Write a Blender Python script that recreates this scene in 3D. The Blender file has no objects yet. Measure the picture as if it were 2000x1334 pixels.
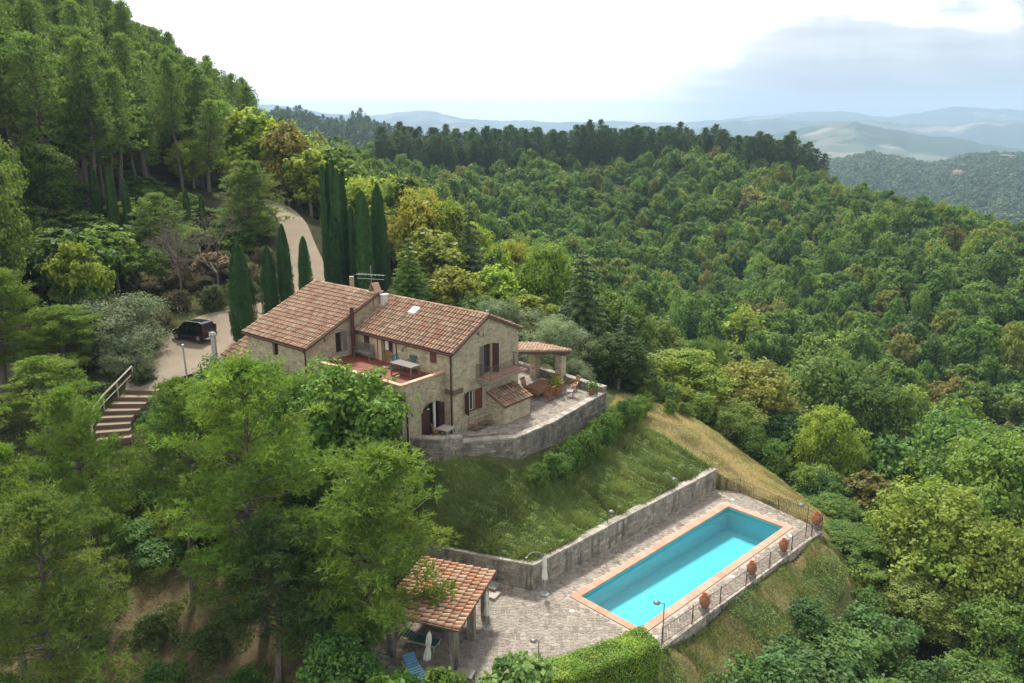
import bpy, math, random
import numpy as np
from mathutils import Vector, Matrix
from mathutils.geometry import tessellate_polygon, interpolate_bezier

random.seed(7)
R = math.radians
SC = bpy.context.scene
COL = SC.collection

# ------------------------------------------------------------------ camera
CAM_H = 24.4
cam_d = bpy.data.cameras.new('camera')
cam = bpy.data.objects.new('camera', cam_d)
COL.objects.link(cam)
cam_d.sensor_width = 36.0
cam_d.lens = 28.0
cam_d.clip_start = 0.5
cam_d.clip_end = 60000
cam.location = (0, 0, CAM_H)
cam.rotation_euler = (R(90 - 15.24), 0, 0)
SC.camera = cam

# ------------------------------------------------------------------ light
SUN_EL, SUN_AZ = 54.0, -8.0            # degrees; azimuth from +Y, positive towards +X
SC.view_settings.view_transform = 'Standard'
SC.view_settings.look = 'None'
SC.view_settings.exposure = 1.2
SC.view_settings.gamma = 1.0
SC.view_settings.use_curve_mapping = False
SC.cycles.max_bounces = 8
SC.cycles.diffuse_bounces = 3
SC.cycles.glossy_bounces = 3
SC.cycles.transmission_bounces = 4
SC.cycles.transparent_max_bounces = 8
SC.cycles.volume_bounces = 0
SC.cycles.use_denoising = True


def nd(nt, typ, ins=None, **kw):
    n = nt.nodes.new(typ)
    for k, v in kw.items():
        setattr(n, k, v)
    for k, v in (ins or {}).items():
        s = n.inputs[k]
        if hasattr(v, 'is_output') or isinstance(v, bpy.types.NodeSocket):
            nt.links.new(v, s)
        else:
            s.default_value = v
    return n


def ramp(nt, fac, stops, interp='LINEAR'):
    n = nt.nodes.new('ShaderNodeValToRGB')
    cr = n.color_ramp
    cr.interpolation = interp
    while len(cr.elements) > 1:
        cr.elements.remove(cr.elements[-1])
    cr.elements[0].position = stops[0][0]
    cr.elements[0].color = (*stops[0][1], 1) if len(stops[0][1]) == 3 else stops[0][1]
    for p, c in stops[1:]:
        e = cr.elements.new(p)
        e.color = (*c, 1) if len(c) == 3 else c
    nt.links.new(fac, n.inputs[0])
    return n.outputs[0]


def mixc(nt, fac, a, b, mode='MIX'):
    n = nt.nodes.new('ShaderNodeMix')
    n.data_type = 'RGBA'
    n.blend_type = mode
    for k, v in ((0, fac), (6, a), (7, b)):
        if isinstance(v, bpy.types.NodeSocket):
            nt.links.new(v, n.inputs[k])
        elif isinstance(v, (tuple, list)):
            n.inputs[k].default_value = (*v, 1) if len(v) == 3 else v
        else:
            n.inputs[k].default_value = v
    return n.outputs[2]


def mth(nt, op, a, b=0.0, c=None, clamp=False):
    n = nt.nodes.new('ShaderNodeMath')
    n.operation = op
    n.use_clamp = clamp
    for k, v in enumerate((a, b, c)):
        if v is None:
            continue
        if isinstance(v, bpy.types.NodeSocket):
            nt.links.new(v, n.inputs[k])
        else:
            n.inputs[k].default_value = v
    return n.outputs[0]


world = bpy.data.worlds.new('World')
SC.world = world
world.use_nodes = True
wt = world.node_tree
wt.nodes.clear()
sky = nd(wt, 'ShaderNodeTexSky', sky_type='NISHITA', sun_disc=False, sun_elevation=R(SUN_EL), sun_rotation=R(SUN_AZ), altitude=500.0, dust_density=2.0)
bg_sky = nd(wt, 'ShaderNodeBackground', {'Color': sky.outputs[0], 'Strength': 0.09})
tc = nd(wt, 'ShaderNodeTexCoord')
sep = nd(wt, 'ShaderNodeSeparateXYZ', {0: tc.outputs['Generated']})
# flattened cloud layer: project the view direction on a high plane
zc = mth(wt, 'MAXIMUM', sep.outputs[2], 0.0)
den = mth(wt, 'ADD', zc, 0.22)
px_ = mth(wt, 'DIVIDE', sep.outputs[0], den)
py_ = mth(wt, 'DIVIDE', sep.outputs[1], den)
cv = nd(wt, 'ShaderNodeCombineXYZ', {0: px_, 1: py_, 2: 0.0})
mp1 = nd(wt, 'ShaderNodeMapping', {'Vector': cv.outputs[0], 'Location': (1.3, 0.4, 0), 'Scale': (0.55, 0.9, 1)})
n1 = nd(wt, 'ShaderNodeTexNoise', {'Vector': mp1.outputs[0], 'Scale': 1.25, 'Detail': 7.0, 'Roughness': 0.52, 'Distortion': 0.25})
mp2 = nd(wt, 'ShaderNodeMapping', {'Vector': tc.outputs['Generated'], 'Scale': (7.0, 7.0, 1.1)})
n2 = nd(wt, 'ShaderNodeTexNoise', {'Vector': mp2.outputs[0], 'Scale': 1.6, 'Detail': 3.0})
# the big grey shower cloud stands towards +X/+Y; its curtain reaches the hills
az = mth(wt, 'ARCTAN2', sep.outputs[0], sep.outputs[1])
azf = nd(wt, 'ShaderNodeMapRange', {'Value': az, 'From Min': 0.08, 'From Max': 0.46, 'To Min': 0.0, 'To Max': 1.0}, interpolation_type='SMOOTHSTEP')
azb = nd(wt, 'ShaderNodeMapRange', {'Value': az, 'From Min': 1.3, 'From Max': 2.4, 'To Min': 1.0, 'To Max': 0.25}, interpolation_type='SMOOTHSTEP')
grey_m = mth(wt, 'MULTIPLY', azf.outputs[0], azb.outputs[0])
t1 = mth(wt, 'MULTIPLY', grey_m, 0.80)
t2 = mth(wt, 'ADD', t1, mth(wt, 'MULTIPLY', mth(wt, 'SUBTRACT', n1.outputs[0], 0.5), mth(wt, 'ADD', 0.3, mth(wt, 'MULTIPLY', grey_m, 2.6))))
t3 = mth(wt, 'ADD', t2, mth(wt, 'MULTIPLY', mth(wt, 'SUBTRACT', n2.outputs[0], 0.5), mth(wt, 'MULTIPLY', grey_m, 0.9)), clamp=True)
cl_col = ramp(wt, t3, [(0.0, (1.15, 1.15, 1.12)), (0.20, (0.80, 0.81, 0.80)), (0.36, (0.42, 0.43, 0.44)), (0.58, (0.315, 0.33, 0.35)), (1.0, (0.235, 0.25, 0.275))])
glow = nd(wt, 'ShaderNodeMapRange', {'Value': mth(wt, 'ABSOLUTE', az), 'From Min': 0.0, 'From Max': 2.6, 'To Min': 1.0, 'To Max': 0.72}, interpolation_type='SMOOTHSTEP')
bg_cl = nd(wt, 'ShaderNodeBackground', {'Color': cl_col, 'Strength': mth(wt, 'MULTIPLY', glow.outputs[0], 0.95)})
cov = nd(wt, 'ShaderNodeMapRange', {'Value': n1.outputs[0], 'From Min': 0.15, 'From Max': 0.4, 'To Min': 0.75, 'To Max': 0.93})
mxs = nd(wt, 'ShaderNodeMixShader', {0: cov.outputs[0], 1: bg_sky.outputs[0], 2: bg_cl.outputs[0]})
wo = nd(wt, 'ShaderNodeOutputWorld', {0: mxs.outputs[0]})

sun_d = bpy.data.lights.new('sun', 'SUN')
sun_d.energy = 2.7
sun_d.angle = R(7.0)
sun_d.color = (1.0, 0.95, 0.86)
sun = bpy.data.objects.new('sun', sun_d)
COL.objects.link(sun)
sdir = Vector((math.sin(R(SUN_AZ)) * math.cos(R(SUN_EL)), math.cos(R(SUN_AZ)) * math.cos(R(SUN_EL)), math.sin(R(SUN_EL))))
sun.rotation_euler = sdir.to_track_quat('Z', 'Y').to_euler()
sun.location = sdir * 200

# ------------------------------------------------------------------ helpers


def tag(o, label=None, cat=None, group=None, kind=None):
    if label: o['label'] = label
    if cat: o['category'] = cat
    if group: o['group'] = group
    if kind: o['kind'] = kind
    return o


def thing(name, label, cat, loc=(0, 0, 0), rz=0.0, group=None):
    o = bpy.data.objects.new(name, None)
    o.empty_display_size = 0.3
    COL.objects.link(o)
    o.location = loc
    o.rotation_euler = (0, 0, rz)
    return tag(o, label, cat, group)


class M:
    """Collects polygons; each polygon has a material index and a tone 0..1."""

    def __init__(s):
        s.v, s.f, s.t, s.m = [], [], [], []
        s.mi, s.tn = 0, 0.5

    def poly(s, pts):
        k = len(s.v)
        s.v += [tuple(p) for p in pts]
        s.f.append(tuple(range(k, k + len(pts))))
        s.t.append(s.tn); s.m.append(s.mi)
        return s

    def hexa(s, p):   # 8 points: bottom 0-3 ccw, top 4-7
        k = len(s.v)
        s.v += [tuple(q) for q in p]
        for f in ((3, 2, 1, 0), (4, 5, 6, 7), (0, 1, 5, 4), (1, 2, 6, 5), (2, 3, 7, 6), (3, 0, 4, 7)):
            s.f.append(tuple(k + i for i in f)); s.t.append(s.tn); s.m.append(s.mi)
        return s

    def box(s, x0, x1, y0, y1, z0, z1):
        return s.hexa([(x0, y0, z0), (x1, y0, z0), (x1, y1, z0), (x0, y1, z0), (x0, y0, z1), (x1, y0, z1), (x1, y1, z1), (x0, y1, z1)])

    def obox(s, c, d, size, z0, z1):   # centre xy, direction xy, (along, across)
        l = math.hypot(*d); dx, dy = d[0] / l, d[1] / l
        a, b = size[0] / 2, size[1] / 2
        q = [(c[0] + dx * i * a - dy * j * b, c[1] + dy * i * a + dx * j * b) for i, j in ((-1, -1), (1, -1), (1, 1), (-1, 1))]
        return s.hexa([(x, y, z0) for x, y in q] + [(x, y, z1) for x, y in q])

    def cyl(s, p, q, r0, r1=None, n=8, caps=True):
        r1 = r0 if r1 is None else r1
        p, q = Vector(p), Vector(q)
        d = (q - p).normalized()
        a = d.orthogonal().normalized(); b = d.cross(a)
        k = len(s.v)
        for c, r in ((p, r0), (q, r1)):
            for i in range(n):
                t = 2 * math.pi * i / n
                s.v.append(tuple(c + (a * math.cos(t) + b * math.sin(t)) * r))
        for i in range(n):
            j = (i + 1) % n
            s.f.append((k + i, k + j, k + n + j, k + n + i)); s.t.append(s.tn); s.m.append(s.mi)
        if caps:
            s.f.append(tuple(k + i for i in range(n))[::-1]); s.t.append(s.tn); s.m.append(s.mi)
            s.f.append(tuple(k + n + i for i in range(n))); s.t.append(s.tn); s.m.append(s.mi)
        return s

    def tube(s, pts, r, n=6):
        for a, b in zip(pts[:-1], pts[1:]):
            s.cyl(a, b, r, r, n)
        return s

    def lathe(s, c, prof, n=14):
        k = len(s.v)
        for r, z in prof:
            for i in range(n):
                t = 2 * math.pi * i / n
                s.v.append((c[0] + r * math.cos(t), c[1] + r * math.sin(t), c[2] + z))
        for j in range(len(prof) - 1):
            for i in range(n):
                i2 = (i + 1) % n
                s.f.append((k + j * n + i, k + j * n + i2, k + (j + 1) * n + i2, k + (j + 1) * n + i)); s.t.append(s.tn); s.m.append(s.mi)
        return s

    def build(s, name, mats, parent=None, origin=(0, 0, 0), smooth=False, loc=None):
        me = bpy.data.meshes.new(name)
        ox, oy, oz = origin
        me.from_pydata([(x - ox, y - oy, z - oz) for x, y, z in s.v], [], s.f)
        if not isinstance(mats, (list, tuple)):
            mats = [mats]
        for mt in mats:
            me.materials.append(mt)
        if len(mats) > 1:
            me.polygons.foreach_set('material_index', s.m)
        at = me.attributes.new('tone', 'FLOAT', 'FACE')
        at.data.foreach_set('value', s.t)
        if smooth:
            me.polygons.foreach_set('use_smooth', [True] * len(s.f))
        me.update()
        o = bpy.data.objects.new(name, me)
        COL.objects.link(o)
        o.parent = parent
        if parent is None:
            o.location = origin if loc is None else loc
        return o


def np_mesh(name, V, F, mats, tone=None, midx=None, smooth=False):
    """Fast mesh from arrays: V (n,3), F (m,k) with k 3 or 4."""
    me = bpy.data.meshes.new(name)
    F = np.ascontiguousarray(F, dtype=np.int32)
    m, k = F.shape
    me.vertices.add(len(V)); me.vertices.foreach_set('co', np.ascontiguousarray(V, dtype=np.float32).ravel())
    me.loops.add(m * k); me.loops.foreach_set('vertex_index', F.ravel())
    me.polygons.add(m); me.polygons.foreach_set('loop_start', np.arange(0, m * k, k, dtype=np.int32))
    if not isinstance(mats, (list, tuple)): mats = [mats]
    for mt in mats: me.materials.append(mt)
    if midx is not None: me.polygons.foreach_set('material_index', midx.astype(np.int32))
    if tone is not None:
        at = me.attributes.new('tone', 'FLOAT', 'FACE'); at.data.foreach_set('value', tone.astype(np.float32))
    me.polygons.foreach_set('use_smooth', [smooth] * m)
    me.update(calc_edges=True)
    return me


# ------------------------------------------------------------------ materials
MATS = {}


def newmat(name):
    m = bpy.data.materials.new(name); m.use_nodes = True
    nt = m.node_tree; nt.nodes.clear()
    MATS[name] = m
    return m, nt


def out(nt, sh):
    o = nt.nodes.new('ShaderNodeOutputMaterial')
    nt.links.new(sh, o.inputs[0])
    return o


def bsdf(nt, color, rough=0.8, metal=0.0, bump=None, bstr=0.5, bdist=0.02, spec=0.3):
    p = nd(nt, 'ShaderNodeBsdfPrincipled', {'Metallic': metal, 'Specular IOR Level': spec})
    for key, v in (('Base Color', color), ('Roughness', rough)):
        if isinstance(v, bpy.types.NodeSocket): nt.links.new(v, p.inputs[key])
        else: p.inputs[key].default_value = (*v, 1) if isinstance(v, tuple) else v
    if bump is not None:
        b = nd(nt, 'ShaderNodeBump', {'Height': bump, 'Strength': bstr, 'Distance': bdist})
        nt.links.new(b.outputs[0], p.inputs['Normal'])
    return p.outputs[0]


def noise(nt, vec, scale, detail=4.0, rough=0.55, dist=0.0):
    return nd(nt, 'ShaderNodeTexNoise', {'Vector': vec, 'Scale': scale, 'Detail': detail, 'Roughness': rough, 'Distortion': dist}).outputs[0]


def plain(name, col, rough=0.7, metal=0.0, var=0.15, scale=6.0, spec=0.3):
    m, nt = newmat(name)
    g = nd(nt, 'ShaderNodeNewGeometry').outputs['Position']
    n = noise(nt, g, scale)
    c = mixc(nt, n, tuple(x * (1 - var) for x in col), tuple(min(1, x * (1 + var)) for x in col))
    n2 = noise(nt, g, scale * 7, 3)
    out(nt, bsdf(nt, c, rough, metal, n2, 0.25, 0.01, spec))
    return m


def leafmat(name, stops, trans=0.35, own=0.0, rough=0.6, scale=0.5, tonevar=0.35):
    """Foliage: hue from the object's random value, tone per leaf, slow noise through the crown. obj.color with alpha 0 overrides the hue."""
    m, nt = newmat(name)
    oi = nd(nt, 'ShaderNodeObjectInfo')
    ta = nd(nt, 'ShaderNodeAttribute', attribute_name='tone')
    base = ramp(nt, oi.outputs['Random'], stops)
    base = mixc(nt, oi.outputs['Alpha'], oi.outputs['Color'], base)
    tco = nd(nt, 'ShaderNodeTexCoord').outputs['Object']
    n = noise(nt, tco, scale, 2)
    hs = nd(nt, 'ShaderNodeHueSaturation', {'Color': base, 'Saturation': 1.0})
    nt.links.new(mth(nt, 'ADD', 0.5, mth(nt, 'MULTIPLY', mth(nt, 'SUBTRACT', n, 0.5), -0.10)), hs.inputs['Hue'])
    val = mth(nt, 'ADD', 1.0 - tonevar, mth(nt, 'MULTIPLY', ta.outputs['Fac'], 2 * tonevar))
    val = mth(nt, 'MULTIPLY', val, mth(nt, 'ADD', 0.65, mth(nt, 'MULTIPLY', n, 0.7)))
    val = mth(nt, 'MULTIPLY', val, mth(nt, 'ADD', 0.80, mth(nt, 'MULTIPLY', mth(nt, 'FRACT', mth(nt, 'MULTIPLY', oi.outputs['Random'], 17.3)), 0.45)))
    nt.links.new(val, hs.inputs['Value'])
    c = hs.outputs[0]
    d = nd(nt, 'ShaderNodeBsdfPrincipled', {'Base Color': c, 'Roughness': rough, 'Specular IOR Level': 0.25})
    ct = mixc(nt, 0.5, c, mixc(nt, 1.0, c, (1.5, 1.35, 0.5), 'MULTIPLY'))
    t = nd(nt, 'ShaderNodeBsdfTranslucent', {'Color': ct})
    mx = nd(nt, 'ShaderNodeMixShader', {0: trans, 1: d.outputs[0], 2: t.outputs[0]})
    out(nt, mx.outputs[0])
    return m


leaf_forest = leafmat('broadleaf_foliage', [(0.0, (0.085, 0.165, 0.030)), (0.35, (0.11, 0.205, 0.032)), (0.65, (0.14, 0.235, 0.035)), (0.84, (0.19, 0.27, 0.038)), (0.96, (0.22, 0.26, 0.05)), (1.0, (0.20, 0.18, 0.055))], trans=0.42)
leaf_pine = leafmat('pine_needles', [(0.0, (0.15, 0.25, 0.042)), (0.5, (0.18, 0.285, 0.044)), (1.0, (0.21, 0.315, 0.048))], trans=0.4)
leaf_dark = leafmat('conifer_needles', [(0.0, (0.068, 0.115, 0.044)), (1.0, (0.092, 0.145, 0.046))], trans=0.25)
leaf_cyp = leafmat('cypress_foliage', [(0.0, (0.042, 0.105, 0.034)), (1.0, (0.058, 0.13, 0.038))], trans=0.15, scale=1.2)
leaf_olive = leafmat('olive_foliage', [(0.0, (0.19, 0.245, 0.13)), (1.0, (0.22, 0.275, 0.145))], trans=0.25, rough=0.75, tonevar=0.2)
leaf_fig = leafmat('fig_leaves', [(0.0, (0.12, 0.225, 0.038)), (1.0, (0.14, 0.25, 0.042))], trans=0.35)
leaf_hedge = leafmat('hedge_leaves', [(0.0, (0.20, 0.31, 0.045)), (1.0, (0.21, 0.32, 0.05))], trans=0.3, scale=1.5)


def barkmat(name, c0, c1):
    m, nt = newmat(name)
    tco = nd(nt, 'ShaderNodeTexCoord').outputs['Object']
    mp = nd(nt, 'ShaderNodeMapping', {'Vector': tco, 'Scale': (9, 9, 1.6)}).outputs[0]
    n = noise(nt, mp, 1.4, 5, 0.6)
    c = ramp(nt, n, [(0.3, c0), (0.7, c1)])
    out(nt, bsdf(nt, c, 0.9, 0, n, 0.8, 0.05))
    return m


bark = barkmat('pine_bark', (0.07, 0.055, 0.045), (0.20, 0.165, 0.135))
bark_grey = barkmat('grey_bark', (0.12, 0.10, 0.085), (0.30, 0.27, 0.24))


def tonemat(name, stops, rough=0.85, objrand=False, nscale=9.0, nvar=0.35, stain=None, bump=0.5, bdist=0.015, spec=0.2):
    """Masonry and tiles: colour by the piece's tone, broken up by noise, with stains of their own."""
    m, nt = newmat(name)
    ta = nd(nt, 'ShaderNodeAttribute', attribute_name='tone').outputs['Fac']
    if objrand:
        oi = nd(nt, 'ShaderNodeObjectInfo').outputs['Random']
        ta = mth(nt, 'FRACT', mth(nt, 'ADD', ta, oi))
    c = ramp(nt, ta, stops)
    g = nd(nt, 'ShaderNodeNewGeometry').outputs['Position']
    n = noise(nt, g, nscale, 5, 0.6)
    c = mixc(nt, 1.0, c, ramp(nt, n, [(0.25, (1 - nvar,) * 3), (0.75, (1 + nvar * 0.7,) * 3)]), 'MULTIPLY')
    if stain:
        col, scl, lo, hi, vs = stain
        mp = nd(nt, 'ShaderNodeMapping', {'Vector': g, 'Scale': vs}).outputs[0]
        s = noise(nt, mp, scl, 5, 0.62, 0.4)
        f = nd(nt, 'ShaderNodeMapRange', {'Value': s, 'From Min': lo, 'From Max': hi}).outputs[0]
        c = mixc(nt, f, c, col)
    n2 = noise(nt, g, nscale * 3.5, 4, 0.6)
    out(nt, bsdf(nt, c, rough, 0, n2, bump, bdist, spec))
    return m


stone_mat = tonemat('rubble_stone', [(0.0, (0.33, 0.275, 0.18)), (0.2, (0.45, 0.385, 0.265)), (0.5, (0.54, 0.46, 0.325)), (0.7, (0.39, 0.345, 0.265)), (0.85, (0.60, 0.515, 0.36)), (1.0, (0.45, 0.335, 0.235))],
                    stain=((0.20, 0.17, 0.12), 0.7, 0.52, 0.85, (1, 1, 0.5)))
mortar_mat = tonemat('lime_mortar', [(0, (0.43, 0.355, 0.245)), (1, (0.48, 0.40, 0.275))], nscale=5, stain=((0.20, 0.17, 0.12), 0.7, 0.5, 0.85, (1, 1, 0.5)))
retain_mat = tonemat('weathered_wall_stone', [(0.0, (0.20, 0.18, 0.145)), (0.35, (0.37, 0.33, 0.27)), (0.65, (0.28, 0.255, 0.215)), (1.0, (0.48, 0.43, 0.35))], stain=((0.10, 0.092, 0.08), 1.5, 0.47, 0.68, (1.4, 1.4, 0.25)))
retain_mortar = tonemat('weathered_mortar', [(0, (0.33, 0.30, 0.25)), (1, (0.38, 0.345, 0.29))], nscale=5, stain=((0.09, 0.083, 0.072), 1.5, 0.45, 0.66, (1.4, 1.4, 0.25)))
terrace_stone = tonemat('stained_terrace_stone', [(0.0, (0.17, 0.155, 0.13)), (0.4, (0.30, 0.27, 0.23)), (0.7, (0.23, 0.21, 0.185)), (1.0, (0.42, 0.38, 0.32))], stain=((0.085, 0.078, 0.068), 1.6, 0.44, 0.72, (1.1, 1.1, 0.6)), bump=0.9)
terrace_mortar = tonemat('stained_terrace_mortar', [(0, (0.24, 0.22, 0.185)), (1, (0.30, 0.27, 0.23))], nscale=5, stain=((0.075, 0.07, 0.06), 1.6, 0.42, 0.70, (1.1, 1.1, 0.6)))
cap_mat = tonemat('coping_stone', [(0.0, (0.27, 0.24, 0.20)), (0.5, (0.38, 0.34, 0.29)), (1.0, (0.46, 0.40, 0.34))], objrand=True, stain=((0.16, 0.145, 0.12), 2.0, 0.5, 0.75, (1, 1, 1)))
tile_mat = tonemat('terracotta_tile', [(0.0, (0.24, 0.15, 0.105)), (0.15, (0.34, 0.20, 0.135)), (0.35, (0.39, 0.255, 0.175)), (0.5, (0.45, 0.31, 0.215)), (0.62, (0.38, 0.20, 0.13)), (0.78, (0.37, 0.27, 0.18)), (0.9, (0.48, 0.36, 0.26)), (1.0, (0.29, 0.20, 0.145))],
                   objrand=True, nscale=7, nvar=0.3, stain=((0.20, 0.165, 0.10), 2.2, 0.56, 0.85, (1, 1, 1)))
tile_new = tonemat('bright_terracotta_tile', [(0.0, (0.38, 0.20, 0.13)), (0.3, (0.47, 0.28, 0.18)), (0.5, (0.55, 0.37, 0.25)), (0.65, (0.50, 0.22, 0.12)), (0.8, (0.51, 0.34, 0.23)), (1.0, (0.58, 0.41, 0.29))],
                   objrand=True, nscale=7, nvar=0.3, stain=((0.36, 0.28, 0.18), 1.3, 0.6, 0.9, (1, 1, 1)))
under_mat = plain('roof_underlay', (0.13, 0.075, 0.05), 0.9, var=0.4)
channel_mat = tonemat('shaded_channel_tile', [(0, (0.15, 0.095, 0.065)), (0.5, (0.21, 0.135, 0.09)), (1, (0.17, 0.13, 0.095))], nscale=6)  # coloured darker to paint in the shade between the cover tiles
lamp_metal = plain('grey_lamp_metal', (0.16, 0.165, 0.17), 0.45, 0.4)
paver_mat = tonemat('porphyry_paving', [(0.0, (0.20, 0.168, 0.142)), (0.3, (0.27, 0.23, 0.192)), (0.55, (0.32, 0.28, 0.232)), (0.8, (0.23, 0.19, 0.165)), (1.0, (0.36, 0.32, 0.27))], objrand=True, nscale=3, nvar=0.25)
grout_mat = plain('paving_grout', (0.37, 0.32, 0.262), 0.9, var=0.2, scale=2)
coping_pool = tonemat('terracotta_pool_coping', [(0, (0.42, 0.24, 0.17)), (0.5, (0.47, 0.28, 0.20)), (1, (0.51, 0.315, 0.23))], objrand=True, nscale=4, nvar=0.15)
redfloor_mat = tonemat('red_terrace_floor', [(0, (0.15, 0.042, 0.027)), (0.5, (0.18, 0.052, 0.033)), (1, (0.205, 0.065, 0.042))], objrand=True, nscale=3, nvar=0.15, rough=0.6)
brick_cap = tonemat('brick_parapet_cap', [(0, (0.50, 0.34, 0.23)), (0.5, (0.58, 0.42, 0.29)), (1, (0.52, 0.30, 0.20))], objrand=True, nscale=6, nvar=0.15)
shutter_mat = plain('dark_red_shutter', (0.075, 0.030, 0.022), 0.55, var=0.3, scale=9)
shutter_lit = plain('lit_brown_red_shutter', (0.13, 0.050, 0.032), 0.55, var=0.3, scale=9)  # lighter copy of the shutter colour, with the light painted in
wood_mat = plain('warm_wood', (0.26, 0.12, 0.055), 0.55, var=0.3, scale=12)
beam_mat = plain('old_beam', (0.15, 0.10, 0.065), 0.8, var=0.3, scale=12)
greywood = plain('weathered_teak', (0.17, 0.15, 0.135), 0.8, var=0.25, scale=15)
white_mat = plain('off_white_paint', (0.62, 0.60, 0.55), 0.6, var=0.1)
render_mat = plain('pinkish_render', (0.50, 0.36, 0.26), 0.9, var=0.12, scale=2)
metal_dark = plain('dark_iron', (0.13, 0.11, 0.095), 0.5, 0.3)
rust_pipe = plain('painted_copper_pipe', (0.085, 0.035, 0.03), 0.5, 0.2, var=0.3)
metal_grey = plain('galvanised_metal', (0.45, 0.46, 0.46), 0.4, 0.8)
green_plastic = plain('green_plastic', (0.04, 0.12, 0.10), 0.4, var=0.1)
terracotta = plain('terracotta_jar', (0.36, 0.135, 0.06), 0.8, var=0.25, scale=9)
canvas_mat = plain('cream_canvas', (0.66, 0.65, 0.58), 0.9, var=0.06, scale=5)
orange_cloth = plain('orange_cloth', (0.24, 0.12, 0.065), 0.9, var=0.2, scale=4)
blue_cloth = plain('blue_fabric', (0.13, 0.33, 0.52), 0.9, var=0.1, scale=4)
lightblue_cloth = plain('pale_blue_fabric', (0.34, 0.55, 0.72), 0.9, var=0.1, scale=4)
handrail_mat = plain('bleached_wood_rail', (0.55, 0.49, 0.41), 0.8, var=0.15, scale=8)
step_mat = plain('step_timber', (0.24, 0.19, 0.14), 0.85, var=0.25, scale=5)
concrete_mat = plain('pale_concrete', (0.36, 0.35, 0.32), 0.85, var=0.2, scale=4)
carblack = plain('black_car_paint', (0.008, 0.008, 0.011), 0.16, 0.0, var=0.05, spec=0.6)
rubber = plain('tyre_rubber', (0.015, 0.015, 0.015), 0.9)
alloy = plain('wheel_alloy', (0.35, 0.35, 0.36), 0.35, 0.8)
redlens = plain('red_lens', (0.16, 0.012, 0.01), 0.2)
clearlens = plain('clear_lens', (0.6, 0.6, 0.62), 0.15, 0.3)
liner_mat = plain('turquoise_pool_liner', (0.19, 0.50, 0.55), 0.6, var=0.03, scale=1)
white_spot = plain('pale_skimmer_lid', (0.62, 0.58, 0.48), 0.7)

m, nt = newmat('window_glass')
g = nd(nt, 'ShaderNodeBsdfPrincipled', {'Base Color': (0.02, 0.025, 0.03, 1), 'Roughness': 0.05, 'Specular IOR Level': 0.7})
out(nt, g.outputs[0])
glass = m

m, nt = newmat('car_glass')
g = nd(nt, 'ShaderNodeBsdfPrincipled', {'Base Color': (0.008, 0.009, 0.011, 1), 'Roughness': 0.12, 'Specular IOR Level': 0.25})
out(nt, g.outputs[0])
car_glass = m

m, nt = newmat('pool_water')
g_ = nd(nt, 'ShaderNodeNewGeometry').outputs['Position']
nz = noise(nt, g_, 1.6, 3, 0.5, 0.3)
nz2 = noise(nt, g_, 9.0, 2, 0.5)
bp = nd(nt, 'ShaderNodeBump', {'Height': mth(nt, 'ADD', nz, mth(nt, 'MULTIPLY', nz2, 0.15)), 'Strength': 0.35, 'Distance': 0.08})
tr = nd(nt, 'ShaderNodeBsdfTransparent', {'Color': (0.60, 0.92, 0.94, 1)})
gl = nd(nt, 'ShaderNodeBsdfGlossy', {'Roughness': 0.03, 'Normal': bp.outputs[0]})
fr = nd(nt, 'ShaderNodeFresnel', {'IOR': 1.33, 'Normal': bp.outputs[0]})
mx = nd(nt, 'ShaderNodeMixShader', {0: fr.outputs[0], 1: tr.outputs[0], 2: gl.outputs[0]})
out(nt, mx.outputs[0])
water_mat = m


def groundmat(name):
    """Near ground: vertex colour gives what grows or lies there, noise breaks it up."""
    m, nt = newmat(name)
    ca = nd(nt, 'ShaderNodeAttribute', attribute_name='cover').outputs['Color']
    g = nd(nt, 'ShaderNodeNewGeometry').outputs['Position']
    n = noise(nt, g, 0.55, 7, 0.65)
    n2 = noise(nt, g, 6, 6, 0.7)
    c = mixc(nt, 1.0, ca, ramp(nt, n, [(0.3, (0.62, 0.7, 0.62)), (0.5, (1, 1, 1)), (0.7, (1.4, 1.25, 1.1))]), 'MULTIPLY')
    c = mixc(nt, 1.0, c, ramp(nt, n2, [(0.3, (0.6, 0.62, 0.55)), (0.7, (1.35, 1.3, 1.2))]), 'MULTIPLY')
    out(nt, bsdf(nt, c, 0.95, 0, n2, 1.0, 0.25, 0.1))
    return m


ground_mat = groundmat('ground_cover')
m, nt = newmat('gravel')
g = nd(nt, 'ShaderNodeNewGeometry').outputs['Position']
n = noise(nt, g, 0.5, 5, 0.6); n2 = noise(nt, g, 22, 4, 0.7)
c = mixc(nt, n, (0.185, 0.145, 0.10), (0.29, 0.24, 0.185))
c = mixc(nt, 1.0, c, ramp(nt, n2, [(0.3, (0.8, 0.8, 0.8)), (0.7, (1.15, 1.15, 1.15))]), 'MULTIPLY')
out(nt, bsdf(nt, c, 0.95, 0, n2, 0.6, 0.03, 0.1))
gravel_mat = m

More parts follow.
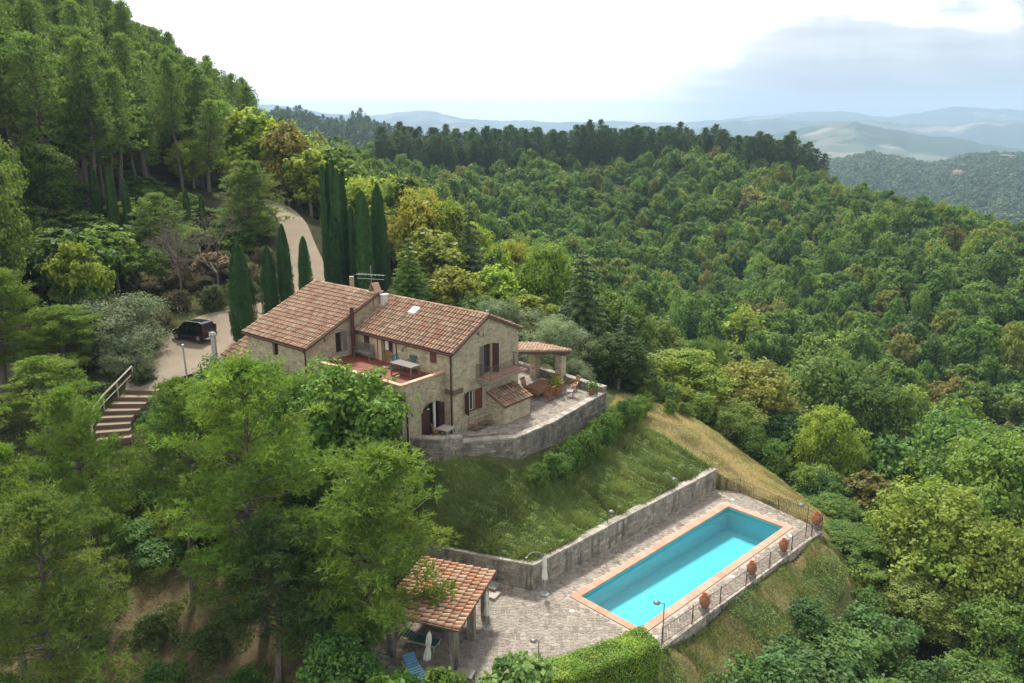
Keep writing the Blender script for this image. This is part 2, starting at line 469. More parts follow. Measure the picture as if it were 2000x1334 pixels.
# ------------------------------------------------------------------ terrain
CP = np.array([
    (-4.7, 40.5, 1.4), (1.3, 38.8, 1.45), (7, 44.6, 1.45), (13.6, 50.9, 1.3), (0, 41, 2.7), (6, 48, 2.8), (4, 43.6, 1.9), (10, 51.0, 2.4),
    (-5.8, 44.1, 4.6), (-3.9, 43.4, 4.5), (-1.2, 43.4, 4.4), (0.5, 43.9, 4.2), (2.8, 46.7, 4.1), (6.8, 53.3, 4.2),
    (15.6, 51, 0.5), (17.5, 49, 0.1), (20.4, 46, -0.9), (8, 56, 4.3), (11, 53.1, 3.0), (14.9, 53.8, 1.5), (9.5, 57.0, 3.9), (18, 51.4, -0.2), (22, 50.1, -1.8),
    (14, 61, 1.9), (20, 58, -1.6), (27, 52, -6), (29, 66, -9), (25, 57, -5.2), (27, 45, -7.5), (16, 36.0, -3.2), (24, 34, -7.5),
    (7.5, 32.8, -0.3), (13, 38.0, -0.35), (18.9, 43.5, -0.35), (13.5, 36.0, -2.0), (8.9, 32.5, -1.5), (6.5, 30, -1.4), (19, 40.5, -2.6),
    (-7.5, 32, -0.3), (-8.5, 36, 0.0), (-4, 27.5, -0.7), (2, 26, -1.2), (8, 26, -2.6),
    (-16.5, 36.6, 0.5), (-21.5, 36.5, 1.0), (-17, 32, -0.8), (-22, 29, -1.5), (-30, 29, -1), (-10, 40.5, 1.6), (-10, 45, 4.4), (-16, 42, 2.6), (-20, 46, 4.5), (-25.5, 47, 5.4), (-33, 45, 5.6), (-35, 38, 3.5), (-45, 40, 7),
    (-12, 50, 5.2), (-14, 47, 4.6), (-18.2, 52.5, 7.2), (-13, 48.2, 5.1), (-24, 51, 7.3), (-25, 57, 7.6), (-24, 62, 8), (-22, 67, 8.6), (-18, 62, 8.1), (-31, 56, 7.8), (-29, 66, 9.4), (-22, 49, 5.9),
    (-10, 60, 7.4), (-2, 62, 6), (4, 60, 5.2), (-12, 68, 8), (0, 72, 5), (7, 70, 1.5), (10, 64, 2.4), (-16, 76, 9.3), (-19.5, 77, 9.4), (-22, 83.5, 11), (-26, 94.5, 13.5), (-31, 102, 15), (-20, 94, 11), (-14, 85, 8.5), (-5, 85, 5), (0, 95, 1),
    (-36, 104, 16), (-40, 60, 12), (-40, 78, 14.4), (-35, 88, 13.5), (-50, 84, 21), (-48, 108, 18), (-52, 122, 22), (-51, 140, 19), (-46, 160, 13), (-60, 60, 22), (-80, 60, 34), (-80, 100, 42), (-100, 130, 52), (-75, 150, 32), (-60, 30, 14), (-90, 20, 22), (-120, 80, 56), (-62, 190, 15), (-42, 205, 9), (-120, 200, 40), (-150, 140, 60),
    (-33, 131, 8), (-33, 175, 7), (-56, 257, 9), (-38, 300, 6.5), (0, 304, 6.5), (30, 304, 7), (58, 300, 6.5), (80, 292, 5), (99, 280, 2.5), (103, 234, -3), (100, 182, -7), (103, 160, -10), (59, 230, -9), (0, 200, -9), (43.7, 166, -21), (19, 147, -14), (67, 146, -17),
    (54, 114, -22), (73, 115, -19), (-15, 150, -1), (0, 130, -8), (10, 110, -11), (20, 90, -12), (35, 88, -19), (100, 100, -15), (60, 80, -19), (40, 60, -13), (60, 50, -18), (90, 60, -16), (50, 20, -20), (100, 20, -17), (140, 150, -18), (30, 265, 1), (0, 250, -2), (75, 255, 0),
    (0, 335, 2), (60, 332, 1), (-40, 345, 2), (0, 380, -25), (60, 380, -30), (-80, 380, -10), (135, 260, -14), (150, 200, -16), (120, 330, -25), (160, 100, -22), (180, 300, -40), (180, 20, -30),
    (0, 0, -5), (-30, 0, -3), (30, 0, -9), (0, 15, -2.5), (-60, 0, 6), (-150, 0, 30), (-15, 22, -2),
])


def _tps(r2):
    return np.where(r2 > 1e-9, r2 * np.log(np.maximum(r2, 1e-9)) * 0.5, 0.0)


_S = 50.0
_P = CP[:, :2] / _S
_n = len(CP)
_K = _tps(((_P[:, None] - _P[None]) ** 2).sum(-1)) + np.eye(_n) * 0.0004
_A = np.zeros((_n + 3, _n + 3)); _A[:_n, :_n] = _K; _A[:_n, _n] = 1; _A[:_n, _n + 1:] = _P; _A[_n, :_n] = 1; _A[_n + 1:, :_n] = _P.T
_w = np.linalg.solve(_A, np.concatenate([CP[:, 2], [0, 0, 0]]))


def raw_height(X, Y):
    X = np.asarray(X, float); Y = np.asarray(Y, float)
    sh = X.shape
    q = np.stack([X.ravel(), Y.ravel()], 1) / _S
    h = np.zeros(len(q))
    for i in range(0, len(q), 20000):
        b = q[i:i + 20000]
        h[i:i + 20000] = _tps(((b[:, None] - _P[None]) ** 2).sum(-1)) @ _w[:_n] + _w[_n] + b @ _w[_n + 1:]
    return h.reshape(sh)


def inside(poly, X, Y):
    X = np.asarray(X, float); Y = np.asarray(Y, float)
    c = np.zeros(X.shape, bool)
    n = len(poly); j = n - 1
    for i in range(n):
        xi, yi = poly[i]; xj, yj = poly[j]
        if yi != yj:
            c ^= ((yi > Y) != (yj > Y)) & (X < (xj - xi) * (Y - yi) / (yj - yi) + xi)
        j = i
    return c


DECK = [(1.25, 38.25), (14.1, 50.55), (15.7, 50.1), (17.5, 47.5), (19.4, 44.7), (18.4, 43.85), (7.2, 33.15), (6.2, 32.5), (0.2, 28.9), (-3, 28.6), (-7.2, 30.4), (-7.6, 34), (-6.2, 38), (-4.9, 40.1)]
# the house frame: origin at the front corner, x to the gable side, y back
HO = (-3.6, 46.1)
HA = R(-39.6)
hx, hy = (math.cos(HA), math.sin(HA)), (-math.sin(HA), math.cos(HA))


def HW(x, y):
    return (HO[0] + x * hx[0] + y * hy[0], HO[1] + x * hx[1] + y * hy[1])


PATIO_L = [(-0.7, -3.05), (1.05, -1.9), (1.6, -0.9), (3.7, 1.65), (3.8, 5.3), (3.15, 12.35), (-6.0, 12.9), (-6.0, 6.3), (-0.3, 6.3), (-0.3, 0.3), (-0.7, 0.3)]
PATIO = [HW(*p) for p in PATIO_L]
HOUSE_FOOT = [HW(*p) for p in [(-0.7, -3.4), (0, 0), (0, 6.3), (-15.6, 6.3), (-15.6, -3.8), (-9.2, -3.8)]]


DECK_CUT = [(1.05, 38.45), (13.95, 50.9), (15.7, 50.1), (17.5, 47.5), (19.4, 44.7), (18.4, 43.85), (7.2, 33.15), (6.2, 32.5), (0.2, 28.9), (-3, 28.6), (-7.2, 30.4), (-7.6, 34), (-6.2, 38), (-5.0, 40.45)]


def height(X, Y):
    X = np.asarray(X, float); Y = np.asarray(Y, float)
    h = raw_height(X, Y)
    d = inside(DECK_CUT, X, Y)
    h = np.where(d, -2.2, h)
    h = np.where(inside(PATIO, X, Y), np.minimum(h, 5.0), h)
    h = h + 0.10 * np.sin(X * 0.9 + 1.3) * np.sin(Y * 0.8) * (~d)
    return h


def hz(x, y):
    return float(height(np.array([x]), np.array([y]))[0])


def axis_lines(a, b, c, d, s1, s2, s3):
    return np.concatenate([np.arange(a, b, s1), np.arange(b, c, s2), np.arange(c, d + 1e-6, s3)])


gx = np.concatenate([np.arange(-260, -46, 4), np.arange(-46, -10, .5), np.arange(-10, 21, .22), np.arange(21, 42, .5), np.arange(42, 261, 4)])
gy = np.concatenate([np.arange(-60, 20, 4), np.arange(20, 36, .5), np.arange(36, 54, .22), np.arange(54, 106, .5), np.arange(106, 421, 4)])
GX, GY = np.meshgrid(gx, gy)
GZ = height(GX, GY)
# the sheet dips under the far country at its borders
edge = np.maximum.reduce([(GY - 360) / 60, (GX - 190) / 70, (-GX - 220) / 40, np.zeros_like(GX)])
GZ = GZ - np.clip(edge, 0, 1) ** 1.5 * (GZ + 110)
ny_, nx_ = GX.shape
idx = np.arange(ny_ * nx_).reshape(ny_, nx_)
F = np.stack([idx[:-1, :-1].ravel(), idx[:-1, 1:].ravel(), idx[1:, 1:].ravel(), idx[1:, :-1].ravel()], 1)
me = np_mesh('ground', np.stack([GX.ravel(), GY.ravel(), GZ.ravel()], 1), F, ground_mat, smooth=True)

# what covers the ground where
BANK = [(-9, 41.5), (-4.7, 40.3), (1.3, 38.4), (14.1, 50.8), (10, 53.2), (6.8, 53.8), (0.5, 44), (-6, 44.3), (-9, 46.5)]
PATHZ = [(6.8, 54.2), (8.8, 59.6), (15.0, 59.0), (20.0, 55.4), (23.0, 50.0), (21, 45.0), (19.3, 44.9), (15.6, 50.2), (13.6, 51.2), (10, 52.6), (8, 53.6)]
LAWN = [(7.2, 33.1), (18.6, 43.9), (20.6, 45.6), (20, 42), (15, 36), (9, 30), (5, 29)]
DIRT = [(-9, 27), (-9, 35), (-14, 38.5), (-19, 38), (-23, 34), (-30, 30), (-30, 20), (-9, 20)]
cover = np.zeros((ny_ * nx_, 4), np.float32); cover[:, 3] = 1
fx, fy = GX.ravel(), GY.ravel()
cover[:, :3] = (0.050, 0.052, 0.025)
rs = np.random.RandomState(3)
wob = np.sin(fx * 1.7 + np.sin(fy * 1.1) * 1.3) * 0.5 + np.sin(fy * 2.3 + fx * 0.7) * 0.5
near = (fx > -30) & (fx < 24) & (fy > 24) & (fy < 70)
cover[near, :3] = (0.10, 0.115, 0.045)
m_ = inside(BANK, fx + wob * 0.2, fy + wob * 0.2); cover[m_, :3] = (0.16, 0.18, 0.065)
m_ = inside(PATHZ, fx + wob * 0.4, fy + wob * 0.4); cover[m_, :3] = (0.34, 0.28, 0.14)
m_ = inside(LAWN, fx + wob * 0.3, fy + wob * 0.3); cover[m_, :3] = (0.22, 0.20, 0.09)
m_ = inside(DIRT, fx + wob * 0.5, fy + wob * 0.5); cover[m_, :3] = (0.17, 0.135, 0.08)
at = me.color_attributes.new('cover', 'FLOAT_COLOR', 'POINT')
at.data.foreach_set('color', cover.ravel())
ground = bpy.data.objects.new('ground', me)
COL.objects.link(ground)
tag(ground, kind='structure')

# ------------------------------------------------------------------ far country (out to the horizon)
F_, PXc, PYc = 28 / 36 * 2000, 1000.0, 667.0


def interp_profile(pts, az):
    """pts: (azimuth deg, elevation deg)"""
    p = np.array(pts)
    return np.interp(az, p[:, 0], p[:, 1])


def smooth_noise(az, seed, amp, freqs=(0.9, 2.1, 4.7, 9.3)):
    r = np.random.RandomState(seed)
    o = np.zeros_like(az)
    for k, f in enumerate(freqs):
        o += np.sin(az * f + r.rand() * 6.28) / (1.6 ** k)
    return o * amp


# (distance, azimuth/elevation profile in degrees, falloff in front, noise); read off the skyline
RIDGES = [
    (7600, [(-180, 0.9), (-40, 0.9), (-18, 1.35), (-15.5, 1.25), (-13.2, 0.75), (-10.5, 0.65), (-7.7, 0.75), (-6.0, 0.95), (-4.0, 0.55), (-1.4, 0.25), (4, 0.2), (10, 0.15), (13.5, 0.2), (15.7, 0.45), (18, 0.75), (21.5, 0.8), (24.5, 0.5), (27.7, 0.95), (29, 1.0), (32, 0.85), (60, 0.8), (180, 0.9)], 1520, 0.05),
    (5600, [(-180, -0.3), (-20, -0.2), (-14, 0.0), (-9, -0.15), (-3, 0.1), (0, -0.3), (10, -0.6), (14, 0.1), (18, 0.35), (24, 0.15), (27, 0.0), (33, 0.3), (180, -0.3)], 1400, 0.06),
    (3700, [(-180, -1.6), (10, -1.6), (16.5, -0.75), (18.5, -0.35), (21.5, 0.15), (23.3, 0.0), (25.5, -0.4), (27.6, -0.75), (29.5, -1.1), (32, -1.5), (40, -1.9), (180, -1.6)], 1500, 0.07),
    (2700, [(-180, -3.0), (13, -3.0), (18, -2.2), (20.0, -1.6), (22.0, -1.95), (24, -2.6), (40, -3), (180, -3.0)], 520, 0.05),
    (1500, [(-180, -4), (14, -3.6), (18, -3.0), (20.5, -2.7), (22.5, -2.55), (24.0, -2.15), (25.5, -2.4), (27, -2.75), (29, -2.35), (31, -2.05), (33, -2.2), (45, -2.6), (70, -4), (180, -4)], 900, 0.10),
    (760, [(-180, -6), (-40, -2), (-20, -0.7), (-16.9, -0.45), (-15.6, 0.05), (-14.0, -0.30), (-12.3, -0.9), (-11.2, -0.9), (-10.3, -0.45), (-9.4, -0.95), (-8.0, -1.5), (-4, -1.8), (4, -4), (14, -6), (180, -6)], 260, 0.06),
]
azs = np.concatenate([np.arange(-180, -40, 4.0), np.arange(-40, 45, 0.22), np.arange(45, 180.1, 4.0)])
rr = np.concatenate([np.geomspace(330, 9800, 150), [14000, 24000, 50000]])
AZ, RR = np.meshgrid(azs, rr)
base = -95 - 40 * np.clip((RR - 2400) / 2000, 0, 1)
Z = base + 8 * np.sin(RR / 170 + AZ * 0.5) + 14 * np.sin(AZ * 1.1 + RR / 700)
for k, (dist, prof, fall, nz_) in enumerate(RIDGES):
    e = interp_profile(prof, AZ) + smooth_noise(AZ, k + 5, nz_)
    top = CAM_H + np.tan(np.radians(e)) * dist
    w = np.where(RR < dist, np.exp(-((RR - dist) / (fall * 0.62)) ** 2), np.exp(-((RR - dist) / (fall * 0.8)) ** 2))
    spur = 1 + 0.10 * np.sin(AZ * 3.1 + RR / (fall * 0.35)) * np.sin(np.clip((dist - RR) / fall, 0, 3) * 1.5)
    Z = np.maximum(Z, base + (top - base) * w * spur)
Z = np.where(RR > 9900, np.minimum(Z, base), Z)
a_ = np.radians(AZ)
V = np.stack([(RR * np.sin(a_)).ravel(), (RR * np.cos(a_)).ravel(), Z.ravel()], 1)
ny2, nx2 = AZ.shape
idx = np.arange(ny2 * nx2).reshape(ny2, nx2)
F = np.stack([idx[:-1, 1:].ravel(), idx[:-1, :-1].ravel(), idx[1:, :-1].ravel(), idx[1:, 1:].ravel()], 1)[:, ::-1]
m, nt = newmat('far_country')
g = nd(nt, 'ShaderNodeNewGeometry').outputs['Position']
mpf = nd(nt, 'ShaderNodeMapping', {'Vector': g, 'Scale': (1, 1, 0.0)}).outputs[0]
vor = nd(nt, 'ShaderNodeTexVoronoi', {'Vector': mpf, 'Scale': 0.0075, 'Randomness': 1.0})
nn = noise(nt, mpf, 0.0013, 5, 0.6, 0.6)
fieldc = ramp(nt, nd(nt, 'ShaderNodeSeparateColor', {0: vor.outputs['Color']}).outputs[0], [(0, (0.06, 0.085, 0.045)), (0.3, (0.12, 0.135, 0.075)), (0.55, (0.26, 0.235, 0.17)), (0.8, (0.07, 0.095, 0.05)), (1, (0.13, 0.14, 0.085))])
woods = mixc(nt, noise(nt, mpf, 0.09, 3, 0.6), (0.022, 0.042, 0.022), (0.05, 0.078, 0.036))
fm = nd(nt, 'ShaderNodeMapRange', {'Value': nn, 'From Min': 0.52, 'From Max': 0.55}).outputs[0]
dist_ = nd(nt, 'ShaderNodeVectorMath', {0: g}, operation='LENGTH').outputs['Value']
fd = nd(nt, 'ShaderNodeMapRange', {'Value': dist_, 'From Min': 1500.0, 'From Max': 2600.0}).outputs[0]
c = mixc(nt, mth(nt, 'MULTIPLY', fm, fd), woods, fieldc)
out(nt, bsdf(nt, c, 0.95, 0, noise(nt, mpf, 0.12, 3), 1.0, 6.0, 0.05))
me = np_mesh('far_hills', V, F, m, smooth=True)
far = bpy.data.objects.new('far_hills', me)
COL.objects.link(far)
tag(far, kind='structure')
FAR_Z = (azs, rr, Z)


def far_height(X, Y):
    az = np.degrees(np.arctan2(X, Y)); r_ = np.hypot(X, Y)
    i = np.clip(np.searchsorted(azs, az) - 1, 0, len(azs) - 2); j = np.clip(np.searchsorted(rr, r_) - 1, 0, len(rr) - 2)
    ta = (az - azs[i]) / (azs[i + 1] - azs[i]); tr_ = (r_ - rr[j]) / (rr[j + 1] - rr[j])
    return (Z[j, i] * (1 - ta) + Z[j, i + 1] * ta) * (1 - tr_) + (Z[j + 1, i] * (1 - ta) + Z[j + 1, i + 1] * ta) * tr_

# ------------------------------------------------------------------ road and courtyard (draped strips)


def strip(name, pairs, mat, across=10, lift=0.09, step=0.5):
    P = []
    for (l0, r0), (l1, r1) in zip(pairs[:-1], pairs[1:]):
        n = max(2, int(math.dist(l0, l1) / step))
        for i in range(n):
            t = i / n
            P.append(((l0[0] + (l1[0] - l0[0]) * t, l0[1] + (l1[1] - l0[1]) * t), (r0[0] + (r1[0] - r0[0]) * t, r0[1] + (r1[1] - r0[1]) * t)))
    P.append(pairs[-1])
    for _ in range(6):   # soften the corners of the outline
        P = [P[0]] + [tuple((a[k][0] * 0.25 + b[k][0] * 0.5 + c[k][0] * 0.25, a[k][1] * 0.25 + b[k][1] * 0.5 + c[k][1] * 0.25) for k in (0, 1)) for a, b, c in zip(P[:-2], P[1:-1], P[2:])] + [P[-1]]
    L = np.array([p[0] for p in P]); Rr = np.array([p[1] for p in P])
    t = np.linspace(0, 1, across + 1)[None, :, None]
    G = L[:, None] * (1 - t) + Rr[:, None] * t
    H = raw_height(G[..., 0], G[..., 1]) + lift
    n, k = H.shape
    idx = np.arange(n * k).reshape(n, k)
    F = np.stack([idx[:-1, :-1].ravel(), idx[:-1, 1:].ravel(), idx[1:, 1:].ravel(), idx[1:, :-1].ravel()], 1)
    me = np_mesh(name, np.concatenate([G.reshape(-1, 2), H.reshape(-1, 1)], 1), F, mat, smooth=True)
    o = bpy.data.objects.new(name, me); COL.objects.link(o)
    return tag(o, kind='structure')


strip('courtyard', [((-25.9, 50.6), (-24.2, 50.6)), ((-27.0, 53.5), (-22.6, 52.5)), ((-27.2, 57), (-19.5, 55.2)), ((-27.6, 60.5), (-18.2, 57.5)), ((-26.5, 65), (-17, 63)), ((-22.2, 69.5), (-16.2, 68))], gravel_mat, 24, 0.16)
strip('driveway', [((-23.5, 67), (-16.6, 66)), ((-21.4, 71), (-17.2, 70)), ((-21.4, 76.5), (-17.9, 76)), ((-23.3, 83), (-19.7, 82.6)), ((-25.4, 88.5), (-21.8, 88)), ((-27.6, 94), (-24.0, 94)), ((-31.5, 100), (-28.0, 102)), ((-37, 104), (-35, 107))], gravel_mat, 10, 0.22)

# ------------------------------------------------------------------ pool deck
PO = (3.06, 37.57); PU = (0.7150, 0.6991); PV = (0.6991, -0.7150)


def PW(u, v):
    return (PO[0] + u * PU[0] + v * PV[0], PO[1] + u * PU[1] + v * PV[1])


PL, PWD = 15.75, 4.78          # coping outer size
COP = 0.42


def flat_sheet(mm, outer, holes, z):
    polys = [[Vector((x, y, 0)) for x, y in outer]] + [[Vector((x, y, 0)) for x, y in h] for h in holes]
    allp = [p for pl in polys for p in pl]
    for t in tessellate_polygon(polys):
        a, b, c = (allp[i] for i in t)
        if (b - a).cross(c - a).z < 0: b, c = c, b
        mm.poly([(a.x, a.y, z), (b.x, b.y, z), (c.x, c.y, z)])


def skirt(mm, outer, z1, z0):
    n = len(outer)
    for i in range(n):
        a, b = outer[i], outer[(i + 1) % n]
        mm.poly([(a[0], a[1], z1), (b[0], b[1], z1), (b[0], b[1], z0), (a[0], a[1], z0)])


def ccw(p):
    return p if sum((b[0] - a[0]) * (b[1] + a[1]) for a, b in zip(p, p[1:] + p[:1])) < 0 else p[::-1]


def crazy_paving(outer, holes, s, seed, gap=0.016):
    """Irregular flat stones (cells round jittered points) inside a polygon; list of shrunken outlines."""
    r = random.Random(seed)
    xs = [p[0] for p in outer]; ys = [p[1] for p in outer]
    nx, ny = int((max(xs) - min(xs)) / s) + 3, int((max(ys) - min(ys)) / s) + 3
    pt = {(i, j): (min(xs) + (i - 0.5 + r.uniform(0.05, 0.95)) * s, min(ys) + (j - 0.5 + r.uniform(0.05, 0.95)) * s) for i in range(-1, nx + 1) for j in range(-1, ny + 1)}
    cells = []
    for i in range(nx):
        for j in range(ny):
            c = pt[i, j]
            if not inside(outer, np.array([c[0]]), np.array([c[1]]))[0]:
                continue
            poly = [(c[0] - 2 * s, c[1] - 2 * s), (c[0] + 2 * s, c[1] - 2 * s), (c[0] + 2 * s, c[1] + 2 * s), (c[0] - 2 * s, c[1] + 2 * s)]
            for di in range(-2, 3):
                for dj in range(-2, 3):
                    q = pt.get((i + di, j + dj))
                    if q is None or (di == 0 and dj == 0): continue
                    mx_, my_ = (c[0] + q[0]) / 2, (c[1] + q[1]) / 2
                    dx, dy = q[0] - c[0], q[1] - c[1]
                    l = math.hypot(dx, dy); mx_ -= dx / l * gap; my_ -= dy / l * gap
                    o_ = []
                    for a, b in zip(poly, poly[1:] + poly[:1]):
                        da = (a[0] - mx_) * dx + (a[1] - my_) * dy; db = (b[0] - mx_) * dx + (b[1] - my_) * dy
                        if da <= 0: o_.append(a)
                        if (da < 0 < db) or (db < 0 < da):
                            t = da / (da - db); o_.append((a[0] + (b[0] - a[0]) * t, a[1] + (b[1] - a[1]) * t))
                    poly = o_
                    if len(poly) < 3: break
                if len(poly) < 3: break
            if len(poly) < 3: continue
            X = np.array([p[0] for p in poly]); Y = np.array([p[1] for p in poly])
            if inside(outer, X, Y).sum() < len(poly): continue
            if any(inside(h, X, Y).any() for h in holes): continue
            cells.append(poly)
    return cells


def lay_paving(parent, cells, z, th, mat, origin, single_near, seed, name='paving_stone'):
    """The stones nearest to the camera one by one, the rest joined."""
    r = random.Random(seed)
    cells = sorted(cells, key=lambda c: c[0][0] ** 2 + c[0][1] ** 2)
    rest = M()
    for k, c in enumerate(cells):
        mm = M() if k < single_near else rest
        mm.tn = r.random()
        z1 = z + th + r.uniform(0, 0.008)
        mm.poly([(x, y, z1) for x, y in c])
        skirt(mm, c, z1, z - 0.004)
        if k < single_near:
            mm.build(name, mat, parent, origin)
    if rest.f:
        o = rest.build(name, mat, parent, origin); tag(o, kind='stuff')


# ------------------------------------------------------------------ masonry


def stone_face(mm, p0, p1, z0, ztop, ops=(), sw=(0.22, 0.5), sh=(0.13, 0.22), proud=(0.004, 0.03), seed=1, gap=0.02, zbot=None):
    """Courses of separate rough stones on the face p0->p1 (outward is to the right of that direction). ztop(u) gives the top."""
    r = random.Random(seed)
    L = math.dist(p0, p1); dx, dy = (p1[0] - p0[0]) / L, (p1[1] - p0[1]) / L
    nx_, ny_ = dy, -dx
    z = z0
    zt = ztop if callable(ztop) else (lambda u: ztop)
    zmax = max(zt(u * L / 20) for u in range(21))
    while z < zmax - 0.06:
        h = r.uniform(*sh)
        u = -r.uniform(0, 0.2)
        while u < L:
            w = r.uniform(*sw)
            a, b = max(u, 0.0) + gap / 2, min(u + w, L) - gap / 2
            u += w
            t = min(z + h - gap, min(zt(a), zt(b)) - 0.02)
            lo = z if zbot is None else max(z, zbot((a + b) / 2))
            if b - a < 0.07 or t - lo < 0.06: continue
            if any(a < o[1] + 0.01 and b > o[0] - 0.01 and lo < o[3] + 0.01 and t > o[2] - 0.01 for o in ops): continue
            d = r.uniform(*proud)
            c = min(0.03, (b - a) * 0.18); e = min(0.03, (t - lo) * 0.2)
            j = lambda s: r.uniform(-s, s)
            mm.tn = r.random()
            def P(uu, zz, dd): return (p0[0] + dx * uu + nx_ * dd, p0[1] + dy * uu + ny_ * dd, zz)
            B = [P(a, lo, -0.01), P(b, lo, -0.01), P(b, t, -0.01), P(a, t, -0.01)]
            T = [P(a + c * r.random(), lo + e * r.random(), d + j(.004)), P(b - c * r.random(), lo + e * r.random(), d + j(.004)), P(b - c * r.random(), t - e * r.random(), d + j(.004)), P(a + c * r.random(), t - e * r.random(), d + j(.004))]
            mm.poly(T)
            for q in range(4):
                mm.poly([B[q], B[(q + 1) % 4], T[(q + 1) % 4], T[q]])
        z += h


deck_out = ccw(DECK)
hole_pool = ccw([PW(0, 0), PW(PL, 0), PW(PL, PWD), PW(0, PWD)])
mm = M()
flat_sheet(mm, deck_out, [hole_pool], 0.0)
deck = mm.build('pool_terrace', grout_mat)
mm = M(); skirt(mm, deck_out, -0.002, -1.6); mm.build('terrace_edge', retain_mortar, deck)
mm = M()
for a_, b_ in zip(deck_out, deck_out[1:] + deck_out[:1]): stone_face(mm, a_, b_, -1.2, -0.02, seed=int(a_[0] * 10), sw=(.25, .6), sh=(.14, .24))
o = mm.build('edge_stone', retain_mat, deck); tag(o, kind='stuff')
tag(deck, kind='structure')
cells = crazy_paving(deck_out, [ccw([PW(-0.03, -0.03), PW(PL + 0.03, -0.03), PW(PL + 0.03, PWD + 0.03), PW(-0.03, PWD + 0.03)])], 0.245, 5)
lay_paving(deck, cells, 0.0, 0.012, paver_mat, (0, 0, 0), 300, 6)

# pool
pool = thing('swimming_pool', 'rectangular swimming pool full of clear turquoise water below the grassy bank', 'swimming pool', (PO[0], PO[1], 0))
mm = M()
i0, i1, j0, j1 = COP, PL - COP, COP, PWD - COP
DEP = -1.25


def pp(u, v, z):
    x, y = PW(u, v); return (x, y, z)


ns = 20
for k in range(ns):
    a, b = i0 + (i1 - i0) * k / ns, i0 + (i1 - i0) * (k + 1) / ns
    da = DEP - 0.35 * k / ns; db = DEP - 0.35 * (k + 1) / ns
    mm.poly([pp(a, j0, da), pp(a, j1, da), pp(b, j1, db), pp(b, j0, db)])
    mm.poly([pp(a, j0, 0.0), pp(a, j0, da), pp(b, j0, db), pp(b, j0, 0.0)])
    mm.poly([pp(a, j1, 0.0), pp(b, j1, 0.0), pp(b, j1, db), pp(a, j1, da)])
mm.poly([pp(i0, j0, 0), pp(i0, j1, 0), pp(i0, j1, DEP), pp(i0, j0, DEP)])
mm.poly([pp(i1, j0, 0), pp(i1, j0, DEP - .35), pp(i1, j1, DEP - .35), pp(i1, j1, 0)])
mm.build('basin', liner_mat, pool, (PO[0], PO[1], 0))
mm = M(); mm.poly([pp(i0, j0, -0.13), pp(i0, j1, -0.13), pp(i1, j1, -0.13), pp(i1, j0, -0.13)])
mm.build('water', water_mat, pool, (PO[0], PO[1], 0))


def coping_slab(u0, u1, v0, v1):
    mm = M(); mm.tn = random.random()
    g = 0.006
    q = [PW(u0 + g, v0 + g), PW(u0 + g, v1 - g), PW(u1 - g, v1 - g), PW(u1 - g, v0 + g)]
    q = ccw(q)
    z1 = 0.045 + random.uniform(0, 0.004)
    mm.hexa([(x, y, -0.06) for x, y in q] + [(x, y, z1) for x, y in q])
    mm.build('coping_slab', coping_pool, pool, (PO[0], PO[1], 0))


nL, nW = 26, 6
for k in range(nL):
    u0, u1 = PL * k / nL, PL * (k + 1) / nL
    coping_slab(u0, u1, -0.01, COP + 0.03); coping_slab(u0, u1, PWD - COP - 0.03, PWD + 0.01)
for k in range(nW):
    v0 = COP + 0.03 + (PWD - 2 * COP - 0.06) * k / nW; v1 = COP + 0.03 + (PWD - 2 * COP - 0.06) * (k + 1) / nW
    coping_slab(-0.01, COP + 0.03, v0, v1); coping_slab(PL - COP - 0.03, PL + 0.01, v0, v1)
for k, (u, v) in enumerate([(-0.8, -0.9), (-0.9, 1.0), (0.4, 5.3), (8.0, 5.1), (14.6, 5.15), (16.4, 0.1)]):
    mm = M(); mm.lathe((*PW(u, v), 0.0), [(0.0, 0.03), (0.13, 0.03), (0.14, 0.005)], 10)
    o = mm.build('skimmer_lid', white_spot, pool, (PO[0], PO[1], 0))

def wall_face(mm, p0, p1, z0, z1, ops=(), depth=0.22, gable=None):
    """Wall surface with openings (u0,u1,z0,z1) cut out and their reveals; gable: extra (u,z) points above z1."""
    L = math.dist(p0, p1); dx, dy = (p1[0] - p0[0]) / L, (p1[1] - p0[1]) / L
    nx_, ny_ = dy, -dx
    def P(u, z, d=0.0): return (p0[0] + dx * u + nx_ * d, p0[1] + dy * u + ny_ * d, z)
    us = sorted({0.0, L, *[o[0] for o in ops], *[o[1] for o in ops]}); zs = sorted({z0, z1, *[min(o[2], z1) for o in ops], *[min(o[3], z1) for o in ops]})
    for ua, ub in zip(us[:-1], us[1:]):
        for za, zb in zip(zs[:-1], zs[1:]):
            mu, mz = (ua + ub) / 2, (za + zb) / 2
            if any(o[0] < mu < o[1] and o[2] < mz < o[3] for o in ops): continue
            mm.poly([P(ua, za), P(ub, za), P(ub, zb), P(ua, zb)])
    for a, b, c, d in [o[:4] for o in ops]:
        k = -depth
        mm.poly([P(a, c), P(a, d), P(a, d, k), P(a, c, k)]); mm.poly([P(b, c), P(b, c, k), P(b, d, k), P(b, d)])
        mm.poly([P(a, d), P(b, d), P(b, d, k), P(a, d, k)]); mm.poly([P(a, c), P(a, c, k), P(b, c, k), P(b, c)])
    if gable:
        gu = [g_[0] for g_ in gable]; gzv = [g_[1] for g_ in gable]
        top_ = lambda u: float(np.interp(u, gu, gzv))
        uu = sorted(set(us) | set(gu))
        for ua, ub in zip(uu[:-1], uu[1:]):
            lo = z1
            for o in ops:
                if o[0] <= (ua + ub) / 2 <= o[1] and o[3] > z1: lo = o[3]
            mm.poly([P(ua, lo), P(ub, lo), P(ub, max(top_(ub), lo)), P(ua, max(top_(ua), lo))])


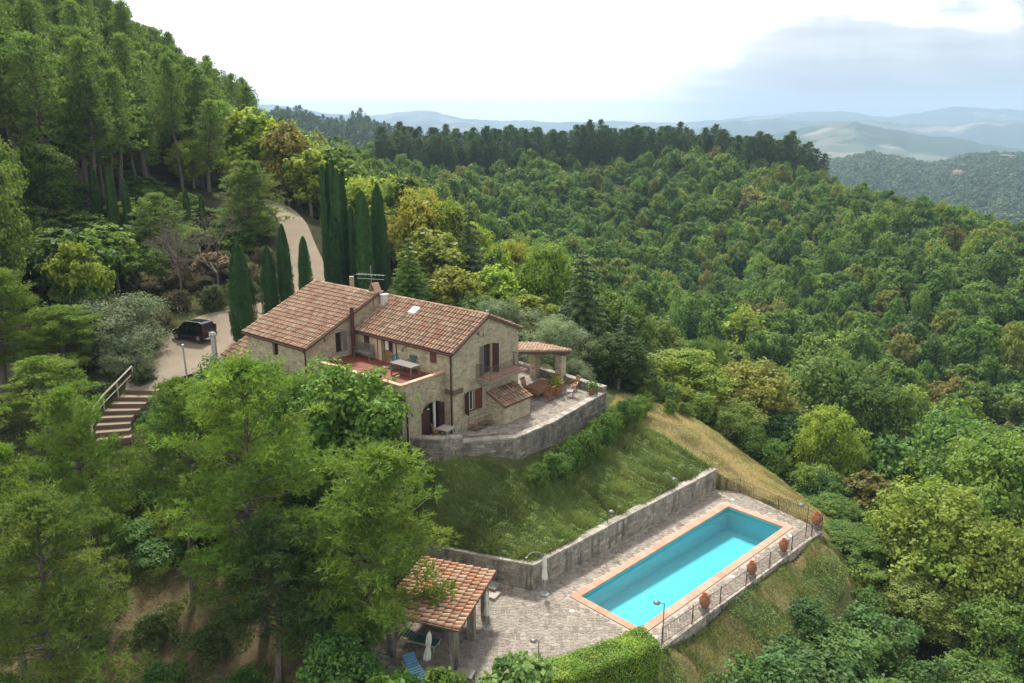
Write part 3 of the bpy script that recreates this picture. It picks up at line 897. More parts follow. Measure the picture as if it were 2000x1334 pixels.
def chain_wall(name, label, pts, zb, zt, th, seed, cap=0.11, cap_w=None, stone=retain_mat, mort=retain_mortar, csl=(0.4, 0.65)):
    """Free-standing or retaining wall along world points; outward (visible) face on the right of the walk."""
    root = thing(name, label, 'wall', (pts[0][0], pts[0][1], zb))
    org = (pts[0][0], pts[0][1], zb)
    body, st, st2 = M(), M(), M()
    r = random.Random(seed)
    zts = zt if isinstance(zt, (list, tuple)) else [zt] * (len(pts) - 1)
    cap_w = cap_w or th + 0.08
    for k, (p, q) in enumerate(zip(pts[:-1], pts[1:])):
        L = math.dist(p, q); d = ((q[0] - p[0]) / L, (q[1] - p[1]) / L); n = (d[1], -d[0])
        c = ((p[0] + q[0]) / 2 - n[0] * th / 2, (p[1] + q[1]) / 2 - n[1] * th / 2)
        body.obox(c, d, (L + 0.02, th), zb, zts[k])
        stone_face(st, p, q, zb, zts[k] - 0.01, seed=seed + k, sw=(0.25, 0.6), sh=(0.14, 0.26), proud=(0.01, 0.04))
        pi, qi = (p[0] - n[0] * th, p[1] - n[1] * th), (q[0] - n[0] * th, q[1] - n[1] * th)
        stone_face(st, qi, pi, zts[k] - 0.9, zts[k] - 0.01, seed=seed + k + 50, sw=(0.25, 0.6), sh=(0.14, 0.26), proud=(0.01, 0.03))
        u = 0.0
        while u < L - 0.01:
            w = min(r.uniform(*csl), L - u)
            if L - u - w < 0.25: w = L - u
            mm = M(); mm.tn = r.random()
            cc = (p[0] + d[0] * (u + w / 2) - n[0] * th / 2, p[1] + d[1] * (u + w / 2) - n[1] * th / 2)
            mm.obox(cc, (d[0] + r.uniform(-.01, .01), d[1] + r.uniform(-.01, .01)), (w - 0.015, cap_w + r.uniform(-.02, .03)), zts[k] + 0.001, zts[k] + cap + r.uniform(-.012, .012))
            mm.build('coping_stone', cap_mat, root, org)
            u += w
    body.build('mortar_core', mort, root, org)
    o = st.build('wall_stone', stone, root, org); tag(o, kind='stuff')
    return root


def uvw(u, v): return PW(u, v)


# pool-side retaining wall: the long leg beside the pool and the short leg towards the hut
chain_wall('retaining_wall', 'long stained stone retaining wall between grassy bank and pool paving', [PW(16.9, -1.55), PW(-0.95, -1.75)][::-1], -0.1, 1.45, 0.42, 11)
chain_wall('retaining_wall', 'short stained stone retaining wall behind the tiled pool shelter', [(-4.95, 40.35), PW(-0.95, -1.75)], -0.1, 1.45, 0.42, 21)
# terrace wall round the patio
tw = [HW(*p) for p in [(-0.68, -3.0), (1.05, -1.9), (1.6, -0.9), (3.7, 1.65), (3.8, 5.3), (3.15, 12.35), (-1.5, 12.9), (-6, 13.2)]]
chain_wall('terrace_wall', 'dark stained stone wall curving round the paved house patio', tw, 3.2, [6.35, 6.35, 6.02, 6.02, 6.02, 6.42, 6.42], 0.40, 31, stone=terrace_stone, mort=terrace_mortar)

# ------------------------------------------------------------------ patio
patio_w = ccw(PATIO)
mm = M(); flat_sheet(mm, patio_w, [], 5.93); skirt(mm, patio_w, 5.93, 4.0)
patio = mm.build('patio', grout_mat); tag(patio, kind='structure')
lay_paving(patio, crazy_paving(patio_w, [], 0.25, 8), 5.93, 0.012, paver_mat, (0, 0, 0), 200, 9)

# ------------------------------------------------------------------ the farmhouse (local frame, z minus 6)
ZB = 6.0
house = thing('farmhouse', 'two-storey stone farmhouse with red tiled roofs and dark shutters', 'farmhouse', (HO[0], HO[1], ZB), HA)
HOR = (0, 0, ZB)


def hpart(mm, name, mat, parent=None, **kw):
    return mm.build(name, mat, parent or house, HOR, **kw)


BW = -0.7          # x of the terrace block's side face
WZ = 10.6          # wing eave wall top
# openings (u along the face, z): face main gable: p0=(0,0)->(0,6.3)
G_OPS = [(1.05, 1.95, 6.95, 8.3), (2.87, 3.62, 9.05, 11.0)]
F_OPS = [(9.1 - 8.1, 9.1 - 7.6, 10.0, 10.9), (9.1 - 6.27, 9.1 - 5.3, 9.42, 11.05 - 0.05), (9.1 - 1.9, 9.1 - 1.35, 10.2, 10.98)]
WG_OPS = [(2.40, 2.95, 9.85, 11.2)]     # wing gable, p0=(-9.1,-4) u along +y
WF_OPS = [(15.7 - 12.75, 15.7 - 12.1, 9.6, 10.4)]
A_OPS = [(1.55, 3.5, 5.95, 8.15)]       # block side face p0=(BW,-3.6)
AF_OPS = [(5.6, 7.6, 5.0, 8.5)]         # block front arch, p0=(-9.1,-3.6)
core, stones = M(), M()
RZ, RY = 12.80, 3.15                    # main ridge
FEZ, BEZ = 11.10, 11.42
WRY, WRZ = 2.0, 13.12
WBZ = 11.4


def main_top(y): return FEZ + (RZ - FEZ) * y / RY if y < RY else RZ + (BEZ - RZ) * (y - RY) / (6.3 - RY)


def wing_top(y): return WZ + (WRZ - WZ) * (y + 4) / (WRY + 4) if y < WRY else WRZ + (WBZ - WRZ) * (y - WRY) / (6.3 - WRY)


faces = [
    ((0, 0), (0, 6.3), 4.6, BEZ if False else 11.1, G_OPS, [(0, FEZ), (RY, RZ - 0.06), (6.3, BEZ - 0.05)], lambda u: main_top(u) - 0.08),
    ((-9.1, 0), (0, 0), 5.5, 11.1, F_OPS, None, lambda u: 11.08),
    ((-9.1, -4), (-9.1, 6.3), 4.6, WZ, WG_OPS, [(0, WZ), (6.0, WRZ - 0.06), (10.3, WBZ - 0.05)], lambda u: wing_top(u - 4) - 0.08),
    ((-15.7, -4), (-9.1, -4), 4.4, WZ, WF_OPS, None, lambda u: WZ - 0.02),
    ((BW, -3.6), (BW, 0), 4.2, 9.75, A_OPS, None, lambda u: 9.75),
    ((-9.1, -3.6), (BW, -3.6), 4.2, 9.75, AF_OPS, None, lambda u: 9.75),
    ((0, 6.3), (-9.1, 6.3), 4.6, 11.38, (), None, lambda u: 11.38),
    ((-9.1, 6.3), (-15.7, 6.3), 4.6, 11.3, (), None, lambda u: 11.3),
    ((-15.7, 6.3), (-15.7, -4), 4.6, WZ, (), [(0, WBZ - 0.05), (4.3, WRZ - 0.06), (10.3, WZ)], lambda u: wing_top(6.3 - u) - 0.08),
]
for k, (p0, p1, z0, z1, ops, gab, zt) in enumerate(faces):
    wall_face(core, p0, p1, z0, z1, ops, gable=gab, depth=0.3 if k != 5 else 1.2)
    so = list(ops)
    if k == 1: so.append((9.1 - 7.1, 9.1 - 4.95, 9.3, 11.1))
    if k == 2: so.append((4.0, 20, 0, 9.0))
    if k == 4: so = [(1.55, 3.5, 5.95, 8.4)]
    if k == 5: so = [(5.5, 7.7, 4.0, 8.75)]
    if k < 7 or k == 8:
        stone_face(stones, p0, p1, z0, zt, so, seed=40 + k, sw=(0.16, 0.42), sh=(0.10, 0.19), proud=(0.003, 0.022))
# slice of wing gable above the main roof is rendered smooth: thin pale plaster
hpart(core, 'wall', mortar_mat)
o = hpart(stones, 'wall_stone', stone_mat); tag(o, kind='stuff')

# flat arch rings over the arched openings (stones set on edge) and the wall curtain above the curve
def arch_fill(mm, st, p0, p1, u0, u1, zs, zc, depth=0.3, n=10):
    L = math.dist(p0, p1); dx, dy = (p1[0] - p0[0]) / L, (p1[1] - p0[1]) / L; nx_, ny_ = dy, -dx
    def P(u, z, d=0.0): return (p0[0] + dx * u + nx_ * d, p0[1] + dy * u + ny_ * d, z)
    uc, hw = (u0 + u1) / 2, (u1 - u0) / 2
    def zz(u): return zs + (zc - zs) * math.sqrt(max(0, 1 - ((u - uc) / hw) ** 2))
    for i in range(n):
        a, b = u0 + (u1 - u0) * i / n, u0 + (u1 - u0) * (i + 1) / n
        mm.poly([P(a, zz(a), 0.002), P(b, zz(b), 0.002), P(b, zc + 0.02, 0.002), P(a, zc + 0.02, 0.002)])
        mm.poly([P(a, zz(a), 0.002), P(a, zz(a), -depth), P(b, zz(b), -depth), P(b, zz(b), 0.002)])
        st.tn = random.random()
        st.poly([P(a + .02, zz(a) + .01, 0.025), P(b - .02, zz(b) + .01, 0.025), P(b - .02, zz(b) + .2, 0.025), P(a + .02, zz(a) + .2, 0.025)])


for args in (((BW, -3.6), (BW, 0), 1.55, 3.5, 7.6, 8.15), ((-9.1, -3.6), (BW, -3.6), 5.6, 7.6, 7.5, 8.5, 1.2)):
    af, as_ = M(), M()
    arch_fill(af, as_, *args)
    ar = hpart(af, 'arch', mortar_mat); o = as_.build('arch_stone', stone_mat, ar, HOR); tag(o, kind='stuff')
mm = M(); mm.box(-4.5, BW - 0.1, -2.4, -2.3, 4.3, 8.9); hpart(mm, 'loggia_back_wall', beam_mat)

# plaster panels round the terrace door
for xa, xb in ((-7.05, -6.3), (-5.25, -4.98)):
    mm = M(); mm.box(xa, xb, -0.03, 0.0, 9.4, 11.05); hpart(mm, 'plaster_panel', render_mat)
for x_ in (-6.75, -6.32, -5.28, -4.97):
    mm = M(); mm.box(x_ - 0.035, x_ + 0.035, -0.055, -0.028, 9.4, 11.0); hpart(mm, 'door_post', beam_mat)


# ---- roofs
def coppo(r0, r1, L, lift=0.045, n=5):
    """One curved cover tile along +x' (down the slope), wide end low."""
    v, f = [], []
    for k, (s, r, dz) in enumerate(((0.0, r0, 0.0), (L, r1, lift))):
        for i in range(n + 1):
            t = math.pi * i / n
            v.append((r * math.cos(t), s, dz + r * 1.1 * math.sin(t)))
    for i in range(n):
        f.append((i, i + 1, n + 2 + i, n + 1 + i))
    k = len(v)   # closing lip at the low end
    for i in range(n + 1):
        t = math.pi * i / n
        v.append((r1 * 0.74 * math.cos(t), L - 0.004, lift + r1 * 0.8 * math.sin(t)))
    for i in range(n):
        f.append((n + 1 + i, n + 2 + i, k + 1 + i, k + i))
    return v, f


TL = 0.40
tv, tf = coppo(0.070, 0.092, TL + 0.05)
tile_me = {}
for mt in (tile_mat, tile_new):
    me_ = bpy.data.meshes.new('tile'); me_.from_pydata(tv, [], tf); me_.materials.append(mt)
    at_ = me_.attributes.new('tone', 'FLOAT', 'FACE'); at_.data.foreach_set('value', [0.0] * len(tf)); me_.update()
    tile_me[mt.name] = me_


def roof_slope(parent, origin, a, b, low, high, spacing, nsingle, mat, under, seed, thick=0.12, wallgap=0.0, trim=None, eave_over=0.0, name='roof'):
    """Roof slope in the parent's frame: eave line a->b (x,y,z) and ridge line low->high meaning the ridge ends matching a and b.
    Lays a deck slab, then rows of cover tiles; returns the slab object."""
    A_, B_, C_, D_ = Vector(a), Vector(b), Vector(high), Vector(low)   # a-b eave, low above a, high above b
    mm = M()
    N = (B_ - A_).cross(D_ - A_).normalized()
    if N.z < 0: N = -N
    dn = N * -thick
    mm.hexa([A_ + dn, B_ + dn, C_ + dn, D_ + dn, A_, B_, C_, D_])
    slab = mm.build(name, under, parent, origin)
    W_ = (B_ - A_).length; H_ = (D_ - A_).length
    nc = max(1, round(W_ / spacing)); nr = max(1, round(H_ / TL))
    r = random.Random(seed)
    items = []
    for i in range(nc):
        t = (i + 0.5) / nc
        e = A_.lerp(B_, t); g = D_.lerp(C_, t)
        dirn = (e - g).normalized(); side = dirn.cross(N).normalized()
        hh = (e - g).length
        wob = r.uniform(-0.012, 0.012)
        for j in range(nr):
            s = hh * j / nr
            p = g + dirn * s + side * (wob + r.uniform(-0.012, 0.012)) + N * (0.012 + r.uniform(0, 0.012))
            yaw = r.uniform(-0.035, 0.035)
            d2 = (dirn + side * yaw).normalized(); s2 = d2.cross(N).normalized()
            k_ = spacing / 0.27
            mat4 = Matrix(((s2.x * k_, d2.x, N.x * k_, p.x), (s2.y * k_, d2.y, N.y * k_, p.y), (s2.z * k_, d2.z, N.z * k_, p.z), (0, 0, 0, 1)))
            if trim and trim(p + dirn * TL / 2): continue
            items.append((mat4, j, i))
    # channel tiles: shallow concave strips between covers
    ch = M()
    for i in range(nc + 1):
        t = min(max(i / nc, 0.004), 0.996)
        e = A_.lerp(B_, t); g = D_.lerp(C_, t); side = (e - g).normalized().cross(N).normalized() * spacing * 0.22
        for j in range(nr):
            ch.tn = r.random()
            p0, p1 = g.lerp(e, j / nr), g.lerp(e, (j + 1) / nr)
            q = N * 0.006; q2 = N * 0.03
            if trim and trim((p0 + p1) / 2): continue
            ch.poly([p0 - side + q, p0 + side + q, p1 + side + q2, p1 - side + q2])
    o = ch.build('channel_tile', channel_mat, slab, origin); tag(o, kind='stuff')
    items.sort(key=lambda it: -it[1])
    rest = M()
    org = Vector(origin)
    for k, (m4, j, i) in enumerate(items):
        if k < nsingle:
            o = bpy.data.objects.new('tile', tile_me[mat.name]); COL.objects.link(o)
            o.parent = slab
            o.matrix_local = Matrix.Translation(-org) @ m4
        else:
            rest.tn = r.random()
            kk = len(rest.v)
            rest.v += [tuple(m4 @ Vector(q)) for q in tv]
            for f in tf:
                rest.f.append(tuple(kk + q for q in f)); rest.t.append(rest.tn); rest.m.append(0)
    if rest.f:
        o = rest.build('tile', mat, slab, origin); tag(o, kind='stuff')
    return slab


def ridge_row(parent, origin, p, q, mat, seed, name='ridge_tile'):
    P_, Q_ = Vector(p), Vector(q); L = (Q_ - P_).length; d = (Q_ - P_).normalized()
    n = int(L / 0.42); r = random.Random(seed)
    side = d.cross(Vector((0, 0, 1))).normalized(); up = side.cross(d)
    for i in range(n):
        c = P_ + d * (L * i / n)
        mm = M(); mm.tn = r.random()
        for k in range(6):
            t0, t1 = math.pi * k / 6, math.pi * (k + 1) / 6
            r0, r1, l = 0.11, 0.135, L / n + 0.04
            f = lambda s, rr_, t: c + d * s + side * (rr_ * math.cos(t)) + up * (rr_ * math.sin(t))
            mm.poly([f(0, r0, t0), f(0, r0, t1), f(l, r1, t1), f(l, r1, t0)])
        mm.build(name, mat, parent, origin)


ov = 0.28
def ext(y, top): return top(y)
# main wing
sl = (RZ - FEZ) / RY
mf = roof_slope(house, HOR, (-9.08, -0.16, FEZ + 0.1 - 0.16 * sl), (0.18, -0.16, FEZ + 0.1 - 0.16 * sl), (-9.08, RY, RZ + 0.1), (0.18, RY, RZ + 0.1), 0.27, 180, tile_mat, under_mat, 1, 0.14)
sb = (RZ - BEZ) / (6.3 - RY)
roof_slope(house, HOR, (0.18, 6.55, BEZ + 0.1 - 0.25 * sb), (-9.08, 6.55, BEZ + 0.1 - 0.25 * sb), (0.18, RY + .004, RZ + 0.1), (-9.08, RY + .004, RZ + 0.1), 0.27, 0, tile_mat, under_mat, 2, 0.14)
ridge_row(mf, HOR, (-9.0, RY, RZ + 0.13), (0.2, RY, RZ + 0.13), tile_mat, 3)
# left wing
sw_ = (WRZ - WZ) / (WRY + 4)
wf = roof_slope(house, HOR, (-16.0, -4.15, WZ + 0.12 - 0.15 * sw_), (-8.85, -4.15, WZ + 0.12 - 0.15 * sw_), (-16.0, WRY, WRZ + 0.12), (-8.85, WRY, WRZ + 0.12), 0.27, 120, tile_mat, under_mat, 4, 0.14)
sb2 = (WRZ - WBZ) / (6.3 - WRY)
roof_slope(house, HOR, (-8.85, 6.55, WBZ + 0.12 - 0.25 * sb2), (-16.0, 6.55, WBZ + 0.12 - 0.25 * sb2), (-8.85, WRY + .004, WRZ + 0.12), (-16.0, WRY + .004, WRZ + 0.12), 0.27, 0, tile_mat, under_mat, 5, 0.14)
ridge_row(wf, HOR, (-15.95, WRY, WRZ + 0.15), (-8.85, WRY, WRZ + 0.15), tile_mat, 6)
# low lean-to against the far end of the wing
lt = M()
wall_face(lt, (-18.8, -4.0), (-15.7, -4.0), 6.5, 8.35); wall_face(lt, (-18.8, -1.0), (-18.8, -4.0), 6.5, 8.3)
hpart(lt, 'lean_to_wall', mortar_mat)
roof_slope(house, HOR, (-18.95, -4.25, 8.5), (-15.72, -4.25, 8.5), (-18.95, -1.6, 9.6), (-15.72, -1.6, 9.6), 0.27, 0, tile_mat, under_mat, 7, 0.12)

# eave gutters and downpipes
def gutter(p, q):
    mm = M(); mm.cyl(p, q, 0.065, 0.065, 7); hpart(mm, 'gutter', rust_pipe)


gz = FEZ + 0.02 - 0.16 * sl
gutter((-9.05, -0.235, gz - 0.02), (0.16, -0.235, gz - 0.02))
gz2 = WZ + 0.02 - 0.15 * sw_
gutter((-15.98, -4.23, gz2), (-8.9, -4.23, gz2))
for pts in ([(-0.06, -0.22, gz - .05), (-0.06, -0.10, gz - 0.25), (-0.06, -0.10, 6.0)], [(-9.0, -4.22, gz2 - .05), (-9.02, -4.12, gz2 - 0.25), (-9.02, -4.12, 5.2)], [(BW + 0.09, -3.25, 8.75), (BW + 0.09, -3.25, 4.2)]):
    mm = M(); mm.tube(pts, 0.055, 7); hpart(mm, 'downpipe', rust_pipe)

# windows, shutters and doors
def window(face, u0, u1, z0, z1, depth=0.16, frame=wood_mat, mull=1, cross=1, nm='window', sill=True):
    p0, p1 = face; L = math.dist(p0, p1); dx, dy = (p1[0] - p0[0]) / L, (p1[1] - p0[1]) / L; nx_, ny_ = dy, -dx
    def bx(mm, a, b, c, d, e0, e1):   # u a..b, z c..d, outward e0..e1
        q = [(p0[0] + dx * u + nx_ * e, p0[1] + dy * u + ny_ * e) for u, e in ((a, e1), (b, e1), (b, e0), (a, e0))]
        mm.hexa([(x, y, c) for x, y in q] + [(x, y, d) for x, y in q])
    f = M(); t = 0.06
    bx(f, u0, u0 + t, z0, z1, -depth - 0.05, -depth); bx(f, u1 - t, u1, z0, z1, -depth - 0.05, -depth)
    bx(f, u0 + t, u1 - t, z1 - t, z1, -depth - 0.05, -depth); bx(f, u0 + t, u1 - t, z0, z0 + t, -depth - 0.05, -depth)
    for k in range(1, mull + 1):
        u = u0 + (u1 - u0) * k / (mull + 1); bx(f, u - 0.025, u + 0.025, z0 + t, z1 - t, -depth - 0.045, -depth - 0.002)
    fo = hpart(f, nm, frame)
    g = M(); bx(g, u0 + t, u1 - t, z0 + t, z1 - t, -depth - 0.04, -depth - 0.03); g.build('pane', glass, fo, HOR)
    if sill:
        s = M(); bx(s, u0 - 0.08, u1 + 0.08, z0 - 0.07, z0, -0.2, 0.06); hpart(s, 'sill', cap_mat)
    return bx, fo


def shutter(face, uh, width, z0, z1, ang, mat, side, name='shutter', off=0.03, slats=True):
    """Leaf hinged at uh; ang from the wall plane (0 = folded flat on the wall), side +1 opens towards +u."""
    p0, p1 = face; L = math.dist(p0, p1); dx, dy = (p1[0] - p0[0]) / L, (p1[1] - p0[1]) / L; nx_, ny_ = dy, -dx
    ca, sa = math.cos(R(ang)), math.sin(R(ang))
    d = (dx * side * ca + nx_ * sa, dy * side * ca + ny_ * sa)
    h = (p0[0] + dx * uh + nx_ * off, p0[1] + dy * uh + ny_ * off)
    mm = M(); c = (h[0] + d[0] * width / 2, h[1] + d[1] * width / 2)
    mm.obox(c, d, (width, 0.035), z0, z1)
    so = hpart(mm, name, mat)
    if slats:
        n = int((z1 - z0) / 0.11); bt = M()
        for k in range(n):
            z = z0 + 0.05 + (z1 - z0 - 0.1) * k / n
            bt.obox(c, d, (width - 0.1, 0.06), z, z + 0.045)
        bt.build('louvre', mat, so, HOR)
    return so


FG = ((0, 0), (0, 6.3)); FF = ((-9.1, 0), (0, 0)); FW = ((-9.1, -4), (-9.1, 6.3)); FWF = ((-15.7, -4), (-9.1, -4)); FA = ((BW, -3.6), (BW, 0))
# gable ground floor window: leaf open at both sides, cream central post
window(FG, 1.05, 1.95, 6.95, 8.3, frame=white_mat, mull=2)
shutter(FG, 1.02, 0.46, 6.95, 8.3, 75, shutter_mat, -1); shutter(FG, 1.98, 0.60, 6.95, 8.3, 3, shutter_lit, 1)
# gable balcony door
window(FG, 2.87, 3.62, 9.05, 11.0, frame=beam_mat, mull=1, nm='balcony_door', sill=False)
shutter(FG, 3.66, 0.42, 9.07, 10.98, 62, shutter_mat, 1); shutter(FG, 2.84, 0.42, 9.07, 10.98, 8, greywood, -1)
# front windows above the terrace
window(FF, *F_OPS[0], depth=0.05, frame=shutter_mat, mull=1); shutter(FF, F_OPS[0][0], 0.25, 10.02, 10.88, 0, shutter_mat, 1, off=0.02); shutter(FF, F_OPS[0][1], 0.25, 10.02, 10.88, 0, shutter_mat, -1, off=0.02)
window(FF, *F_OPS[2], depth=0.05, frame=shutter_lit, mull=1); shutter(FF, F_OPS[2][0], 0.27, 10.22, 10.96, 0, shutter_lit, 1, off=0.02); shutter(FF, F_OPS[2][1], 0.27, 10.22, 10.96, 0, shutter_lit, -1, off=0.02)
# terrace door: glazed above, wooden panel below, curtain on the left
bx, fo = window(FF, *F_OPS[1], depth=0.10, frame=wood_mat, mull=1, nm='terrace_door', sill=False)
mm = M(); bx(mm, F_OPS[1][0] + .08, F_OPS[1][1] - .08, 9.48, 10.15, -0.13, -0.10); mm.build('door_panel', wood_mat, fo, HOR)
mm = M(); bx(mm, F_OPS[1][0] + .10, F_OPS[1][0] + .40, 10.2, 10.92, -0.128, -0.115); mm.build('curtain', canvas_mat, fo, HOR)
# wing gable tall window and small slit vent, wing front window
window(FW, *WG_OPS[0], frame=shutter_mat, mull=1); shutter(FW, 2.97, 0.30, 9.87, 11.18, 15, greywood, 1)
mm = M(); mm.box(-9.11, -9.075, -2.55, -2.42, 10.75, 11.0); hpart(mm, 'vent', metal_dark)
mm = M(); mm.box(-9.16, -9.0, -1.75, -0.85, 11.2, 11.32); hpart(mm, 'lintel', cap_mat)
window(FWF, *WF_OPS[0], frame=shutter_mat, mull=1)
mm = M(); mm.box(-12.85, -12.0, -4.06, -3.98, 10.4, 10.5); hpart(mm, 'lintel', beam_mat)
# terrace block arch doors
bx, fo = window(FA, 1.55, 3.5, 5.98, 7.95, depth=0.24, frame=shutter_mat, mull=3, nm='arched_door', sill=False)
mm = M(); bx(mm, 2.62, 2.78, 5.98, 8.1, -0.10, -0.02); hpart(mm, 'door_post', white_mat)
shutter(FA, 1.57, 0.60, 6.0, 7.75, 28, shutter_mat, 1, off=-0.18, name='door_leaf'); shutter(FA, 3.48, 0.60, 6.0, 7.9, 12, shutter_mat, -1, off=0.03, name='door_leaf')
# timber tie band round the corner
mm = M(); mm.box(-0.66, 0.06, -0.07, 0.0, 8.42, 8.72); mm.box(0.0, 0.07, -0.07, 0.85, 8.42, 8.72); hpart(mm, 'timber_band', beam_mat)
mm = M(); mm.cyl((-4.0, -0.35, 10.6), (-4.0, -0.35, 10.75), 0.07, 0.05, 8); mm.cyl((-4.0, -0.03, 10.82), (-4.0, -0.35, 10.82), 0.015); mm.lathe((-4.0, -0.35, 10.58), [(0.0, 0.26), (0.1, 0.18), (0.06, 0.17), (0.09, 0.0), (0.0, 0.0)], 8); hpart(mm, 'wall_lantern', metal_dark)

# terrace on the block: floor tiles, low brick-capped parapet
tf_obj = M(); tf_obj.box(-9.08, BW - 0.2, -3.4, -0.002, 9.3, 9.43); tfo = hpart(tf_obj, 'terrace_floor', render_mat)
rt = random.Random(4)
for i in range(26):
    for j in range(10):
        x0, y0 = -9.06 + i * 0.315, -3.36 + j * 0.335
        mm = M(); mm.tn = rt.random(); mm.box(x0, x0 + 0.309, y0, y0 + 0.329, 9.431, 9.445 + rt.uniform(0, .003))
        mm.build('floor_tile', redfloor_mat, tfo, HOR)
for p0, p1 in (((-9.1, -3.5), (BW - 0.1, -3.5)), ((BW - 0.1, -3.6), (BW - 0.1, 0.0))):
    L = math.dist(p0, p1); n = int(L / 0.32); d = ((p1[0] - p0[0]) / L, (p1[1] - p0[1]) / L)
    if d[0] > 0.5: n0, p0 = n, p0
    for k in range(n):
        u = L * (k + 0.5) / n
        if d[0] > 0.5 and u > L - 0.15: continue
        mm = M(); mm.tn = rt.random()
        mm.obox((p0[0] + d[0] * u, p0[1] + d[1] * u), d, (L / n - 0.008, 0.30), 9.752, 9.83 + rt.uniform(0, .006)); mm.build('parapet_brick', brick_cap, house, HOR)
mm = M(); mm.box(-9.08, BW - 0.24, -3.36, -3.35, 9.43, 9.75); mm.box(BW - 0.25, BW - 0.24, -3.35, -0.01, 9.43, 9.75); hpart(mm, 'parapet_lining', render_mat)

# balcony on the gable
bal = M(); bal.box(0.0, 1.22, 2.1, 5.8, 8.88, 9.0); bo = hpart(bal, 'balcony', cap_mat)
for i in range(4):
    for j in range(12):
        mm = M(); mm.tn = rt.random(); mm.box(0.03 + i * 0.29, 0.31 + i * 0.29, 2.13 + j * 0.303, 2.425 + j * 0.303, 9.001, 9.014)
        mm.build('floor_tile', coping_pool, bo, HOR)
rl = M()
rp = [(0.02, 2.14), (1.18, 2.14), (1.18, 5.76), (0.02, 5.76)]
for a, b in zip(rp[:-1], rp[1:]):
    for z in (9.09, 9.93): rl.cyl((*a, z), (*b, z), 0.018, n=5)
    L = math.dist(a, b); n = int(L / 0.11)
    for k in range(n):
        x, y = a[0] + (b[0] - a[0]) * k / n, a[1] + (b[1] - a[1]) * k / n
        rl.cyl((x, y, 9.09), (x, y, 9.93), 0.013, n=4, caps=False)
for a in rp: rl.cyl((*a, 9.0), (*a, 9.96), 0.022, n=5)
rl.build('railing', metal_dark, bo, HOR)

# chimney with pot and aerial, flue pipe, skylight, finial
mm = M(); mm.tn = 0.6; mm.box(-9.55, -9.0, 1.75, 2.45, 11.9, 13.3); ch = hpart(mm, 'chimney', mortar_mat)
st = M()
for p0, p1 in (((-9.0, 1.75), (-9.0, 2.45)), ((-9.55, 1.75), (-9.0, 1.75))): stone_face(st, p0, p1, 12.2, 13.28, seed=77, sw=(0.15, 0.3))
o = st.build('chimney_stone', stone_mat, ch, HOR); tag(o, kind='stuff')
mm = M(); mm.box(-9.68, -8.9, 1.66, 2.54, 13.3, 13.38); mm.build('chimney_cap', cap_mat, ch, HOR)
for s in (-1, 1):
    mm = M(); mm.hexa([(-9.27 + s * 0.32, 1.8, 13.38), (-9.27 + s * 0.36, 1.8, 13.38), (-9.27 + s * 0.36, 2.4, 13.38), (-9.27 + s * 0.32, 2.4, 13.38), (-9.27 + s * 0.02, 1.8, 13.95), (-9.27 + s * 0.06, 1.8, 13.95), (-9.27 + s * 0.06, 2.4, 13.95), (-9.27 + s * 0.02, 2.4, 13.95)])
    mm.build('cowl_tile', coping_pool, ch, HOR)
mm = M(); mm.lathe((-9.27, 2.1, 13.38), [(0.10, 0), (0.12, 0.3), (0.09, 0.35)], 10); mm.build('chimney_pot', terracotta, ch, HOR)
# second little white-sided flue stack beside it
mm = M(); mm.box(-8.85, -8.55, 2.2, 2.6, 12.3, 13.15); mm.box(-8.92, -8.48, 2.12, 2.68, 13.15, 13.2); hpart(mm, 'vent_stack', white_mat)
mm = M()
mm.cyl((-9.6, 2.1, 12.9), (-9.6, 2.1, 15.1), 0.022, n=6)
for z, yl in ((14.45, 0.9), (14.15, 0.55)):
    mm.cyl((-9.6 - 1.1, 2.1 - .3, z), (-9.6 + 1.0, 2.1 + .3, z + .05), 0.014, n=5)
for k in range(9):
    t = k / 8; c = (-9.6 - 1.1 + 2.1 * t, 2.1 - .3 + .6 * t, 14.45 + .05 * t); w = 0.42 - 0.2 * t
    mm.cyl((c[0] + .27 * w, c[1] - .96 * w, c[2]), (c[0] - .27 * w, c[1] + .96 * w, c[2]), 0.009, n=4)
hpart(mm, 'tv_aerial', metal_grey)
mm = M(); mm.cyl((-8.74, -0.42, 9.45), (-8.74, -0.42, 12.75), 0.13, n=10); fl = hpart(mm, 'flue_pipe', rust_pipe)
mm = M(); mm.lathe((-8.74, -0.42, 12.72), [(0.0, 0.22), (0.20, 0.12), (0.30, 0.08), (0.30, 0.05), (0.13, 0.03), (0.13, -0.05)], 12); mm.build('flue_cap', beam_mat, fl, HOR)
mz = main_top(2.1) + 0.12
mm = M(); mm.hexa([(-5.85, 1.9, mz - .02), (-5.2, 1.9, mz - .02), (-5.2, 2.45, mz + .27), (-5.85, 2.45, mz + .27), (-5.85, 1.9, mz + .12), (-5.2, 1.9, mz + .12), (-5.2, 2.45, mz + .41), (-5.85, 2.45, mz + .41)]); sk = hpart(mm, 'skylight', white_mat)
mm = M(); mm.poly([(-5.80, 1.94, mz + .142), (-5.25, 1.94, mz + .142), (-5.25, 2.41, mz + .392), (-5.80, 2.41, mz + .392)]); mm.build('pane', clearlens, sk, HOR)
mm = M(); mm.lathe((0.05, RY, RZ + 0.22), [(0.10, 0), (0.06, 0.08), (0.09, 0.16), (0.0, 0.26)], 8); hpart(mm, 'ridge_finial', cap_mat)
mm = M(); mm.box(0.0, 0.035, 2.22, 2.42, 11.75, 11.98); mm.box(0.0, 0.03, 2.75, 2.86, 11.55, 11.8); hpart(mm, 'air_brick', beam_mat)

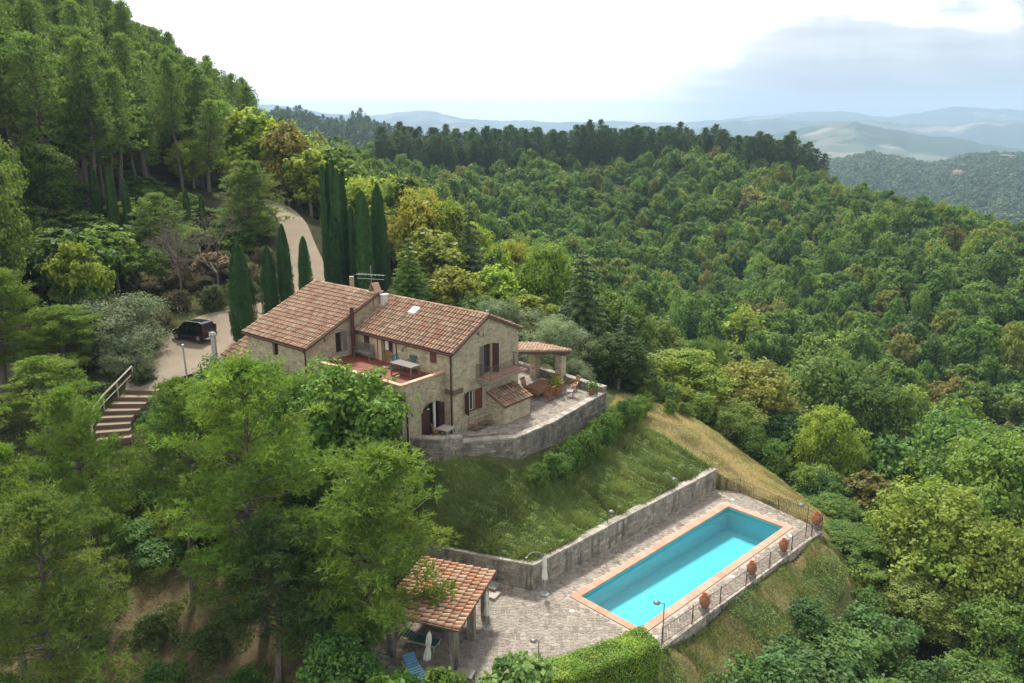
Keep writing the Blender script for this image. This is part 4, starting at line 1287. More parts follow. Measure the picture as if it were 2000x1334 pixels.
# stone oven annexe on the patio
mm = M(); wall_face(mm, (1.46, 3.1), (1.46, 5.75), 5.93, 7.15); wall_face(mm, (0, 3.1), (1.46, 3.1), 5.93, 7.15, gable=[(0, 7.78), (1.46, 7.15)]); wall_face(mm, (1.46, 5.75), (0, 5.75), 5.93, 7.15, gable=[(0, 7.15), (1.46, 7.78)])
hpart(mm, 'oven_wall', mortar_mat)
st = M(); stone_face(st, (1.46, 3.1), (1.46, 5.75), 5.95, 7.12, seed=91, sw=(0.16, 0.4), sh=(0.1, 0.2)); stone_face(st, (0, 3.1), (1.46, 3.1), 5.95, lambda u: 7.72 - 0.42 * u, seed=92, sw=(0.16, 0.4), sh=(0.1, 0.2))
o = hpart(st, 'oven_stone', stone_mat); tag(o, kind='stuff')
roof_slope(house, HOR, (1.62, 3.0, 7.17), (1.62, 5.85, 7.17), (0.02, 3.0, 7.86), (0.02, 5.85, 7.86), 0.29, 100, tile_mat, under_mat, 12, 0.08, name='oven_roof')

# pergola roof behind the gable with stone pillars
pg0, pg1 = 9.75, 8.32
roof_slope(house, HOR, (-0.35, 13.0, pg1), (-3.6, 13.0, pg1), (-0.35, 6.34, pg0), (-3.6, 6.34, pg0), 0.28, 0, tile_mat, under_mat, 14, 0.12, name='porch_roof')
for x_, y_ in ((-0.9, 12.35), (-3.3, 12.35)):
    mm = M(); mm.box(x_ - 0.28, x_ + 0.28, y_ - 0.28, y_ + 0.28, 5.9, 8.12); po = hpart(mm, 'porch_pillar', mortar_mat)
    st = M()
    c4 = [(x_ - .28, y_ - .28), (x_ + .28, y_ - .28), (x_ + .28, y_ + .28), (x_ - .28, y_ + .28)]
    for k in range(4): stone_face(st, c4[k], c4[(k + 1) % 4], 6.0, 8.1, seed=95 + k, sw=(0.18, 0.32), sh=(0.12, 0.22))
    o = st.build('pillar_stone', stone_mat, po, HOR); tag(o, kind='stuff')
mm = M()
mm.box(-3.6, -0.4, 12.2, 12.45, 8.12, 8.28)
for x_ in (-0.55, -1.3, -2.05, -2.8, -3.5):
    mm.hexa([(x_ - .05, 6.32, pg0 - .26), (x_ + .05, 6.32, pg0 - .26), (x_ + .05, 12.95, pg1 - .26), (x_ - .05, 12.95, pg1 - .26), (x_ - .05, 6.32, pg0 - .135), (x_ + .05, 6.32, pg0 - .135), (x_ + .05, 12.95, pg1 - .135), (x_ - .05, 12.95, pg1 - .135)])
hpart(mm, 'porch_beam', beam_mat)
# ------------------------------------------------------------------ pool shelter with a tiled roof
HUT_O = (-2.37, 31.2)
hu = Vector((-0.81 + 2.37, 36.01 - 31.03)).normalized()     # along the low eave, away from the camera
HUT_A = math.atan2(-hu.x, hu.y)
hut = thing('pool_shelter', 'open pool shelter with a low terracotta tiled roof on stone posts', 'shelter', (HUT_O[0], HUT_O[1], 0), HUT_A)
O0 = (0, 0, 0)
LY, LX = 5.15, 4.05
roof_slope(hut, O0, (0, LY, 2.38), (0, 0, 2.38), (-LX, LY, 2.54), (-LX, 0, 2.54), 0.33, 300, tile_new, under_mat, 15, 0.09)
for x_, y_ in ((-0.45, 0.45), (-0.45, 2.75), (-0.45, 4.7), (-LX + .4, 0.4), (-LX + .4, 4.7)):
    mm = M(); mm.box(x_ - .17, x_ + .17, y_ - .17, y_ + .17, 0.0, 2.16 if x_ > -1 else 2.28); mm_o = mm.build('post', retain_mortar, hut, O0)
mm = M(); mm.box(-0.57, -0.33, 0.05, LY - 0.1, 2.16, 2.28); mm.box(-LX + .3, -LX + .5, 0.05, LY - .1, 2.28, 2.39); mm.build('beam', beam_mat, hut, O0)
for k in range(9):
    y_ = 0.12 + k * (LY - 0.24) / 8
    mm = M(); mm.hexa([(-LX, y_ - .04, 2.385), (0.0, y_ - .04, 2.225), (0.0, y_ + .04, 2.225), (-LX, y_ + .04, 2.385), (-LX, y_ - .04, 2.448), (0.0, y_ - .04, 2.288), (0.0, y_ + .04, 2.288), (-LX, y_ + .04, 2.448)])
    mm.build('rafter', wood_mat, hut, O0)


def hutw(x, y):
    c, s = math.cos(HUT_A), math.sin(HUT_A)
    return (HUT_O[0] + x * c - y * s, HUT_O[1] + x * s + y * c)


def furled(name, label, loc, h0, h1, r, lean=(0, 0), cat='umbrella', group=None, base=True):
    t = thing(name, label, cat, loc, 0, group)
    lx, ly = lean
    mm = M(); mm.cyl((0, 0, 0.03), (lx * h1, ly * h1, h1 + 0.08), 0.025, n=6); mm.build('pole', metal_grey, t)
    mm = M(); n = 12; rings = []
    prof = [(h0, r * 1.0), (h0 + .12, r * 1.15), (h0 + (h1 - h0) * .45, r * .62), (h0 + (h1 - h0) * .62, r * .9), (h0 + (h1 - h0) * .85, r * .7), (h1, 0.03)]
    for z, rr_ in prof:
        rings.append([(lx * z + rr_ * (1 + .22 * (i % 2)) * math.cos(2 * math.pi * i / n), ly * z + rr_ * (1 + .22 * (i % 2)) * math.sin(2 * math.pi * i / n), z) for i in range(n)])
    for a, b in zip(rings[:-1], rings[1:]):
        for i in range(n): mm.poly([a[i], a[(i + 1) % n], b[(i + 1) % n], b[i]])
    mm.build('canopy', canvas_mat, t)
    if base:
        mm = M(); mm.lathe((0, 0, 0), [(0, 0.0), (0.26, 0.0), (0.26, 0.07), (0.05, 0.10), (0.0, 0.10)], 12); mm.build('base', concrete_mat, t)
    return t


furled('garden_umbrella', 'furled cream umbrella standing beside the corner of the pool retaining wall', (1.75, 38.75 - 1.0, 0.015), 0.95, 2.35, 0.13)
furled('garden_umbrella', 'furled cream umbrella leaning under the front corner of the pool shelter', (*hutw(-1.6, -0.25), 0.015), 0.7, 2.1, 0.15, (0.10, 0.05))
furled('garden_umbrella', 'furled cream umbrella between the two right posts of the pool shelter', (*hutw(0.0, 3.7), 0.015), 0.8, 2.15, 0.12)
furled('garden_umbrella', 'furled cream umbrella at the tree side of the pool shelter', (*hutw(-3.9, 0.3), 0.015), 0.9, 2.3, 0.10)


def lounger(loc, rz, label, cloth, lift=38):
    t = thing('sun_lounger', label, 'sun lounger', loc, R(rz), 'sun loungers by the pool shelter')
    mm = M()
    for x in (-.32, .32): mm.box(x - .02, x + .02, 0, 1.9, 0.28, 0.33)
    for y in (0.02, 1.26, 1.88): mm.box(-.30, .30, y - .02, y + .02, 0.285, 0.325)
    mm.build('frame', white_mat, t)
    for x in (-.3, .3):
        for y in (0.1, 1.7):
            q = M(); q.box(x - .025, x + .025, y - .025, y + .025, 0, 0.28); q.build('leg', white_mat, t)
    m2 = M()
    for k in range(9): m2.box(-.29, .29, 0.02 + k * .136, 0.13 + k * .136, 0.332, 0.36)
    m2.build('seat', cloth, t)
    m3 = M(); c, s = math.cos(R(lift)), math.sin(R(lift))
    for k in range(5):
        a, b = k * .136, k * .136 + .11
        m3.hexa([(-.29, 1.26 + a * c, .335 + a * s), (.29, 1.26 + a * c, .335 + a * s), (.29, 1.26 + b * c, .335 + b * s), (-.29, 1.26 + b * c, .335 + b * s)] + [(-.29, 1.26 + a * c - .03 * s, .365 + a * s), (.29, 1.26 + a * c - .03 * s, .365 + a * s), (.29, 1.26 + b * c - .03 * s, .365 + b * s), (-.29, 1.26 + b * c - .03 * s, .365 + b * s)])
    m3.build('backrest', cloth, t)
    return t


l1 = lounger((*hutw(-1.25, -1.35), 0.015), 28, 'blue striped sun lounger at the near end of the pool shelter', blue_cloth, 30)
m_ = M()
for k in range(7): m_.box(-.31, .31, 0.06 + k * .17, 0.13 + k * .17, 0.364, 0.372)
m_.build('towel_stripe', lightblue_cloth, l1)
lounger((*hutw(-1.7, 1.5), 0.015), 70, 'green lounger stored in the shade of the pool shelter', green_plastic, 20)
t = thing('pool_table', 'pale low table under the edge of the pool shelter roof', 'table', (*hutw(0.35, -0.3), 0.015), R(-15))
mm = M(); mm.box(-.4, .4, -.3, .3, .42, .46); mm.build('table_top', cap_mat, t)
for x in (-.35, .35):
    for y in (-.25, .25):
        q = M(); q.box(x - .025, x + .025, y - .025, y + .025, 0, .42); q.build('leg', greywood, t)
t = thing('storage_chest', 'grey storage chest in the dark under the pool shelter', 'chest', (*hutw(-2.3, 3.4), 0.015), HUT_A)
mm = M(); mm.box(-.35, .35, -.7, .7, 0, .55); mm.build('chest_body', greywood, t)
mm = M(); mm.box(-.38, .38, -.73, .73, .552, .62); mm.build('lid', greywood, t)
# shallow stone steps beside the shelter, against the wall
t = thing('stone_steps', 'two worn stone steps at the foot of the short retaining wall', 'steps', (*PW(-2.0, -3.4), 0), 0)
for k, (d0, w) in enumerate(((1.3, 3.0), (0.75, 2.6))):
    d = Vector((3.0, -1.7)).normalized(); n = Vector((d.y, -d.x)); c = Vector((-1.6, 39.0)) + n * (d0 - .35) - d * (.1 * k)
    mm = M(); mm.tn = .4 + .2 * k; mm.obox((c.x, c.y), (d.x, d.y), (w, 0.7), 0.013, .16 + .15 * k); mm.build('step', cap_mat, t, (*PW(-2.0, -3.4), 0))

# ------------------------------------------------------------------ pool fence, jars and lamps
fence = thing('pool_fence', 'thin dark iron fence round the outer edge of the pool terrace', 'fence', (7.25, 33.3, 0))
FO = (7.25, 33.3, 0)
fpts = [(7.25, 33.38), (12.8, 38.55), (18.35, 43.98), (19.25, 44.75), (17.42, 47.45), (15.6, 50.0), (14.35, 50.45)]
rail = M(); bars = M(); posts = []
for a, b in zip(fpts[:-1], fpts[1:]):
    L = math.dist(a, b); n = max(1, round(L / 0.125))
    for z in (0.14, 0.98): rail.cyl((*a, z), (*b, z), 0.016, n=5)
    for k in range(n):
        x, y = a[0] + (b[0] - a[0]) * k / n, a[1] + (b[1] - a[1]) * k / n
        bars.cyl((x, y, 0.10), (x, y, 1.03), 0.010, n=4, caps=False)
    npst = max(1, round(L / 2.6))
    for k in range(npst): posts.append((a[0] + (b[0] - a[0]) * k / npst, a[1] + (b[1] - a[1]) * k / npst))
posts.append(fpts[-1])
rail.build('rail', metal_dark, fence, FO); o = bars.build('bar', metal_dark, fence, FO); tag(o, kind='stuff')
for x, y in posts:
    mm = M(); mm.cyl((x, y, 0.0), (x, y, 1.12), 0.026, n=6); mm.cyl((x + .05, y - .12, 0.0), (x, y, .75), 0.012, n=4); mm.build('post', metal_dark, fence, FO)

# jars stand on small plinths just outside the fence line on the terrace edge
JP = [(0.0, 0.02), (0.13, 0.0), (0.20, 0.10), (0.27, 0.28), (0.285, 0.42), (0.25, 0.56), (0.17, 0.66), (0.135, 0.70), (0.16, 0.75), (0.17, 0.79), (0.135, 0.79), (0.11, 0.72), (0.10, 0.55)]
JARS = [((9.98, 36.25), 'terracotta jar on the fence line nearest the pool lamp and hedge', 1.0), ((13.35, 39.45), 'terracotta jar second along the pool fence from the hedge', .97), ((15.95, 41.95), 'terracotta jar third along the pool fence from the hedge', .97), ((19.05, 45.1), 'terracotta jar at the far corner of the pool fence', 1.08)]
jar0 = None
for (x, y), lab, s in JARS:
    if jar0 is None:
        t = thing('terracotta_jar', lab, 'jar', (x, y, 0.0), 0.3, 'terracotta jars along the pool fence')
        kids = []
        mm = M(); mm.box(-.2, .2, -.2, .2, 0.012, .22); kids.append(mm.build('plinth', cap_mat, t))
        mm = M(); mm.lathe((0, 0, .22), JP, 18); kids.append(mm.build('jar_body', terracotta, t, smooth=True))
        for sg in (-1, 1):
            mm = M(); pts = [(sg * (.25 + .09 * math.sin(math.pi * k / 6)), 0, .22 + .5 + .2 * k / 6 - (.0)) for k in range(7)]
            pts = [(sg * .235, 0, .75), (sg * .31, 0, .80), (sg * .31, 0, .88), (sg * .16, 0, .93)]
            mm.tube(pts, .022, 6); kids.append(mm.build('handle', terracotta, t))
        jar0 = t
    else:
        t = jar0.copy(); COL.objects.link(t); t.location = (x, y, 0); t['label'] = lab
        for c in kids:
            d = c.copy(); COL.objects.link(d); d.parent = t
    t.scale = (s, s, s)


def lamp(loc, label, h=1.9, dirn=(-1, 0), arm=0.35):
    t = thing('garden_lamp', label, 'lamp', loc, 0, 'slim garden lamps')
    mm = M(); mm.cyl((0, 0, 0), (0, 0, h), 0.03, 0.022, 7); mm.build('pole', metal_dark, t)
    dx, dy = dirn
    mm = M(); mm.cyl((0, 0, h - .03), (dx * arm, dy * arm, h + .02), 0.018, n=5); mm.build('arm', metal_dark, t)
    mm = M(); mm.lathe((dx * (arm + .08), dy * (arm + .08), h - .06), [(0.0, 0.13), (0.10, 0.11), (0.17, 0.05), (0.17, 0.0), (0.0, 0.0)], 12); mm.build('lamp_shade', lamp_metal, t)
    mm = M(); mm.lathe((dx * (arm + .08), dy * (arm + .08), h - .085), [(0.0, 0.0), (0.11, 0.005), (0.12, 0.022)], 10); mm.build('lens', clearlens, t)


lamp((7.35, 33.75, 0.0), 'slim dark lamp at the near corner of the pool beside the hedge', 2.1, (-.8, .3))
lamp((18.0, 44.0, 0.0), 'slim dark lamp at the far right corner of the pool terrace', 2.1, (-.9, .3))
lamp((1.25, 32.2, 0.0), 'short dark lamp at the edge of the paving behind the hedge', 1.15, (-.9, .2), .2)
x, y = PW(5.6, -1.98); lamp((x, y, 1.4), 'low lamp on the bank behind the middle of the pool wall', 1.0, (.6, -.7), .22)
x, y = PW(12.0, -1.98); lamp((x, y, 1.4), 'low lamp on the bank behind the far part of the pool wall', 1.0, (.6, -.7), .22)
t = thing('outdoor_shower', 'thin curved metal shower pipe behind the furled umbrella', 'shower', (*PW(-0.55, -1.45), 0.0))
mm = M(); pts = [(0, 0, 0), (0, 0, 2.0)] + [(.45 - .45 * math.cos(a) - .0, -.1 * (1 - math.cos(a)), 2.0 + .35 * math.sin(a)) for a in [math.pi * k / 8 for k in range(1, 8)]]
mm.tube([(-p[0], p[1], p[2]) for p in pts], 0.02, 6); mm.build('pipe', metal_grey, t)
mm = M(); mm.lathe((-pts[-1][0], pts[-1][1], pts[-1][2] - .05), [(0.0, .05), (.08, .0), (0, 0)], 8); mm.build('shower_head', metal_grey, t)

# ------------------------------------------------------------------ furniture


def table(loc, rz, label, w, d, h, mat, top_th=.04, cat='table'):
    t = thing('garden_table', label, cat, loc, rz)
    mm = M(); mm.box(-w / 2, w / 2, -d / 2, d / 2, h - top_th, h); mm.build('table_top', mat, t)
    for sx in (-1, 1):
        for sy in (-1, 1):
            q = M(); q.box(sx * (w / 2 - .07) - .03, sx * (w / 2 - .07) + .03, sy * (d / 2 - .07) - .03, sy * (d / 2 - .07) + .03, 0, h - top_th); q.build('leg', mat, t)
    return t


def chair(loc, rz, label, mat, group=None, recl=10, hb=0.95, w=.5):
    t = thing('garden_chair', label, 'chair', loc, rz, group)
    mm = M(); mm.box(-w / 2, w / 2, -.24, .24, .41, .45); mm.build('seat', mat, t)
    s = math.tan(R(recl))
    b = M()
    for k in range(5):
        x = -w / 2 + .04 + k * (w - .08) / 4
        b.hexa([(x - .03, .22, .45), (x + .03, .22, .45), (x + .03, .25, .45), (x - .03, .25, .45)] + [(x - .03, .22 + s * (hb - .45), hb), (x + .03, .22 + s * (hb - .45), hb), (x + .03, .25 + s * (hb - .45), hb), (x - .03, .25 + s * (hb - .45), hb)])
    b.hexa([(-w / 2, .20 + s * (hb - .5), hb - .05), (w / 2, .20 + s * (hb - .5), hb - .05), (w / 2, .26 + s * (hb - .5), hb - .05), (-w / 2, .26 + s * (hb - .5), hb - .05), (-w / 2, .2 + s * (hb - .45), hb + .03), (w / 2, .2 + s * (hb - .45), hb + .03), (w / 2, .26 + s * (hb - .45), hb + .03), (-w / 2, .26 + s * (hb - .45), hb + .03)])
    b.build('backrest', mat, t)
    for sx in (-1, 1):
        for sy in (-1, 1):
            q = M(); q.box(sx * (w / 2 - .03) - .022, sx * (w / 2 - .03) + .022, sy * .21 - .022, sy * .21 + .022, 0, .41); q.build('leg', mat, t)
        q = M(); q.box(sx * (w / 2 + .01) - .025, sx * (w / 2 + .01) + .025, -.24, .24, .64, .67); q.box(sx * (w / 2 + .01) - .02, sx * (w / 2 + .01) + .02, -.23, -.19, .45, .64); q.build('armrest', mat, t)
    return t


def HWz(x, y, z): return (*HW(x, y), z)


# red terrace
t = thing('garden_bench', 'weathered wooden bench against the wall on the red terrace', 'bench', HWz(-7.7, -0.42, 9.446), HA)
mm = M()
for k in range(4): mm.box(-.75, .75, -.22 + k * .115, -.125 + k * .115, .42, .45)
mm.build('seat', greywood, t)
mm = M()
for k in range(13): mm.box(-.72 + k * .116, -.68 + k * .116, .24, .27, .5, .92)
mm.box(-.75, .75, .235, .275, .92, .98); mm.box(-.75, .75, .235, .275, .45, .5)
mm.build('backrest', greywood, t)
for sx in (-1, 1):
    for yy in (-.2, .25):
        q = M(); q.box(sx * .72 - .03, sx * .72 + .03, yy - .03, yy + .03, 0, .42 if yy < 0 else .45); q.build('leg', greywood, t)
    q = M(); q.box(sx * .74 - .03, sx * .74 + .03, -.24, .27, .64, .68); q.build('armrest', greywood, t)
chair(HWz(-4.15, -0.85, 9.446), HA + R(60), 'green plastic chair at the grey table on the red terrace', green_plastic, recl=14, hb=.9, w=.56)
chair(HWz(-3.3, -0.45, 9.446), HA + R(5), 'green plastic chair half hidden behind the terrace table', green_plastic, recl=14, hb=.9, w=.56)
table(HWz(-2.9, -1.2, 9.446), HA, 'rectangular grey weathered table on the red terrace', 1.9, .85, .74, greywood)
t = thing('parasol_pole', 'thin dark parasol pole in a round base outside the terrace door', 'parasol pole', HWz(-5.0, -0.95, 9.446))
mm = M(); mm.lathe((0, 0, 0), [(0, .0), (.27, 0), (.27, .06), (.05, .08), (0, .08)], 14); mm.build('base', cap_mat, t)
mm = M(); mm.cyl((0, 0, .05), (0, 0, 1.65), .022, n=7); mm.build('pole', metal_dark, t)

# patio near the arched doors
table(HWz(0.25, -0.95, 5.945), HA + R(10), 'round-edged grey table on the patio by the arched doors', .9, .9, .72, cap_mat)
chair(HWz(-0.1, -1.35, 5.945), HA + R(150), 'brown chair between the arched door and the patio wall', wood_mat)
chair(HWz(1.0, -0.75, 5.945), HA + R(-40), 'grey metal chair facing the small patio table', metal_grey)
t = thing('log_holder', 'wrought iron basket of firewood against the gable wall', 'log holder', HWz(0.62, 1.75, 5.945), HA)
mm = M()
for x in (-.28, .28):
    for y in (-.8, .8): mm.cyl((x, y, 0), (x, y, .75), .018, n=5)
    mm.cyl((x, -.8, .75), (x, .8, .75), .018, n=5); mm.cyl((x, -.8, .08), (x, .8, .08), .018, n=5)
mm.build('frame', metal_dark, t)
rl_ = random.Random(9)
for k in range(26):
    x, y, z = -.2 + .13 * (k % 4), -.68 + .27 * ((k // 4) % 6), .14 + .12 * (k // 12)
    mm = M(); mm.cyl((x, y - .12, z), (x + .02, y + .12, z + rl_.uniform(-.01, .01)), .055, n=7); mm.build('log', bark if k % 2 else wood_mat, t)
t = thing('plank', 'pale wooden plank lying on the patio beside the firewood', 'plank', HWz(1.65, 0.9, 5.945), HA + R(55))
mm = M(); mm.box(-1.0, 1.0, -.06, .06, 0.04, .10); mm.build('board', cap_mat, t)
for x in (-.8, .8):
    mm = M(); mm.box(x - .05, x + .05, -.08, .08, 0.0, .04); mm.build('foot', metal_dark, t)

# dining corner beyond the oven
tb = table(HWz(-0.35, 9.2, 5.945), HA, 'dining table under a brownish orange cloth beneath the tiled porch', 1.1, 2.0, .75, wood_mat)
cl = M(); cl.box(-.62, .62, -1.08, 1.08, .752, .765)
for a, b in (((-.62, -1.08), (.62, -1.08)), ((.62, -1.08), (.62, 1.08)), ((.62, 1.08), (-.62, 1.08)), ((-.62, 1.08), (-.62, -1.08))):
    n = 10
    for k in range(n):
        p = (a[0] + (b[0] - a[0]) * k / n, a[1] + (b[1] - a[1]) * k / n); q = (a[0] + (b[0] - a[0]) * (k + 1) / n, a[1] + (b[1] - a[1]) * (k + 1) / n)
        e = .03 * (k % 2); f = .03 * ((k + 1) % 2); s = lambda v, w: (v[0] * (1 + w), v[1] * (1 + w))
        cl.poly([(*p, .765), (*q, .765), (*s(q, f), .42), (*s(p, e), .42)])
co = cl.build('tablecloth', orange_cloth); co.location = HWz(-0.35, 9.2, 5.946); co.rotation_euler = (0, 0, HA)
tag(co, 'brownish orange cloth hanging over the dining table under the porch', 'tablecloth')
G_ = 'wooden chairs round the dining table'
for k, (x, y, a, lab) in enumerate([(0.75, 8.7, -90, 'wooden folding chair on the open side of the dining table nearer the oven'), (0.75, 9.7, -80, 'wooden folding chair on the open side of the dining table farther from the oven'), (-1.3, 8.9, 90, 'wooden chair on the house side of the dining table'), (-0.3, 10.7, 0, 'wooden chair at the far head of the dining table')]):
    chair(HWz(x, y, 5.945), HA + R(a), lab, wood_mat, G_, recl=20, hb=1.05)
chair(HWz(1.5, 10.2, 5.945), HA + R(-60), 'pale reclining chair standing apart under the porch', cap_mat, recl=28, hb=1.0)
chair(HWz(0.9, 11.4, 5.945), HA + R(-20), 'brown reclining chair near the porch pillar', wood_mat, recl=28, hb=1.0)


def potted(loc, label, col, leafcol, s=1.0):
    t = thing('potted_plant', label, 'potted plant', loc)
    mm = M(); mm.lathe((0, 0, 0), [(0, 0), (.13 * s, 0), (.2 * s, .34 * s), (.22 * s, .36 * s), (.17 * s, .33 * s), (0, .32 * s)], 12); mm.build('pot', terracotta, t)
    r = np.random.RandomState(int(loc[0] * 100) % 1000)
    n = 260
    C = r.normal(size=(n, 3)) * np.array([.2, .2, .2]) * s + np.array([0, 0, .6 * s])
    V, F_q, T = leaf_quads(C, r.normal(size=(n, 3)) + [0, 0, .6], .07 * s, r)
    me = np_mesh('foliage', V, F_q, leaf_fig, tone=T); o = bpy.data.objects.new('foliage', me); COL.objects.link(o); o.parent = t
    o.color = (*leafcol, 0)


def leaf_quads(C, N, size, r, asp=0.6, bend=0.0):
    """Diamond-shaped leaves at C facing N; returns verts, quads, tones."""
    n = len(C)
    N = N / np.maximum(np.linalg.norm(N, axis=1, keepdims=True), 1e-6)
    T = np.cross(N, r.normal(size=(n, 3))); T /= np.maximum(np.linalg.norm(T, axis=1, keepdims=True), 1e-6)
    B = np.cross(N, T)
    s = size * (0.65 + 0.7 * r.rand(n, 1)) if np.isscalar(size) else size[:, None]
    V = np.stack([C - T * s, C - B * s * asp + N * s * bend, C + T * s, C + B * s * asp + N * s * bend], 1).reshape(-1, 3)
    F = np.arange(4 * n).reshape(n, 4)
    return V, F, r.rand(n)


potted(HWz(2.6, 11.3, 5.945), 'leafy potted plant beside the porch pillar', None, (0.08, 0.15, 0.03), 1.2)
potted(HWz(0.4, 9.9, 5.945), 'yellow-green potted plant under the porch near the balcony', None, (0.22, 0.26, 0.03), 1.3)
t = thing('porch_shade_strip', 'dark runner on the patio floor along the porch side', 'mat', HWz(1.0, 9.6, 5.947), HA)  # thin dark strip stands in for the edge of the porch's cast shade
mm = M(); mm.box(-.06, .06, -1.6, 1.6, 0, .012); mm.build('shade_surface', beam_mat, t)

# ------------------------------------------------------------------ hedge
HDG = [(6.55, 32.35), (0.2, 29.05), (-2.2, 27.7)]


def leafy_box(name, label, cat, pts, w, h, z0, seed, nper=2600, leaf=0.05, mat=leaf_hedge):
    t = thing(name, label, cat, (pts[0][0], pts[0][1], z0))
    r = np.random.RandomState(seed); org = np.array([pts[0][0], pts[0][1], z0])
    VV, FF, TT = [], [], []; k0 = 0; inner = M()
    for a, b in zip(pts[:-1], pts[1:]):
        L = math.dist(a, b); d = np.array([(b[0] - a[0]) / L, (b[1] - a[1]) / L]); nn_ = np.array([-d[1], d[0]])
        inner.obox(((a[0] + b[0]) / 2, (a[1] + b[1]) / 2), tuple(d), (L - .12, w - .22), z0, z0 + h - .12)
        n = int(nper * L)
        u = r.rand(n) * L; face = r.rand(n)
        ww = (r.rand(n) - .5) * w; hh = r.rand(n) * h
        N = np.zeros((n, 3))
        top = face < .45; s1 = (face >= .45) & (face < .70); s2 = (face >= .70) & (face < .93); en = face >= .93
        hh[top] = h; N[top] = (0, 0, 1); ww[s1] = -w / 2; ww[s2] = w / 2; N[s1, :2] = -nn_; N[s2, :2] = nn_
        u[en] = np.where(r.rand(en.sum()) < .5, 0, L); N[en, :2] = d
        bump = .07 * np.sin(u * 3.1 + hh * 2) * np.sin(ww * 4 + u) + .06 * np.sin(u * 1.3 + 1) + r.normal(size=n) * .05 + (r.rand(n) > .985) * .12
        edge_ = np.maximum(0, np.abs(ww) / (w / 2) - .72) / .28 * (hh > h - .01); bump -= .16 * edge_ ** 2
        C = np.stack([a[0] + d[0] * u + nn_[0] * ww, a[1] + d[1] * u + nn_[1] * ww, z0 + hh], 1) + N * bump[:, None]
        V, F, T = leaf_quads(C - org, N + r.normal(size=(n, 3)) * .55, leaf, r)
        T = np.clip(T * .6 + .4 * (0.5 + .5 * np.sin(u * 1.9 + seed)), 0, 1)
        VV.append(V); FF.append(F + k0); TT.append(T); k0 += len(V)
    o = bpy.data.objects.new('hedge_leaf', np_mesh('hedge_leaf', np.concatenate(VV), np.concatenate(FF), mat, tone=np.concatenate(TT))); COL.objects.link(o); o.parent = t
    tag(o, kind='stuff')
    inner.build('inner_branches', plain('hedge_interior', (0.03, 0.045, 0.015), .9), t, tuple(org))
    return t


leafy_box('clipped_hedge', 'long box-cut bright green hedge at the near end of the pool', 'hedge', HDG, 1.55, 1.75, -0.6 + .15, 5, 5200, .042)

# ------------------------------------------------------------------ steps, handrail and stone posts on the left
t = thing('garden_steps', 'curving flight of timber-edged steps descending from the courtyard', 'steps', (-25, 49, 7))
STP = [(-24.75, 50.75, 7.26), (-24.95, 50.1, 7.0), (-25.15, 49.5, 6.75), (-25.35, 48.9, 6.5), (-25.45, 48.3, 6.25), (-25.4, 47.7, 6.0), (-25.2, 47.1, 5.75), (-24.9, 46.5, 5.5)]
for k, (x, y, z) in enumerate(STP):
    w = 2.2 if k < 4 else 2.0; a = R(-4 + 3 * k)
    mm = M(); mm.tn = .5
    mm.obox((x, y), (math.cos(a), math.sin(a)), (w, .50), z - .42, z); mm.build('step', step_mat, t, (-25, 49, 7))
    mm = M(); mm.obox((x + math.sin(a) * .29, y - math.cos(a) * .29), (math.cos(a), math.sin(a)), (w, .07), z - .4, z + .012); mm.build('step_edge', beam_mat, t, (-25, 49, 7))
t = thing('handrail', 'bleached wooden handrail curving beside the garden steps', 'handrail', (-26.5, 49, 6.5))
HR_ = [(-25.75, 51.6, 8.6), (-26.2, 50.2, 7.95), (-26.6, 49.0, 7.4), (-26.75, 48.0, 6.95), (-26.55, 47.2, 6.5), (-26.3, 46.6, 5.6)]
mm = M(); mm.tube(HR_, .055, 7); mm.build('rail', handrail_mat, t, (-26.5, 49, 6.5))
mm = M(); mm.tube([(x + .05, y, z - .45) for x, y, z in HR_[:-1]], .035, 6); mm.build('lower_rail', handrail_mat, t, (-26.5, 49, 6.5))
for x, y, z in HR_[:-1]:
    mm = M(); mm.cyl((x, y, z - 1.2), (x, y, z), .045, n=6); mm.build('post', handrail_mat, t, (-26.5, 49, 6.5))
t = thing('stone_post', 'pale stone post with a capital beside the black car', 'stone post', (-21.6, 55.6, hz(-21.6, 55.6)), 0)
mm = M(); mm.box(-.14, .14, -.14, .14, 0, 1.85); mm.build('shaft', concrete_mat, t)
mm = M(); mm.box(-.22, .22, -.18, .18, 1.852, 2.02); mm.box(-.15, .15, -.13, .13, 2.02, 2.12); mm.build('capital', concrete_mat, t)
t = thing('metal_post', 'thin grey post with a small round top at the edge of the courtyard', 'post', (-22.4, 52.3, hz(-22.4, 52.3)), 0)
mm = M(); mm.cyl((0, 0, 0), (-.05, 0, 2.35), .07, .06, 8); mm.build('shaft', concrete_mat, t)
mm = M(); mm.lathe((-.05, 0, 2.35), [(.06, 0), (.10, .04), (.09, .12), (0, .17)], 8); mm.build('cap', metal_grey, t)
# low wall and pillar where the drive meets the house
chain_wall('garden_wall', 'low brick and stone wall end beside the drive behind the roof', [(-17.2, 68.6), (-16.6, 70.6)], 8.4, 10.6, .45, 61, stone=stone_mat, mort=mortar_mat)
chain_wall('gate_pillar', 'small pale stone pillar behind the farmhouse ridge', [(-13.9, 67.2), (-13.55, 67.3)], 7.5, 11.7, .35, 62, stone=stone_mat, mort=mortar_mat)


